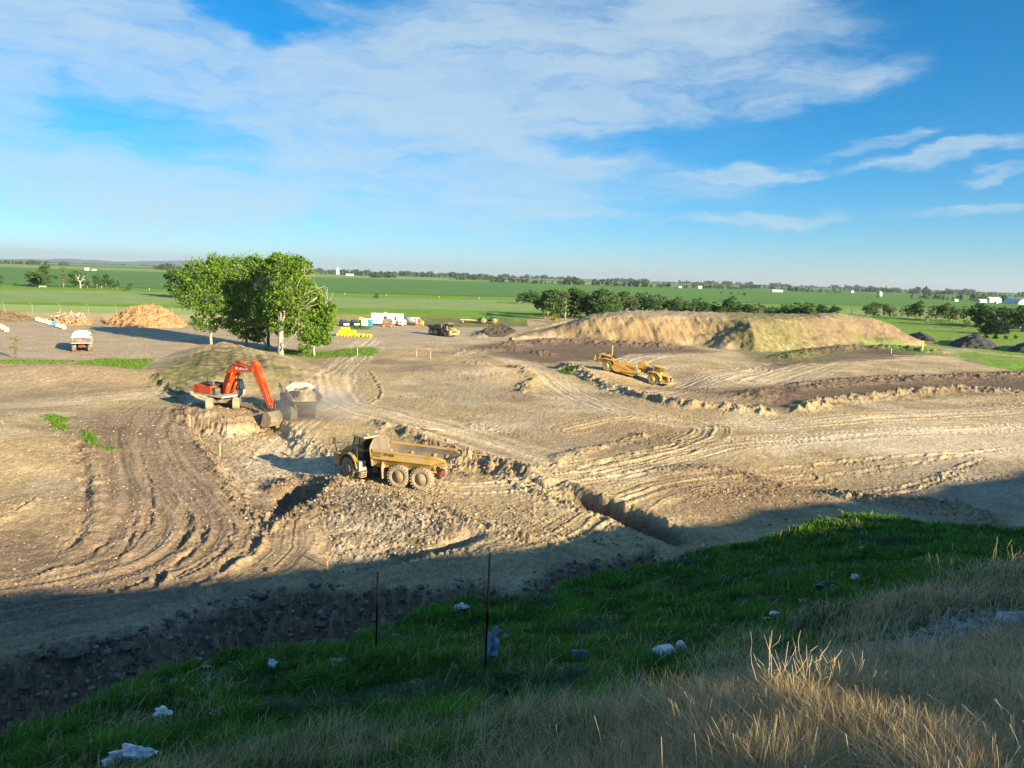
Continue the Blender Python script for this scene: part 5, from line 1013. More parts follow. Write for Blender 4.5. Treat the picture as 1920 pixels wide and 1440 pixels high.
    for s in (-1, 1):
        b = MB(); b.prism([(L_-1.25, 1.7), (L_-1.0, 2.12), (L_+.5, 2.2), (L_+1.3, 1.6), (L_+1.35, .95), (L_+1.22, .95), (L_+1.15, 1.5), (L_+.42, 2.1), (L_-.95, 2.02), (L_-1.13, 1.7)], *sorted((s*.8, s*1.7))); b.build('fender', m_scr, r, .01)
        b = MB(); b.box(L_+2.62, L_+2.7, *sorted((s*.75, s*1.05)), 1.2, 1.45); b.build('headlight', m_lamp, r)
    b = MB(); b.box(L_-.5, L_+.95, -.2, 1.5-2.2+.0, 1.9, 2.35) if False else b.box(L_-.5, L_+.95, -1.25, .35, 2.0, 2.35); cb = b.build('cab', m_scr, r, .03)
    b = MB()
    for x in (L_-.45, L_+.9):
        for y in (-1.2, .3): b.box(x-.05, x+.05, y-.05, y+.05, 2.35, 3.15)
    b.box(L_-.5, L_+.95, -1.25, .35, 3.12, 3.18); b.box(L_-.2, L_+.15, -.7, -.2, 2.35, 2.9); b.build('cab_frame', m_scr, cb)
    b = MB(); b.box(L_-.46, L_+.91, -1.21, .31, 2.36, 3.11); b.build('window', m_pane, cb)
    b = MB(); b.box(L_-.65, L_+1.05, -1.35, .45, 3.18, 3.3); b.build('roof', m_scr, cb, .04)
    b = MB(); b.tube([(L_+1.0, .45, 2.0), (L_+1.0, .45, 2.9)], .07, 8); b.box(L_-1.1, L_-.55, -.9, .9, 1.6, 2.4); b.tube([(L_-1.3, .5, 1.4), (L_-1.2, .6, 2.5), (L_-.7, .6, 2.6)], .07, 8); b.build('tractor_machinery', m_dgr, r)
scraper()
# ---------------------------------------------------------------- farm tractor with disc implement
def tractor():
    x, y = G(918, 606.5); r = empty('farm_tractor', (x, y, ground_z(x, y)), R(178), 'green four-wheel farm tractor with yellow rims parked at the far edge of the yard', 'tractor'); r.scale = (1.12, 1.12, 1.12); I = Matrix.Identity(4)
    for X in (1.75, -1.75):
        for s in (-1, 1): wheel(r, I, X, s*1.35, 1.0, .95, s, lugs=20, rm=m_rimy)
    b = MB(); b.prism([(.9, 1.1), (.9, 2.25), (3.4, 2.1), (3.9, 1.8), (3.9, 1.05)], -.55, .55); h = b.build('hood', m_jgrn, r, .06); b = MB(); b.box(3.88, 3.95, -.45, .45, 1.1, 1.8); b.box(1.3, 3.2, -.57, .57, 1.25, 1.75); b.build('grille', m_blk, h)
    b = MB(); b.box(-3.2, 3.6, -.4, .4, .75, 1.15); b.box(-.4, .4, -.6, .6, .7, 1.3); b.build('chassis', m_dgr, r)
    b = MB(); b.box(-2.8, -1.0, -.7, .7, 1.2, 2.1); b.build('rear_body', m_jgrn, r, .05)
    for s in (-1, 1): b = MB(); b.prism([(-2.9, 1.9), (-2.4, 2.25), (-1.1, 2.25), (-.7, 1.8), (-.78, 1.72), (-1.15, 2.12), (-2.35, 2.12), (-2.8, 1.84)], *sorted((s*.75, s*1.8))); b.build('fender', m_jgrn, r)
    b = MB(); b.box(-.95, .9, -.85, .85, 1.6, 2.3); c = b.build('cab', m_jgrn, r, .04); b = MB()
    for X in (-.9, .1, .85):
        for Y in (-.8, .8): b.box(X-.05, X+.05, Y-.05, Y+.05, 2.3, 3.5)
    b.box(-.2, .3, -.3, .3, 2.3, 3.0); b.build('cab_frame', m_blk, c); b = MB(); b.box(-.92, .87, -.82, .82, 2.31, 3.5); b.build('window', m_pane, c); b = MB(); b.box(-1.1, 1.05, -.95, .95, 3.5, 3.68); b.build('roof', m_jgrn, c, .05)
    b = MB(); b.tube([(1.2, .6, 2.1), (1.2, .6, 3.2)], .07, 8); b.build('exhaust', m_dgr, r)
    x, y = G(879, 605); r = empty('disc_plough', (x, y, ground_z(x, y)), R(178), 'low yellow towed disc plough left of the green farm tractor', 'plough')
    b = MB(); 
    for Y in (-1.4, -.5, .5, 1.4): b.box(-3.0, 3.0, Y-.1, Y+.1, .95, 1.15)
    for X in (-2.9, -1, 1, 2.9): b.box(X-.1, X+.1, -1.5, 1.5, .95, 1.14)
    b.box(-5, -3, -.08, .08, .6, .75); b.build('frame', mat('faded_yellow', (.72, .58, .16), .6), r)
    b = MB()
    for k in range(14): b.lathe([(.36, 0), (.3, .05), (.01, .08)], (-2.4+(k % 7)*.8, -1.0 if k < 7 else 1.0, .36), 'x', 14)
    b.build('disc_gang', m_worn, r)
    for s in (-1, 1): wheel(r, I, 1.9, s*1.7, .42, .28, s, lugs=0, rm=m_wht)
tractor()
# ---------------------------------------------------------------- parked vehicles
def pickup(loc, rz, label, body=m_navy, group='vehicles parked by the site office', suv=True):
    r = empty('pickup_truck', loc, rz, label, 'pickup', group); I = Matrix.Identity(4)
    for x in (1.75, -1.75):
        for s in (-1, 1): wheel(r, I, x, s*.84, .39, .27, s, lugs=0, rm=m_lgrey)
    b = MB(); b.prism([(-2.8, .5), (-2.8, 1.25), (-1.0, 1.28), (1.1, 1.25), (2.5, 1.12), (2.75, .95), (2.8, .5), (2.2, .42), (-2.3, .42)], -.95, .95); bd = b.build('body', body, r, .06)
    b = MB(); b.loft([[(-1.15 if not suv else -2.7, -.86, 1.26), (1.15, -.86, 1.26), (1.15, .86, 1.26), (-1.15 if not suv else -2.7, .86, 1.26)], [(-.85 if not suv else -2.35, -.68, 1.82), (.45, -.68, 1.82), (.45, .68, 1.82), (-.85 if not suv else -2.35, .68, 1.82)]]); c = b.build('cabin_glass', m_glass, r, .04)
    b = MB(); b.box(-.9 if not suv else -2.4, .48, -.72, .72, 1.81, 1.88)
    for s in (-1, 1):
        for x in (-.3, .0): b.tube([(x, s*.86, 1.26), (x-.05, s*.7, 1.82)], .04, 4)
        b.tube([(1.15, s*.85, 1.26), (.47, s*.69, 1.83)], .05, 4)
    b.build('roof', body, r, .02)
    b = MB(); b.box(2.76, 2.86, -.45, .45, .62, 1.0); b.box(2.7, 2.92, -.9, .9, .42, .62); b.build('grille', m_lamp if body is m_navy else m_dgr, r, .02)
    for s in (-1, 1): b = MB(); b.box(2.7, 2.82, *sorted((s*.6, s*.9)), .78, .98); b.build('headlight', m_lamp, r); b = MB(); b.box(-2.83, -2.78, *sorted((s*.8, s*.92)), .75, 1.15); b.build('tail_light', m_redl, r)
    return r
def g0(px, py): x, y = G(px, py); return (x, y, ground_z(x, y))
pickup(g0(645, 611), R(-62), 'dark pickup at the left of the pair parked by the cream shed')
pickup(g0(664, 611), R(-60), 'dark pickup at the right of the pair, next to the cream shed', suv=False)
pickup(g0(407, 612), R(-80), 'dark vehicle half hidden behind the left poplar', suv=False)
pickup(g0(575, 610), R(-70), 'dark vehicle half hidden behind the right poplars')
def office():
    x, y = G(727, 609.5); r = empty('site_office', (x, y, ground_z(x, y)), R(2), 'long white site office trailer with small dark windows', 'trailer')
    b = MB(); b.box(-5.1, 4.9, -1.5, 1.5, .55, 3.75); w_ = b.build('wall', m_wht, r, .04)
    b = MB(); b.box(-5.2, 5.0, -1.6, 1.6, 3.75, 3.86); rf = b.build('roof', m_wht, w_, .02); b = MB(); b.box(-1.3, -.3, -.5, .5, 3.87, 4.25); b.box(-4.3, -4.0, -.2, .2, 3.87, 4.1); b.build('roof_unit', m_lgrey, rf, .03)
    for X, Z, a in ((-.6, 2.4, .55), (2.65, 2.35, .28), (-2.8, 2.9, .12), (1.5, 2.9, .12)):
        b = MB(); b.box(X-a-.06, X+a+.06, -1.53, -1.49, Z-.62 if a > .2 else Z-.18, Z+.62 if a > .2 else Z+.18); f = b.build('window', m_lgrey, w_); b = MB(); b.box(X-a, X+a, -1.55, -1.515, Z-.55 if a > .2 else Z-.12, Z+.55 if a > .2 else Z+.12); b.build('pane', m_glass, f)
    b = MB(); b.box(-5.13, -5.08, -.5, .4, .75, 2.9); b.build('door', m_lgrey, w_)
    for s in (-1, 1):
        for X in (-.6, .5): wheel(r, Matrix.Identity(4), X, s*1.2, .4, .25, s, lugs=0)
    b = MB(); b.box(-4.9, 4.7, -1.2, 1.2, .35, .55); b.tube([(-5, 0, .5), (-6.3, 0, .5)], .07, 6); b.build('chassis', m_dgr, r)
office()
def small_things():
    # red skid steer with two tall tyres on it
    x, y = G(728, 612.8); r = empty('flat_trailer', (x, y, ground_z(x, y)), R(4), 'low red trailer parked in front of the white site office', 'trailer')
    b = MB(); b.box(-1.9, 1.9, -.9, .9, .5, .72); b.box(-1.9, -.6, -.7, .7, .72, 1.25); b.prism([(.9, .72), (1.9, .72), (2.3, .3), (2.0, .25)], -.6, .6); b.build('bed', m_red, r, .03)
    for X in (-1.3, 1.1):
        for s in (-1, 1): wheel(r, Matrix.Identity(4), X, s*.95, .38, .25, s, lugs=0, rm=m_wht)
    for k, X in enumerate((-.75, .55)):
        t = MB(); t.lathe([(.55, -.18), (.8, -.22), (.92, -.12), (.92, .12), (.8, .22), (.55, .18)], (x+X, y-.3, 1.72), 'y', 24); 
        rr = []; o = t.build('spare_tyre', m_tyre); tag(o, ('left' if k == 0 else 'right')+' one of two loose tyres standing on the low red trailer', 'tyre', 'tyres on the red trailer')
    # white pickup-like tank truck and tank
    x, y = G(773, 609.5); r = empty('fuel_tank', (x, y, ground_z(x, y)), R(-35), 'white horizontal fuel tank with a red round end beside the site office', 'tank')
    b = MB(); b.lathe([(.01, -3), (.9, -2.9), (1.1, -2.6), (1.1, 2.6), (.98, 2.85), (.9, 2.9)], (0, 0, 1.6), 'x', 28); b.build('tank', m_wht, r)
    b = MB(); b.lathe([(.9, 2.88), (.55, 3.0), (.01, 3.05)], (0, 0, 1.6), 'x', 24); b.build('end_cap', m_red, r)
    b = MB(); 
    for X in (-2, 2): b.box(X-.15, X+.15, -.9, .9, 0, .75)
    b.box(2.3, 2.5, .95, 1.1, 0, 3.3); b.box(2.3, 2.5, -1.1, -.95, 0, 2.5); b.tube([(2.4, 1.0, 3.2), (3.2, 1.4, .1)], .07, 6); b.build('stand', m_red, r)
    x, y = G(754, 611); r = empty('light_tower', (x, y, ground_z(x, y)), R(10), 'small white generator trailer left of the fuel tank', 'generator')
    b = MB(); b.prism([(-1.3, .5), (-1.3, 1.7), (-.9, 2.0), (1.1, 2.0), (1.3, 1.5), (1.3, .5)], -.65, .65); b.build('housing', m_wht, r, .05); b = MB(); b.box(-1.0, -.1, -.67, .67, .8, 1.5); b.tube([(1.3, 0, .45), (2.4, 0, .4)], .05, 6); b.build('vent', m_dgr, r)
    for s in (-1, 1): wheel(r, Matrix.Identity(4), 0, s*.75, .36, .22, s, lugs=0, rm=m_wht)
    def crate(name, px, py, sx, sy, sz, m, label, cat, lid=True, group=None, rz=0):
        x, y = G(px, py); r = empty(name, (x, y, ground_z(x, y)), rz, label, cat, group); b = MB(); b.box(-sx/2, sx/2, -sy/2, sy/2, .05, sz); b.build('body', m, r, .04)
        b = MB(); b.box(-sx/2-.05, sx/2+.05, -sy/2-.05, sy/2+.05, sz, sz+.09); b.build('lid', m, r, .02); return r
    crate('storage_bin', 792, 609.5, .9, .9, 1.35, m_byel, 'yellow storage bin at the right end beyond the red tank stand', 'bin')
    s = crate('storage_shed', 685, 611.5, 2.2, 1.8, 2.35, m_cream, 'cream storage shed between the pickups and the blue toilet', 'shed'); b = MB(); b.box(-.1, .85, -.93, -.89, .15, 2.1); b.build('door', m_wht, s)
    crate('pallet_crate', 677, 610, 1.1, 1.1, 2.5, m_byel, 'yellow and white stacked crate just left of the cream shed', 'crate')
    x, y = G(695, 612.0); r = empty('portable_toilet', (x, y, ground_z(x, y)), R(5), 'bright blue portable toilet with a pale roof right of the cream shed', 'portable toilet'); b = MB(); b.box(-.62, .62, -.62, .62, .1, 2.2); w_ = b.build('wall', m_blue, r, .05); b = MB(); b.prism([(-.68, 2.2), (.68, 2.2), (.5, 2.42), (-.5, 2.42)], -.66, .66); b.build('roof', m_wht, r, .03); b = MB(); b.box(-.45, .45, -.65, -.615, .2, 2.05); b.build('door', m_blue, r, .01)
    # yellow floats
    x0, y0 = G(634, 630); k = 0; names = ['yellow barrel in the bottom row of the pile by the right poplar', 'yellow barrel in the middle row of the pile by the right poplar', 'yellow barrel on top of the pile by the right poplar']
    proto = None
    for row, (n, off) in enumerate(((7, 0), (5, .55), (3, 1.1))):
        for d in range(2 if row < 2 else 1):
            for i in range(n):
                if proto is None:
                    b = MB(); b.lathe([(.01, -.45), (.38, -.45), (.42, -.4), (.42, -.16), (.40, -.13), (.42, -.1), (.42, .1), (.40, .13), (.42, .16), (.42, .4), (.38, .45), (.01, .45)], (0, 0, .42), 'y', 16); o = proto = b.build('barrel', m_byel)
                else: o = proto.copy(); C.objects.link(o)
                o.location = (x0+i*.9+off*.9+random.uniform(-.08, .08), y0+d*1.05+random.uniform(-.1, .1), ground_z(x0, y0)+row*.74); o.rotation_euler = (0, 0, random.uniform(-.15, .15)); tag(o, names[row], 'barrel', 'yellow barrels piled by the right poplar')
    for i in range(3): o = proto.copy(); C.objects.link(o); o.location = (x0+6.6+i*.95, y0-.4+random.uniform(-.2, .2), ground_z(x0, y0)); o.rotation_euler = (0, 0, random.uniform(-.8, .8)); tag(o, 'yellow barrel lying loose on the ground right of the barrel pile', 'barrel', 'yellow barrels piled by the right poplar')
    # concrete blocks
    P = []
    mcb = mat('pale_concrete', (.5, .45, .34), .85, var=.1); q0 = (70, 597); q1 = (120, 615.5)
    def block(px, py, m, label, group):
        nonlocal_p = P[0] if P else None
        if not P: b = MB(); b.box(-.5, .5, -.5, .5, 0, 1.0); b.box(-.2, .2, -.12, .12, 1.0, 1.08); o = b.build('concrete_block', m, None, .05); P.append(o)
        else:
            o = P[0].copy(); C.objects.link(o)
            if m is not mcb: o.data = P[0].data.copy(); o.data.materials.clear(); o.data.materials.append(m)
        x, y = G(px, py); o.location = (x, y, ground_z(x, y)); o.rotation_euler = (0, 0, random.uniform(-.2, .2)+.5); tag(o, label, 'concrete block', group)
    for i in range(9):
        t = i/8; blue = i == 5; block(70+50*t, 601+16*t, m_blue if blue else mcb, 'blue block in the slanting row in front of the scrap wood pile' if blue else ('nearest pale concrete block of the slanting row by the scrap wood' if i == 8 else 'pale concrete block in the slanting row in front of the scrap wood pile'), 'concrete blocks in a slanting row')
    for i in range(3): block(1+i*6, 615+i*3.3, mcb, ('left', 'middle', 'right')[i]+' one of the three pale concrete blocks at the left edge of the yard', 'concrete blocks at the left edge')
small_things()
# small orange machine at the mound foot
def mini():
    x, y = G(962, 643); r = empty('compactor', (x, y, ground_z(x, y)), R(-50), 'small orange machine standing at the left foot of the earth mound', 'compactor')
    m_o = mat('faded_orange', (.68, .25, .08), .5, dirt=DUST, dirt_amt=.3)
    b = MB(); b.prism([(-1.1, .5), (-1.1, 1.3), (.2, 1.4), (.4, .8), (1.2, .7), (1.2, .45)], -.5, .5); b.build('body', m_o, r, .05); b = MB(); b.box(-.5, .2, -.4, .4, 1.35, 1.42); b.tube([(-.6, -.45, 1.3), (-.6, -.45, 2.2), (-.6, .45, 2.2), (-.6, .45, 1.3)], .05, 6); b.build('roll_bar', m_o, r)
    b = MB(); b.lathe([(.01, -.6), (.45, -.6), (.45, .6), (.01, .6)], (1.0, 0, .45), 'y', 20); b.build('drum', m_dgr, r)
    for s in (-1, 1): wheel(r, Matrix.Identity(4), -.8, s*.55, .42, .3, s, lugs=0)
mini()
# ================================================================ HEAPS, FENCE, POSTS, LITTER, FARMS
def heap(name, poly, H, slope, m, label, cat, rough=.3, sc=1.0, step=.35, colf=None, kind=None):
    P = gp(poly) if not isinstance(poly, np.ndarray) else poly
    x = np.arange(P[:, 0].min()-1, P[:, 0].max()+1, step); y = np.arange(P[:, 1].min()-1, P[:, 1].max()+1, step); X, Y = np.meshgrid(x, y); X = X.ravel(); Y = Y.ravel()
    d = polyd(X, Y, P, 6); Hf = H(X, Y) if callable(H) else H; n = fbm(X, Y, 1.6*sc, 4, 401); z = np.minimum(Hf*(1+.12*n), np.maximum(d+n*.5, 0)*slope); top = Hf-.3; z = z-.25*np.exp(-((z-Hf)/(.25*np.maximum(Hf, .5)))**2); z = z+rough*n*ss(0, .6, z)*.9+rough*.6*fbm(X, Y, .5*sc, 2, 409)*ss(0, .5, z)
    g = terrain(X, Y)[0]; Z = g+np.where(d > -.6, z, 0)-.15*(d < .1)
    idx = np.arange(len(X)).reshape(len(y), len(x)); F = np.stack([idx[:-1, :-1], idx[:-1, 1:], idx[1:, 1:], idx[1:, :-1]], -1).reshape(-1, 4); keep = (d[F] > -.5).any(1); F = F[keep]; uq, inv = np.unique(F, return_inverse=True)
    V = np.stack([X, Y, Z], 1)[uq]; c = V.mean(0)*np.array([1, 1, 0]); o = np_obj(name, np_mesh(name, V-c, inv.reshape(-1, 4), smooth=True), m, loc=tuple(c)); tag(o, label, cat); return o, V
def scatter(o, V, n, size, cols, name, m, up=.1, elong=3, nup=1):
    """loose chips lying on a heap, part of the heap"""
    k = V[:, 2] > ground_eps; W = V[k] if k.sum() > 10 else V; P = W[RNG.integers(0, len(W), n)]+RNG.normal(size=(n, 3))*np.array([.2, .2, up]); a = RNG.normal(size=(n, 3)); a[:, 2] *= .6; a /= np.linalg.norm(a, axis=1)[:, None]; b = np.cross(a, RNG.normal(size=(n, 3))); b /= np.linalg.norm(b, axis=1)[:, None]; c = np.cross(a, b)
    s = (size*(.5+RNG.random(n)))[:, None]; A = a*s*elong*.5; B = b*s*.5; Cc = c*s*.15
    Q = np.stack([P-A-B-Cc, P+A-B-Cc, P+A+B-Cc, P-A+B-Cc, P-A-B+Cc, P+A-B+Cc, P+A+B+Cc, P-A+B+Cc], 1)-np.array(o.location); i = np.arange(n)[:, None, None]*8; F = (i+np.array([[0, 3, 2, 1], [4, 5, 6, 7], [0, 1, 5, 4], [2, 3, 7, 6], [1, 2, 6, 5], [0, 4, 7, 3]])[None]).reshape(-1, 4)
    cc = np.array(cols)[RNG.integers(0, len(cols), n)]*(.8+.4*RNG.random((n, 1))); me = np_mesh(name, Q.reshape(-1, 3), F, col=np.repeat(np.clip(cc, 0, 1), 8, 0), smooth=False); q = np_obj(name, me, m, o); tag(q, kind='stuff'); return q
ground_eps = .5
chip_m = attr_mat('chips', rough=.85, scales=((3, .1),), bumps=())
wood_m = mat('wood_chip_base', (.42, .25, .11), .95, var=.35, vscale=1.5, bump=.1, bscale=4)
def Hc(X, Y):
    a, _ = G(232, 610); b, _ = G(290, 610); return .7+3.1*np.exp(-((X-a)/5.2)**2)+2.6*np.exp(-((X-b)/6.5)**2)
o, V = heap('wood_chip_pile', [(188, 603), (200, 609), (240, 614), (300, 615), (345, 614), (352, 610), (330, 601), (200, 598)], Hc, .85, wood_m, 'big orange brown wood chip pile on the yard left of the poplars', 'wood pile', .5, 1.2)
scatter(o, V, 14000, .09, [(.52, .31, .15), (.6, .38, .2), (.42, .23, .1), (.66, .5, .33), (.28, .16, .08)], 'wood_chips', chip_m, .08, 3.5)
o, V = heap('scrap_wood_pile', [(84, 603), (96, 608), (130, 610), (172, 609), (176, 604), (150, 599), (100, 598)], 1.9, .5, wood_m, 'jumbled pale scrap wood pile between the concrete blocks and the wood chip pile', 'wood pile', .7, 1)
scatter(o, V, 800, .2, [(.6, .48, .33), (.5, .36, .22), (.6, .56, .48), (.4, .4, .4), (.36, .24, .15), (.5, .4, .28), (.3, .2, .13)], 'scrap_boards', chip_m, .25, 5)
brush_m = mat('dead_brush', (.2, .15, .09), .95, var=.3, vscale=2, bump=.1, bscale=4)
o, V = heap('brush_pile', [(-90, 604), (-40, 607), (30, 604), (62, 601), (60, 596), (20, 593), (-90, 592)], 1.7, .4, brush_m, 'long low brown brush pile at the left edge of the yard', 'brush pile', .6, 1)
scatter(o, V, 4000, .07, [(.28, .2, .12), (.2, .14, .08), (.36, .28, .18), (.14, .17, .06)], 'branches', chip_m, .45, 18)
o, V = heap('brush_pile', [(358, 610), (375, 614), (398, 613), (396, 606), (365, 605)], 1.9, .6, brush_m, 'grey root and branch pile half behind the left poplar', 'brush pile', .6, 1)
scatter(o, V, 900, .07, [(.38, .32, .26), (.26, .2, .15)], 'branches', chip_m, .4, 16)
coal = mat('dark_crushed_asphalt', (.055, .052, .052), .9, var=.35, vscale=1.5, bump=.08, bscale=3); topsoil = mat('black_topsoil', (.085, .065, .05), .95, var=.35, vscale=1.2, bump=.1, bscale=3)
heap('gravel_pile', [(1690, 633), (1712, 637), (1745, 640), (1757, 641), (1750, 634), (1710, 628)], 2.1, .5, coal, 'dark grey gravel pile at the right foot of the earth mound', 'gravel pile', .12)
heap('gravel_pile', [(1776, 647), (1800, 652), (1850, 655), (1874, 655), (1866, 645), (1830, 639), (1790, 640)], 3.1, .6, coal, 'largest dark gravel pile, beyond the dirt road on the right', 'gravel pile', .16)
heap('gravel_pile', [(1886, 656), (1900, 661), (1940, 664), (2010, 664), (2000, 652), (1920, 650)], 3.0, .7, coal, 'nearly black gravel pile cut by the right edge', 'gravel pile', .1)
o, V = heap('rubble_pile', [(898, 628), (915, 633), (945, 632), (970, 622), (950, 612), (925, 614)], .8, .3, topsoil, 'lumpy dark topsoil pile between the far dump truck and the earth mound', 'soil pile', .8, .8)
# litter fence along the far left side of the yard
fence_m = mat('galvanised_post', (.34, .33, .29), .6, .3)
net, nt_, no_ = nodes('fine_net'); _tr = nt_.nodes.new('ShaderNodeBsdfTransparent'); _df = nt_.nodes.new('ShaderNodeBsdfDiffuse'); _df.inputs[0].default_value = (.5, .48, .42, 1); _mx = nt_.nodes.new('ShaderNodeMixShader'); _mx.inputs[0].default_value = .09; nt_.links.new(_tr.outputs[0], _mx.inputs[1]); nt_.links.new(_df.outputs[0], _mx.inputs[2]); nt_.links.new(_mx.outputs[0], no_.inputs[0])
fr = empty('litter_fence', G(9, 597.5)+(0,), 0, 'tall thin litter fence with grey posts along the far left of the yard', 'fence'); fx0, fy0 = G(9, 597.5); prev = None
for k in range(-2, 8):
    x, y = G(9+k*52.5, 597.5+k*1.0); x -= fx0; y -= fy0
    b = MB(); b.tube([(x, y, 0), (x, y, 4.3)], .07, 8); b.tube([(x, y, 4.3), (x-.5, y-.5, 4.9)], .05, 6); b.build('post', fence_m, fr)
    if prev: b = MB(); b.box(0, math.hypot(x-prev[0], y-prev[1]), -.005, .005, .1, 4.2); n = b.build('net', net, fr); n.location = (prev[0], prev[1], 0); n.rotation_euler = (0, 0, math.atan2(y-prev[1], x-prev[0]))
    prev = (x, y)
# steel posts on the near bank
rust = mat('rusty_steel', (.012, .010, .009), 1.0, var=.3, spec=0)
def tpost(px, py, pyt, label):
    q = hit(px, py, 60); t = DD(px+3, pyt, q[1]); h = t[2]-q[2]; b = MB(); b.box(-.022, .022, -.004, .004, -.3, h); b.box(-.004, .004, -.03, .0, -.3, h)
    for k in range(int(h/.12)): b.box(-.012, .012, -.04, -.03, k*.12, k*.12+.04)
    o = b.build('steel_post', rust, loc=q); o.rotation_euler = (0, .012, 0); tag(o, label, 'post', 'steel posts on the near bank'); return q, h
tpost(705, 1232, 1072, 'thin dark steel post on the left standing against the pit edge'); qp, hpp = tpost(909, 1268, 1036, 'tall dark steel post with torn plastic wrapped round its foot')
def crumple(name, q, r, h, m, label, cat, seed, group=None, elong=1.4, rot=0, n=14, amp=.5):
    b = MB(); rings = []; rg = random.Random(seed); ph = [rg.uniform(0, 6.28) for _ in range(6)]
    for i in range(n+1):
        v = math.pi*i/n; ring = []
        for j in range(n*2):
            u = math.pi*j/n; k = 1+amp*(.45*math.sin(3*u+ph[0]+2*v)+.35*math.sin(5*u+ph[1]-3*v)+.3*math.sin(7*v+ph[2]+u)+.25*rg.uniform(-1, 1)); s = max(.02, math.sin(v)); ring.append((r*elong*s*math.cos(u)*k, r*s*math.sin(u)*k, h*.5*(1-math.cos(v)*k*.9)))
        rings.append(ring)
    b.loft(rings); o = b.build(name, m, loc=q); o.rotation_euler = (rg.uniform(-.3, .3), rg.uniform(-.3, .3), rot); tag(o, label, cat, group); return o
plast = mat('white_plastic', (.72, .74, .74), .35, var=.08, dirt=(.4, .38, .32), dirt_amt=.15); stone = mat('grey_stone', (.36, .33, .29), .85, var=.2, vscale=5, bump=.02, bscale=15); stonel = mat('pale_stone', (.5, .44, .38), .85, var=.15, vscale=6, bump=.01, bscale=20)
bluep = mat('blue_sheet', (.03, .10, .30), .4, var=.3, vscale=6); bluel = mat('light_blue_sheet', (.08, .28, .62), .4, var=.3, vscale=6); blackp = mat('black_plastic', (.015, .015, .016), .3, var=.2); redc = mat('dull_red_fabric', (.24, .05, .05), .8, var=.2)
LG = 'white plastic litter on the bank'
def lit(px, py, r, h, label, m=plast, name='plastic_bag', cat='plastic bag', el=1.5, grp=LG, seed=None, amp=.5, dz=.1):
    q = hit(px, py, 80); sc_ = q[1]/FPX; crumple(name, (q[0], q[1], q[2]+dz*min(1, r*sc_*3)), r*sc_, h*sc_, m, label, cat, seed or int(px+py), grp, el, random.uniform(-.6, .6), amp=amp)
lit(252, 1432, 22, 26, 'large crumpled white plastic sheet at the bottom left edge', el=1.7); lit(215, 1438, 15, 14, 'smaller flat white plastic piece at the left of the large crumpled sheet', el=1.6)
lit(880, 1365, 15, 22, 'squarish crumpled white bag below the gravel scar'); lit(885, 1437, 14, 16, 'pale round plastic bag at the bottom edge left of centre', el=1.1, amp=.25); lit(1196, 1326, 17, 12, 'long torn white plastic strip in the straw right of centre', el=1.7); lit(1182, 1342, 6, 7, 'small white scrap under the torn plastic strip')
lit(512, 1260, 9, 22, 'narrow white plastic flap on the top of the left knoll', el=.8); lit(405, 1348, 11, 16, 'rounded pale plastic lump on the grass under the left knoll', el=1.1); lit(440, 1368, 9, 14, 'white pointed scrap right of the rounded pale lump', el=.7); lit(305, 1345, 14, 12, 'grey pale slab of plastic on the left grass bank', el=1.3); lit(120, 1382, 11, 18, 'leaning pale plastic flap at the left edge of the grass bank', el=.8); lit(60, 1412, 8, 7, 'little white scrap near the lower left corner')
lit(862, 1146, 10, 10, 'white paper scrap lying on the grass crest left of the tall post', el=1.6); lit(742, 1200, 7, 9, 'small white scrap between the two steel posts'); lit(852, 1257, 5, 7, 'tiny white scrap in the dark grass left of the tall post'); lit(785, 1325, 10, 10, 'bluish white bag in the hollow below the posts', el=1.8); lit(830, 1330, 12, 10, 'pale bag at the bottom of the hollow beside the red marker', el=1.6); lit(763, 1320, 5, 7, 'little round white piece at the left end of the hollow litter', el=1)
lit(930, 1196, 9, 12, 'blue plastic sheet tangled beside the tall steel post', bluel, 'plastic_sheet', 'plastic sheet', 1.5, None); lit(948, 1203, 7, 14, 'white strip of plastic right of the blue tangled sheet', el=.8); lit(918, 1250, 14, 60, 'torn grey plastic film draped down the foot of the tall post', mat('torn_film', (.28, .34, .42), .4, var=.5, vscale=9), 'plastic_film', 'plastic film', .7, None, amp=.9)
lit(1088, 1242, 17, 20, 'dark blue bag half buried in the grass in the centre', bluep, 'plastic_bag', 'plastic bag', 1.2, None, amp=.2)
lit(1440, 1170, 9, 12, 'left one of the two white buckets lying in the grass', plast, 'bucket', 'bucket', 1.1, 'white buckets', amp=.06); lit(1453, 1160, 10, 12, 'right one of the two white buckets lying in the grass', plast, 'bucket', 'bucket', 1.1, 'white buckets', amp=.06)
lit(1541, 1152, 17, 20, 'dull red bag at the top edge of the straw slope', redc, 'fabric_bag', 'bag', 1.4, None, amp=.2); lit(1560, 1116, 18, 18, 'black plastic bag on the dark bank above the red bag', blackp, 'plastic_bag', 'plastic bag', 1.5, None, amp=.35); lit(1592, 1108, 9, 8, 'white scrap just right of the black bag', el=1.7); lit(1603, 1092, 7, 14, 'upright white scrap above and right of the black bag', el=.7); lit(1497, 1166, 8, 7, 'white disc-like scrap right of the two buckets', el=1.3); lit(1571, 1147, 9, 7, 'white scrap right of the red bag', el=1.6); lit(1703, 1101, 6, 6, 'small white scrap on the bank left of the sunlit stems'); lit(1613, 1034, 4, 9, 'grey pale scrap high on the dark green bank', el=.8); lit(1505, 1130, 5, 5, 'small scrap left of the black bag'); lit(1233, 1203, 6, 10, 'pale round stone like lump above the white box', el=.9, amp=.1); lit(1336, 1177, 5, 5, 'tiny pale scrap left of the buckets'); lit(1363, 1152, 7, 4, 'thin white sliver on the dark bank'); lit(1240, 1150, 5, 7, 'tiny pale scrap on the dark bank above the white box'); lit(1700, 1345, 12, 10, 'pale plastic scrap by the small tuft of bare stems', el=1.3)
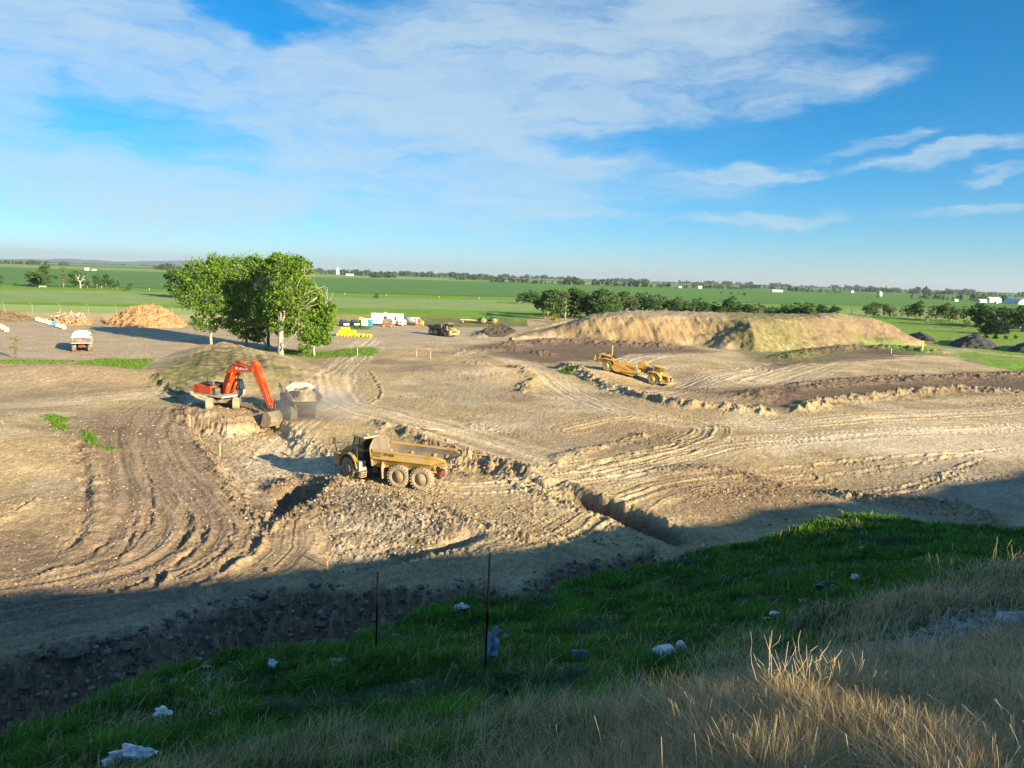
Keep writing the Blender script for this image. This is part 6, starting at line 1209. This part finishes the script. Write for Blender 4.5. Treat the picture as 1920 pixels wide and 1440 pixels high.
# white boxes
q = hit(1246, 1240, 60); r_ = empty('white_box', (q[0], q[1], q[2]), .3, 'white polystyrene box sitting in the grass right of centre', 'box'); b = MB(); b.loft([[(-.2, -.15, 0), (.2, -.15, 0), (.2, .15, 0), (-.2, .15, 0)], [(-.24, -.18, .22), (.24, -.18, .22), (.24, .18, .22), (-.24, .18, .22)], [(-.12, -.1, .34), (.16, -.1, .34), (.16, .1, .34), (-.12, .1, .34)]]); b.build('shell', plast, r_, .02)
q = hit(1283, 1227, 60); b = MB(); b.lathe([(.01, 0), (.09, 0), (.09, .3), (.03, .38), (.01, .38)], (0, 0, 0), 'z', 12); o = b.build('jug', plast, loc=(q[0], q[1], q[2]+.1)); o.rotation_euler = (.5, -.6, 0); tag(o, 'white plastic jug leaning in the grass right of the polystyrene box', 'jug')
clodm = mat('soil_clod', (.2, .155, .11), .95, var=.3, vscale=3, bump=.05, bscale=6)
# stones on the bank
def rock(px, py, r, label, m=stone, grp='stones on the bank', h=1.2, el=1.3, cat='stone', name='stone'): lit(px, py, r, r*h, label, m, name, cat, el, grp, amp=.13, dz=-.02)
rock(637, 1247, 18, 'long flat tan stone at the top of the dark dip', stonel, el=1.7, h=.8); rock(780, 1288, 13, 'rounded tan boulder deep in the dark dip', stonel); rock(1001, 1276, 8, 'small pale round stone in the grass right of the leafy weed', stonel, el=1); rock(385, 1255, 8, 'grey stone on the bare side of the left knoll'); rock(372, 1240, 7, 'pale stone on the crown of the left knoll'); rock(388, 1282, 9, 'grey stone at the foot of the bare knoll side'); rock(330, 1285, 9, 'flat stone at the left of the bare knoll side', el=1.7); rock(470, 1258, 10, 'flat grey stone on the top of the left knoll', el=1.8, h=.7); rock(430, 1276, 7, 'small stone right of the bare knoll side'); rock(880, 1385, 9, 'small pale stone in the gravel scar'); rock(700, 1358, 7, 'little pale stone on the gravel scar'); rock(1120, 1415, 8, 'stone in the straw at the bottom centre')
rock(1888, 1172, 21, 'big smooth pale boulder in the gravel at the right edge', stonel, el=1.2, h=1.3); rock(1912, 1166, 17, 'second smooth boulder right beside the biggest one', stonel); rock(1820, 1184, 14, 'grey boulder left of the biggest boulder in the gravel'); rock(1832, 1150, 10, 'stone at the upper edge of the gravel patch'); rock(1700, 1215, 12, 'stone at the left end of the gravel patch'); rock(1560, 1272, 15, 'grey stone behind the sunlit dry clump'); rock(1530, 1278, 14, 'flat grey stone behind the middle of the sunlit dry clump', el=1.6)
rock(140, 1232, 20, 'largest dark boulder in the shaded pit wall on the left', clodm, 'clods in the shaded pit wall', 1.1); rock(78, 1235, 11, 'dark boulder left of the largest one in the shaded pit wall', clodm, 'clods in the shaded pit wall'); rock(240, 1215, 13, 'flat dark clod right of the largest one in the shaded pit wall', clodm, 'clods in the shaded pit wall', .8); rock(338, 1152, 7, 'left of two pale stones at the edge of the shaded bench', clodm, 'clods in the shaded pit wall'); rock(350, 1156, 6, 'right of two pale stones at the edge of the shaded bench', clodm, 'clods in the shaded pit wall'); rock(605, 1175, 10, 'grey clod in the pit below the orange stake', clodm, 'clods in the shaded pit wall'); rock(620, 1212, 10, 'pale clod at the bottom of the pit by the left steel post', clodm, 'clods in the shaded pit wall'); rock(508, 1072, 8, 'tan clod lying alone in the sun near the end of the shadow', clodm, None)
rock(815, 722, 12, 'pair of pale slabs on the hump in the middle of the pit', stonel, None, .6, 1.8)
# gravel on the upper right path and pebbles, rubble, rubbish: nobody could count them
def pebbles(name, polys, n, r0, r1, cols, label, cat, maxd=300, squash=.7, m=None, px=True):
    T = bpy.data.meshes.new('t'); bm = bmesh.new(); bmesh.ops.create_icosphere(bm, subdivisions=1, radius=1); bv = np.array([v.co[:] for v in bm.verts]); bf = np.array([[v.index for v in f.verts] for f in bm.faces]); bm.free()
    X = []; Y = []
    for P in polys:
        k = n//len(polys); x = P[:, 0].min()+RNG.random(k*4)*np.ptp(P[:, 0]); y = P[:, 1].min()+RNG.random(k*4)*np.ptp(P[:, 1]); s = polyd(x, y, P, 2)+.5*fbm(x, y, .8, 2, 501) > .1; X.append(x[s][:k]); Y.append(y[s][:k])
    X = np.concatenate(X); Y = np.concatenate(Y); Z = terrain(X, Y)[0]; N_ = len(X); r = r0+(r1-r0)*RNG.random(N_)**4
    sc3 = r[:, None]*(.65+.7*RNG.random((N_, 3)))*np.array([1, 1, squash]); jit = 1+.30*RNG.normal(size=(N_, len(bv), 1)); a = RNG.random(N_)*6.28; c, s = np.cos(a), np.sin(a); L = bv[None]*jit*sc3[:, None, :]; Q = np.stack([L[..., 0]*c[:, None]-L[..., 1]*s[:, None]+X[:, None], L[..., 0]*s[:, None]+L[..., 1]*c[:, None]+Y[:, None], L[..., 2]+(Z+r*.15)[:, None]], -1)
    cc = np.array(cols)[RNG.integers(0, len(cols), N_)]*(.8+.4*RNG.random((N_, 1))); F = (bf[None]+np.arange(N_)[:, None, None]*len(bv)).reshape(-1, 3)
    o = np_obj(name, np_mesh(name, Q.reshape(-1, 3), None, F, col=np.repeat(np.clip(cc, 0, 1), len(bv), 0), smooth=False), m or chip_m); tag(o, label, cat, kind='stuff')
pebbles('gravel', [BARE[0]], 5200, .012, .085, [(.34, .30, .27), (.42, .37, .33), (.28, .25, .23), (.45, .38, .34)], 'rounded gravel spilling down the right side of the slope', 'gravel')
pebbles('knoll_gravel', BARE[1:], 1400, .01, .05, [(.34, .30, .26), (.25, .22, .19)], 'small stones on the bare knoll and washed scar', 'gravel')
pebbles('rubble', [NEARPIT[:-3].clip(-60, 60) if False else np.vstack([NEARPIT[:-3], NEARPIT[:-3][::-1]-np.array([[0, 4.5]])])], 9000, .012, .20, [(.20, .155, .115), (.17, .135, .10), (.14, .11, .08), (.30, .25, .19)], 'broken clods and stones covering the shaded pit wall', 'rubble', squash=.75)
pebbles('dirt_clods', [gp([(560, 930), (650, 895), (760, 915), (870, 975), (860, 1020), (760, 1045), (640, 1062), (590, 1030)]), gp([(330, 760), (350, 760), (450, 930), (530, 985), (520, 1060), (480, 1040), (430, 940)]), gp([(1050, 690), (1120, 700), (1300, 755), (1420, 765), (1420, 778), (1280, 772), (1130, 735)]), gp([(700, 795), (780, 810), (960, 880), (940, 895), (780, 830)]), gp([(1580, 915), (1700, 930), (1860, 960), (1870, 990), (1700, 960), (1600, 945)]), gp([(700, 880), (1000, 960), (1250, 1020), (1230, 1045), (900, 990), (700, 900)]), gp([(510, 890), (600, 885), (620, 930), (560, 970), (500, 960)]), gp([(1250, 890), (1500, 880), (1640, 930), (1450, 985), (1280, 960)]), gp([(400, 770), (500, 775), (480, 830), (400, 810)])],
        13000, .015, .13, [(.40, .30, .18), (.30, .22, .14), (.48, .37, .23), (.22, .165, .11)], 'loose dirt clods thrown up along the cuts and windrows', 'dirt clods')
pebbles('bench_clods', [gp([(130, 790), (330, 765), (400, 850), (470, 960), (500, 1040), (380, 1110), (0, 1160), (-300, 1200), (-300, 800)])], 9000, .012, .085, [(.40, .30, .18), (.30, .22, .14), (.46, .36, .23), (.24, .18, .12)], 'small clods and stones strewn over the brown tracked bench', 'dirt clods')
def rags(name, polys, n, s0, s1, cols, label):
    X = []; Y = []
    for P in polys:
        k = n//len(polys); x = P[:, 0].min()+RNG.random(k*4)*np.ptp(P[:, 0]); y = P[:, 1].min()+RNG.random(k*4)*np.ptp(P[:, 1]); s = polyd(x, y, P, 2)+1.2*fbm(x, y, 2, 2, 505) > .3; X.append(x[s][:k]); Y.append(y[s][:k])
    X = np.concatenate(X); Y = np.concatenate(Y); Z = terrain(X, Y)[0]; n = len(X); P = np.stack([X, Y, Z+.04], 1); a = RNG.normal(size=(n, 3)); a /= np.linalg.norm(a, axis=1)[:, None]; b = np.cross(a, RNG.normal(size=(n, 3))); b /= np.linalg.norm(b, axis=1)[:, None]; c = np.cross(a, b); s = (s0+(s1-s0)*RNG.random(n)**2)[:, None]
    Q = np.stack([P-a*s, P-b*s*.6, P+a*s, P+b*s*.6, P+c*s*.5], 1); i = np.arange(n)[:, None, None]*5; F = (i+np.array([[0, 1, 4], [1, 2, 4], [2, 3, 4], [3, 0, 4], [1, 0, 3], [1, 3, 2]])[None]).reshape(-1, 3); cc = np.array(cols)[RNG.integers(0, len(cols), n)]
    o = np_obj(name, np_mesh(name, Q.reshape(-1, 3), None, F, col=np.repeat(cc, 5, 0), smooth=False), chip_m); tag(o, label, 'rubbish', kind='stuff')
rags('buried_rubbish', [gp([(570, 940), (650, 900), (760, 920), (860, 975), (850, 1015), (760, 1040), (640, 1058), (600, 1030)])], 1500, .015, .11, [(.6, .6, .58), (.5, .48, .42), (.7, .7, .68), (.35, .33, .3), (.15, .14, .13), (.5, .25, .12), (.45, .42, .34), (.3, .3, .32)], 'shreds of old rubbish showing in the dug-up heap beside the yellow dump truck')
rags('scattered_litter', [gp([(-100, 800), (400, 780), (520, 1040), (300, 1110), (-100, 1120)]), np.vstack([NEARPIT[:-3], NEARPIT[:-3][::-1]-np.array([[0, 4.5]])]), hp([(720, 1200), (1000, 1150), (1500, 1020), (1850, 1010), (1600, 1120), (1300, 1200), (900, 1330), (700, 1300)]), gp([(1300, 590), (1500, 590), (1740, 645), (1300, 650)], 3)], 620, .012, .06, [(.7, .7, .68), (.6, .6, .56), (.75, .74, .7), (.3, .42, .55)], 'small scraps of litter blown over the dirt and the grass')
# stakes
lath = mat('stake_wood', (.55, .42, .24), .8); orp = mat('orange_marker', (.8, .2, .03), .6); yep = mat('yellow_marker', (.85, .62, .05), .6)
def stake(px, py, h, label, tip=orp, w_=.05, tipf=.35, ymax=300, body=lath):
    q = hit(px, py, ymax); r = empty('survey_stake', (q[0], q[1], q[2]-.1), random.uniform(0, 1), label, 'stake', 'survey stakes'); b = MB(); b.box(-w_/2, w_/2, -w_/4, w_/4, 0, h*(1-tipf)+.1); b.build('shaft', body, r); b = MB(); b.box(-w_/2-.004, w_/2+.004, -w_/4-.004, w_/4+.004, h*(1-tipf)+.1, h+.1); b.build('painted_tip', tip, r)
stake(614, 1075, 1.05, 'tall wooden stake with an orange top at the pit edge left of the posts', w_=.07); stake(356, 801, 1.2, 'pale wooden stake left of the excavator tracks', lath, .11); stake(413, 857, 1.2, 'pale wooden stake on the cut edge below the excavator', lath, .10); stake(857, 1334, .42, 'short orange marker in the hollow of the near bank', w_=.03, tipf=.99, ymax=60)
stake(781, 669, 1.7, 'left of two thin stakes standing on the dirt in the middle distance', orp, .14); stake(807, 672, 1.7, 'right of two thin stakes standing on the dirt in the middle distance', orp, .14); stake(670, 668, 1.6, 'thin stake at the right end of the grass patch by the poplars', lath, .14); stake(1729, 657, 2.6, 'yellow marker post on the grass right of the earth mound', yep, .32, .99); stake(1671, 663, 1.4, 'small stake on the dark soil ridge at the right', lath, .16); stake(1148, 665, 2.2, 'thin stake beyond the rear of the scraper', lath, .16)
# farms and poles
barnw = mat('white_siding', (.62, .62, .6), .5, var=.05); roofg = mat('grey_roof', (.3, .3, .3), .6); silm = mat('silo_steel', (.6, .6, .6), .4, .5)
def house(px, Y, w_, d_, h, label, name='farm_building', m=barnw, rm=barnw, cat='farm building', grp=None, rz=None):
    x = (px-960)/FPX*Y*1.012; w_ *= .72; d_ *= .72; h *= .72; r = empty(name, (x, Y, ground_z(x, Y)), RNG.random()*.3 if rz is None else rz, label, cat, grp); b = MB(); b.box(-w_/2, w_/2, -d_/2, d_/2, 0, h); w2 = b.build('wall', m, r)
    b = MB(); b.prism([(-d_/2-.6, h), (d_/2+.6, h), (0, h+d_*.28)], -w_/2-.6, w_/2+.6, 'x'); b.build('roof', rm, r)
    b = MB(); 
    for k in range(max(1, int(w_/9))): X = -w_/2+4+k*9; b.box(X-.8, X+.8, -d_/2-.06, -d_/2+.02, h*.35, h*.7)
    b.build('window', m_glass, w2)
house(173, 1650, 10, 8, 7, 'white farmhouse alone far off in the fields on the left', grp='far farms'); house(186, 1660, 12, 7, 3, 'low white shed right of the lone farmhouse on the left', grp='far farms'); house(1441, 1750, 34, 12, 4.5, 'long low white barn in the fields above the grove', grp='far farms'); house(1299, 2000, 14, 10, 8, 'white farmhouse in front of the far wood right of centre', grp='far farms'); house(1262, 2050, 12, 8, 5, 'small white building left of the white farmhouse in the far wood', grp='far farms'); house(656, 2800, 40, 14, 7, 'long white roofed building far off right of the poplars', grp='far farms')
house(1578, 2300, 14, 10, 8, 'dark roofed house right of the dense far wood', grp='far farms', rm=roofg); house(1818, 1150, 16, 10, 5, 'left white building of the white farmyard on the right', grp='far farms'); house(1838, 1190, 30, 14, 8, 'largest white building of the white farmyard on the right', grp='far farms'); house(1846, 1130, 8, 6, 3, 'little white shed in front of the white farmyard', grp='far farms'); house(1770, 1180, 8, 6, 4, 'small white shed alone left of the white farmyard', grp='far farms')
house(1918, 330, 10, 8, 4, 'green roofed building cut by the right edge behind the trees', grp='far farms', rm=mat('green_roof', (.02, .28, .2), .5), m=mat('green_wall', (.03, .25, .2), .5)); house(1898, 365, 6, 5, 2.6, 'small pale cottage among the trees near the right edge', grp='far farms')
x = (1886-960)/FPX*1120*1.012; b = MB(); b.prism([(-13, 0)]+[(-13*math.cos(R(a)), 9*math.sin(R(a))) for a in range(15, 180, 15)]+[(13, 0)], -18, 18); o = b.build('dome_shed', barnw, loc=(x, 1120, ground_z(x, 1120))); tag(o, 'white arched dome shed in the fields at the right', 'shed')
x = (1629-960)/FPX*1400*1.012; r_ = empty('grain_silo', (x, 1400, ground_z(x, 1400)), 0, 'grey grain silo alone in the green fields on the right', 'silo'); b = MB(); b.lathe([(5, 0), (5, 9), (.01, 9)], (0, 0, 0), 'z', 20); b.build('wall', silm, r_); b = MB(); b.lathe([(5.2, 9), (.5, 12), (.01, 12)], (0, 0, 0), 'z', 20); b.build('roof', silm, r_)
x = (634-960)/FPX*3300*1.012; r_ = empty('grain_elevator', (x, 3300, ground_z(x, 3300)), 0, 'pale grain tower rising over the far wood right of the poplars', 'grain tower'); b = MB(); b.box(-6, 6, -6, 6, 0, 24); b.build('wall', barnw, r_); b = MB(); b.box(-3, 3, -3, 3, 24, 32); b.build('headhouse', barnw, r_)
x, y = G(1596, 591); r_ = empty('utility_pole', (x, y, ground_z(x, y)), 0, 'wooden utility pole left of the right hand tree belt', 'utility pole'); b = MB(); b.tube([(0, 0, 0), (0, 0, 7.5)], .16, 8, .1); b.build('pole', dbark_m, r_); b = MB(); b.box(-1, 1, -.06, .06, 6.9, 7.05); b.build('crossarm', dbark_m, r_)
pp = None
for k in range(22):
    px = 20+k*88+random.uniform(-8, 8); Y = 505 if px < 330 else 540 if px < 960 else None
    if Y is None or 325 < px < 600: continue
    x = (px-960)/FPX*Y
    if pp is None: b = MB(); b.tube([(0, 0, 0), (0, 0, 1.3)], .12, 6); b.box(-.16, .16, -.03, .03, .9, 1.4); pp = o = b.build('marker_post', m_wht)
    else: o = pp.copy(); C.objects.link(o)
    o.location = (x, Y, ground_z(x, Y)); tag(o, 'short white marker post on the bright green road verge beyond the yard', 'marker post', 'marker posts along the road verge')
x, y = G(80, 541.5); b = MB(); b.box(-2.2, 2.2, -.05, .05, .9, 1.5); b.box(-2, -1.85, -.05, .05, 0, .9); b.box(1.85, 2, -.05, .05, 0, .9); o = b.build('guide_rail', mat('pale_rail', (.7, .66, .45), .6), loc=(x, y, ground_z(x, y))); tag(o, 'short pale guard rail on the road verge at the left', 'guard rail')
# far blue hills on the left horizon
hx = np.linspace(-15500, -5600, 160); prof = 150*np.clip(fbm(hx, hx*0, 3200, 4, 601)*.55+.75-np.abs(hx+10600)/6500, 0, 1)
V = np.concatenate([np.stack([hx, 0*hx+19500, 0*hx-5], 1), np.stack([hx, 0*hx+20600, prof*1.25], 1), np.stack([hx, 0*hx+22500, 0*hx-5], 1)]); n = len(hx); i = np.arange(n-1); F = np.concatenate([np.stack([i, i+1, i+1+n, i+n], 1), np.stack([i+n, i+1+n, i+1+2*n, i+2*n], 1)])
o = np_obj('hills', np_mesh('hills', V, F), mat('far_hill', (.08, .11, .09), .9)); tag(o, kind='structure')
# dust thrown up by the bucket
def dust(x, y, z, rx, ry, rz_, dens):
    m, nt, out = nodes('airborne_dust'); N = nt.nodes; L = nt.links; pv = N.new('ShaderNodeVolumePrincipled'); pv.inputs['Color'].default_value = (1, .94, .84, 1); pv.inputs['Anisotropy'].default_value = .1
    tc = N.new('ShaderNodeTexCoord'); ln = N.new('ShaderNodeVectorMath'); ln.operation = 'LENGTH'; L.new(tc.outputs['Object'], ln.inputs[0]); mr = N.new('ShaderNodeMapRange'); mr.interpolation_type = 'SMOOTHERSTEP'; mr.inputs[1].default_value = 1; mr.inputs[2].default_value = .1; mr.inputs[3].default_value = 0; mr.inputs[4].default_value = 1; L.new(ln.outputs['Value'], mr.inputs[0])
    nz = N.new('ShaderNodeTexNoise'); nz.inputs['Scale'].default_value = 2.2; nz.inputs['Detail'].default_value = 3; L.new(tc.outputs['Object'], nz.inputs['Vector']); m2 = N.new('ShaderNodeMapRange'); m2.inputs[1].default_value = .38; m2.inputs[2].default_value = .68; m2.inputs[3].default_value = 0; m2.inputs[4].default_value = dens; L.new(nz.outputs['Fac'], m2.inputs[0])
    mm = N.new('ShaderNodeMath'); mm.operation = 'MULTIPLY'; L.new(mr.outputs[0], mm.inputs[0]); L.new(m2.outputs[0], mm.inputs[1]); L.new(mm.outputs[0], pv.inputs['Density']); L.new(pv.outputs[0], out.inputs['Volume'])
    b = MB(); b.lathe([(math.sin(math.pi*k/12)+.001, -math.cos(math.pi*k/12)) for k in range(13)], (0, 0, 0), 'z', 20); o = b.build('dust_cloud', m, loc=(x, y, z)); o.scale = (rx, ry, rz_); tag(o, 'pale dust hanging behind the loaded dump truck and the excavator bucket', 'dust', kind='stuff')
x, y = G(598, 790); dust(x, y-1, 2.0, 7.5, 6.5, 3.8, .36)
SKY_STR = .07; SKY_AIR = .9; SKY_DUST = .1; SKY_OZ = 7; SKY_SAT = 1.18; SKY_HUE = .488
SUN_STR = 5.0; SUN_COL = (1, .83, .54); EXPO = 1.3; HAZE = 4e-5
CLOUD_SOFT = .95; CLOUD_MAX = .72; CLOUD_COL = (3.6, 4.45, 4.95)
CLOUDS = [(150, 120, 520, 260, 0, .9), (560, 200, 420, 260, 0, .95), (950, 170, 520, 270, 0, 1.0), (1280, 90, 380, 220, 20, .95), (200, 310, 420, 140, -8, .9), (500, 360, 190, 85, 0, .9), (180, 330, 330, 60, -8, .95), (1000, 395, 330, 34, 0, .85), (850, 365, 450, 125, 0, .9), (1180, 350, 340, 70, 0, .7), (1480, 170, 200, 60, 14, .9),
   (1370, 322, 230, 24, 2, .88), (1400, 415, 240, 20, 3, .9), (1770, 297, 210, 24, 5, .9), (1870, 332, 100, 15, 7, .85), (1640, 270, 150, 18, 7, .85), (1820, 400, 150, 18, 3, .75), (200, 475, 300, 20, 0, .5), (1660, 470, 120, 14, 0, .4)]
HOLES = [(480, 15, 110, 42, -10, .6), (300, 235, 180, 50, -12, .28), (1190, 262, 190, 26, 3, .45)]
# ================================================================ LIGHT, SKY, AIR
sc = bpy.context.scene
w = bpy.data.worlds.new('World'); sc.world = w; w.use_nodes = True
nt = w.node_tree; nt.nodes.clear(); N = nt.nodes; L = nt.links
out = N.new('ShaderNodeOutputWorld'); bg = N.new('ShaderNodeBackground'); L.new(bg.outputs[0], out.inputs[0])
sky = N.new('ShaderNodeTexSky'); sky.sky_type = 'NISHITA'; sky.sun_disc = False
sky.sun_elevation = R(SE); sky.sun_rotation = math.atan2(SD[0], SD[1]); sky.air_density = SKY_AIR; sky.dust_density = SKY_DUST; sky.ozone_density = SKY_OZ
bg.inputs['Strength'].default_value = SKY_STR
hsv = N.new('ShaderNodeHueSaturation'); hsv.inputs['Saturation'].default_value = SKY_SAT; hsv.inputs['Hue'].default_value = SKY_HUE; L.new(sky.outputs[0], hsv.inputs['Color'])
tc = N.new('ShaderNodeTexCoord'); sp = N.new('ShaderNodeSeparateXYZ'); L.new(tc.outputs['Generated'], sp.inputs[0])
def math_(op, a, b=None, clamp=False):
    n = N.new('ShaderNodeMath'); n.operation = op; n.use_clamp = clamp
    for i, q in enumerate((a, b)):
        if q is None: continue
        if isinstance(q, (int, float)): n.inputs[i].default_value = q
        else: L.new(q, n.inputs[i])
    return n.outputs[0]
az = math_('ARCTAN2', sp.outputs[0], sp.outputs[1]); el = math_('ARCSINE', sp.outputs[2])
cv = N.new('ShaderNodeCombineXYZ'); L.new(az, cv.inputs[0]); L.new(el, cv.inputs[1])
up = N.new('ShaderNodeMapRange'); up.interpolation_type = 'SMOOTHSTEP'; L.new(el, up.inputs[0]); up.inputs[1].default_value = .52; up.inputs[2].default_value = .8; up.inputs[3].default_value = 0; up.inputs[4].default_value = .66
# warp so edges fray
wn = N.new('ShaderNodeTexNoise'); wn.inputs['Scale'].default_value = 5.5; wn.inputs['Detail'].default_value = 6; wn.inputs['Roughness'].default_value = .62
mpw = N.new('ShaderNodeMapping'); mpw.inputs['Scale'].default_value = (1, 2.6, 1); L.new(cv.outputs[0], mpw.inputs[0]); L.new(mpw.outputs[0], wn.inputs['Vector'])
ws = N.new('ShaderNodeVectorMath'); ws.operation = 'SUBTRACT'; L.new(wn.outputs['Color'], ws.inputs[0]); ws.inputs[1].default_value = (.5, .5, .5)
wm = N.new('ShaderNodeVectorMath'); wm.operation = 'MULTIPLY'; L.new(ws.outputs[0], wm.inputs[0]); wm.inputs[1].default_value = (.26, .085, 0)
wa = N.new('ShaderNodeVectorMath'); wa.operation = 'ADD'; L.new(cv.outputs[0], wa.inputs[0]); L.new(wm.outputs[0], wa.inputs[1])
def azel(px, py):
    d = ray(px, py); d = d/np.linalg.norm(d); return math.atan2(d[0], d[1]), math.asin(d[2])
BL = CLOUDS
tot = None
for (px, py, sx, sy, rt, amp) in BL:
    a, e = azel(px, py)
    mp = N.new('ShaderNodeMapping'); mp.vector_type = 'TEXTURE'; mp.inputs['Location'].default_value = (a, e, 0); mp.inputs['Rotation'].default_value = (0, 0, R(rt)); mp.inputs['Scale'].default_value = (sx/1400, sy/1400, 1)
    L.new(wa.outputs[0], mp.inputs[0])
    ln = N.new('ShaderNodeVectorMath'); ln.operation = 'LENGTH'; L.new(mp.outputs[0], ln.inputs[0])
    mr = N.new('ShaderNodeMapRange'); mr.interpolation_type = 'SMOOTHSTEP'; mr.inputs[1].default_value = 1.25; mr.inputs[2].default_value = .35; mr.inputs[3].default_value = 0; mr.inputs[4].default_value = amp
    L.new(ln.outputs['Value'], mr.inputs[0])
    tot = mr.outputs[0] if tot is None else math_('MAXIMUM', tot, mr.outputs[0])
tot = math_('MAXIMUM', tot, up.outputs[0])
HL = None
for (px, py, sx, sy, rt, amp) in HOLES:
    a, e = azel(px, py); mp = N.new('ShaderNodeMapping'); mp.vector_type = 'TEXTURE'; mp.inputs['Location'].default_value = (a, e, 0); mp.inputs['Rotation'].default_value = (0, 0, R(rt)); mp.inputs['Scale'].default_value = (sx/1400, sy/1400, 1)
    L.new(wa.outputs[0], mp.inputs[0]); ln = N.new('ShaderNodeVectorMath'); ln.operation = 'LENGTH'; L.new(mp.outputs[0], ln.inputs[0])
    mr = N.new('ShaderNodeMapRange'); mr.interpolation_type = 'SMOOTHSTEP'; mr.inputs[1].default_value = 1.3; mr.inputs[2].default_value = .3; mr.inputs[3].default_value = 1; mr.inputs[4].default_value = 1-amp; L.new(ln.outputs['Value'], mr.inputs[0])
    tot = math_('MULTIPLY', tot, mr.outputs[0])
def cn(scale, sx, sy, rot, det=9, rg=.6, dist=.4):
    mp = N.new('ShaderNodeMapping'); mp.inputs['Rotation'].default_value = (0, 0, R(rot)); mp.inputs['Scale'].default_value = (sx, sy, 1); L.new(wa.outputs[0], mp.inputs[0])
    n = N.new('ShaderNodeTexNoise'); n.inputs['Scale'].default_value = scale; n.inputs['Detail'].default_value = det; n.inputs['Roughness'].default_value = rg; n.inputs['Distortion'].default_value = dist
    L.new(mp.outputs[0], n.inputs['Vector']); return n.outputs['Fac']
f1 = cn(3.0, 1, 2.6, -14, det=7, rg=.55, dist=.1); f2 = cn(7, .8, 6.5, -17, rg=.6, dist=.35); f3 = cn(26, 1, 5.0, -18, det=5, rg=.55, dist=.1)
fb = math_('ADD', math_('MULTIPLY', f1, .62), math_('ADD', math_('MULTIPLY', f2, .42), math_('MULTIPLY', f3, .16)))
dn = math_('SUBTRACT', math_('ADD', math_('MULTIPLY', tot, .95), math_('MULTIPLY', fb, 2.7)), 1.74)
dn = math_('MULTIPLY', dn, tot)
cm = N.new('ShaderNodeMapRange'); cm.interpolation_type = 'SMOOTHSTEP'; cm.inputs[1].default_value = .0; cm.inputs[2].default_value = CLOUD_SOFT; cm.inputs[3].default_value = 0; cm.inputs[4].default_value = CLOUD_MAX; L.new(dn, cm.inputs[0])
mx = N.new('ShaderNodeMix'); mx.data_type = 'RGBA'; L.new(cm.outputs[0], mx.inputs[0]); L.new(hsv.outputs[0], mx.inputs[6]); mx.inputs[7].default_value = (*CLOUD_COL, 1)
L.new(mx.outputs[2], bg.inputs['Color'])
sl = bpy.data.lights.new('sun', 'SUN'); so = bpy.data.objects.new('sun', sl); C.objects.link(so)
sl.energy = SUN_STR; sl.angle = R(.53); sl.color = SUN_COL
dv = Vector((-SD[0]*math.cos(R(SE)), -SD[1]*math.cos(R(SE)), -math.sin(R(SE)))); so.rotation_euler = dv.to_track_quat('-Z', 'Y').to_euler()
so.location = (60, -60, 60)
if HAZE > 0:
    hb = MB().box(-21000, 21000, -120, 25500, -26, 330)
    m, nt2, o2 = nodes('air'); pv = nt2.nodes.new('ShaderNodeVolumePrincipled'); pv.inputs['Density'].default_value = HAZE; pv.inputs['Color'].default_value = (.80, .89, 1, 1); pv.inputs['Anisotropy'].default_value = .2
    nt2.links.new(pv.outputs[0], o2.inputs['Volume'])
    ho = hb.build('haze', m); tag(ho, 'thin blue summer air over the whole plain', 'haze', kind='stuff')
sc.view_settings.view_transform = 'Standard'; sc.view_settings.look = 'None'; sc.view_settings.gamma = 1; sc.view_settings.exposure = EXPO
sc.render.engine = 'CYCLES'
try: sc.cycles.volume_bounces = 0
except Exception: pass
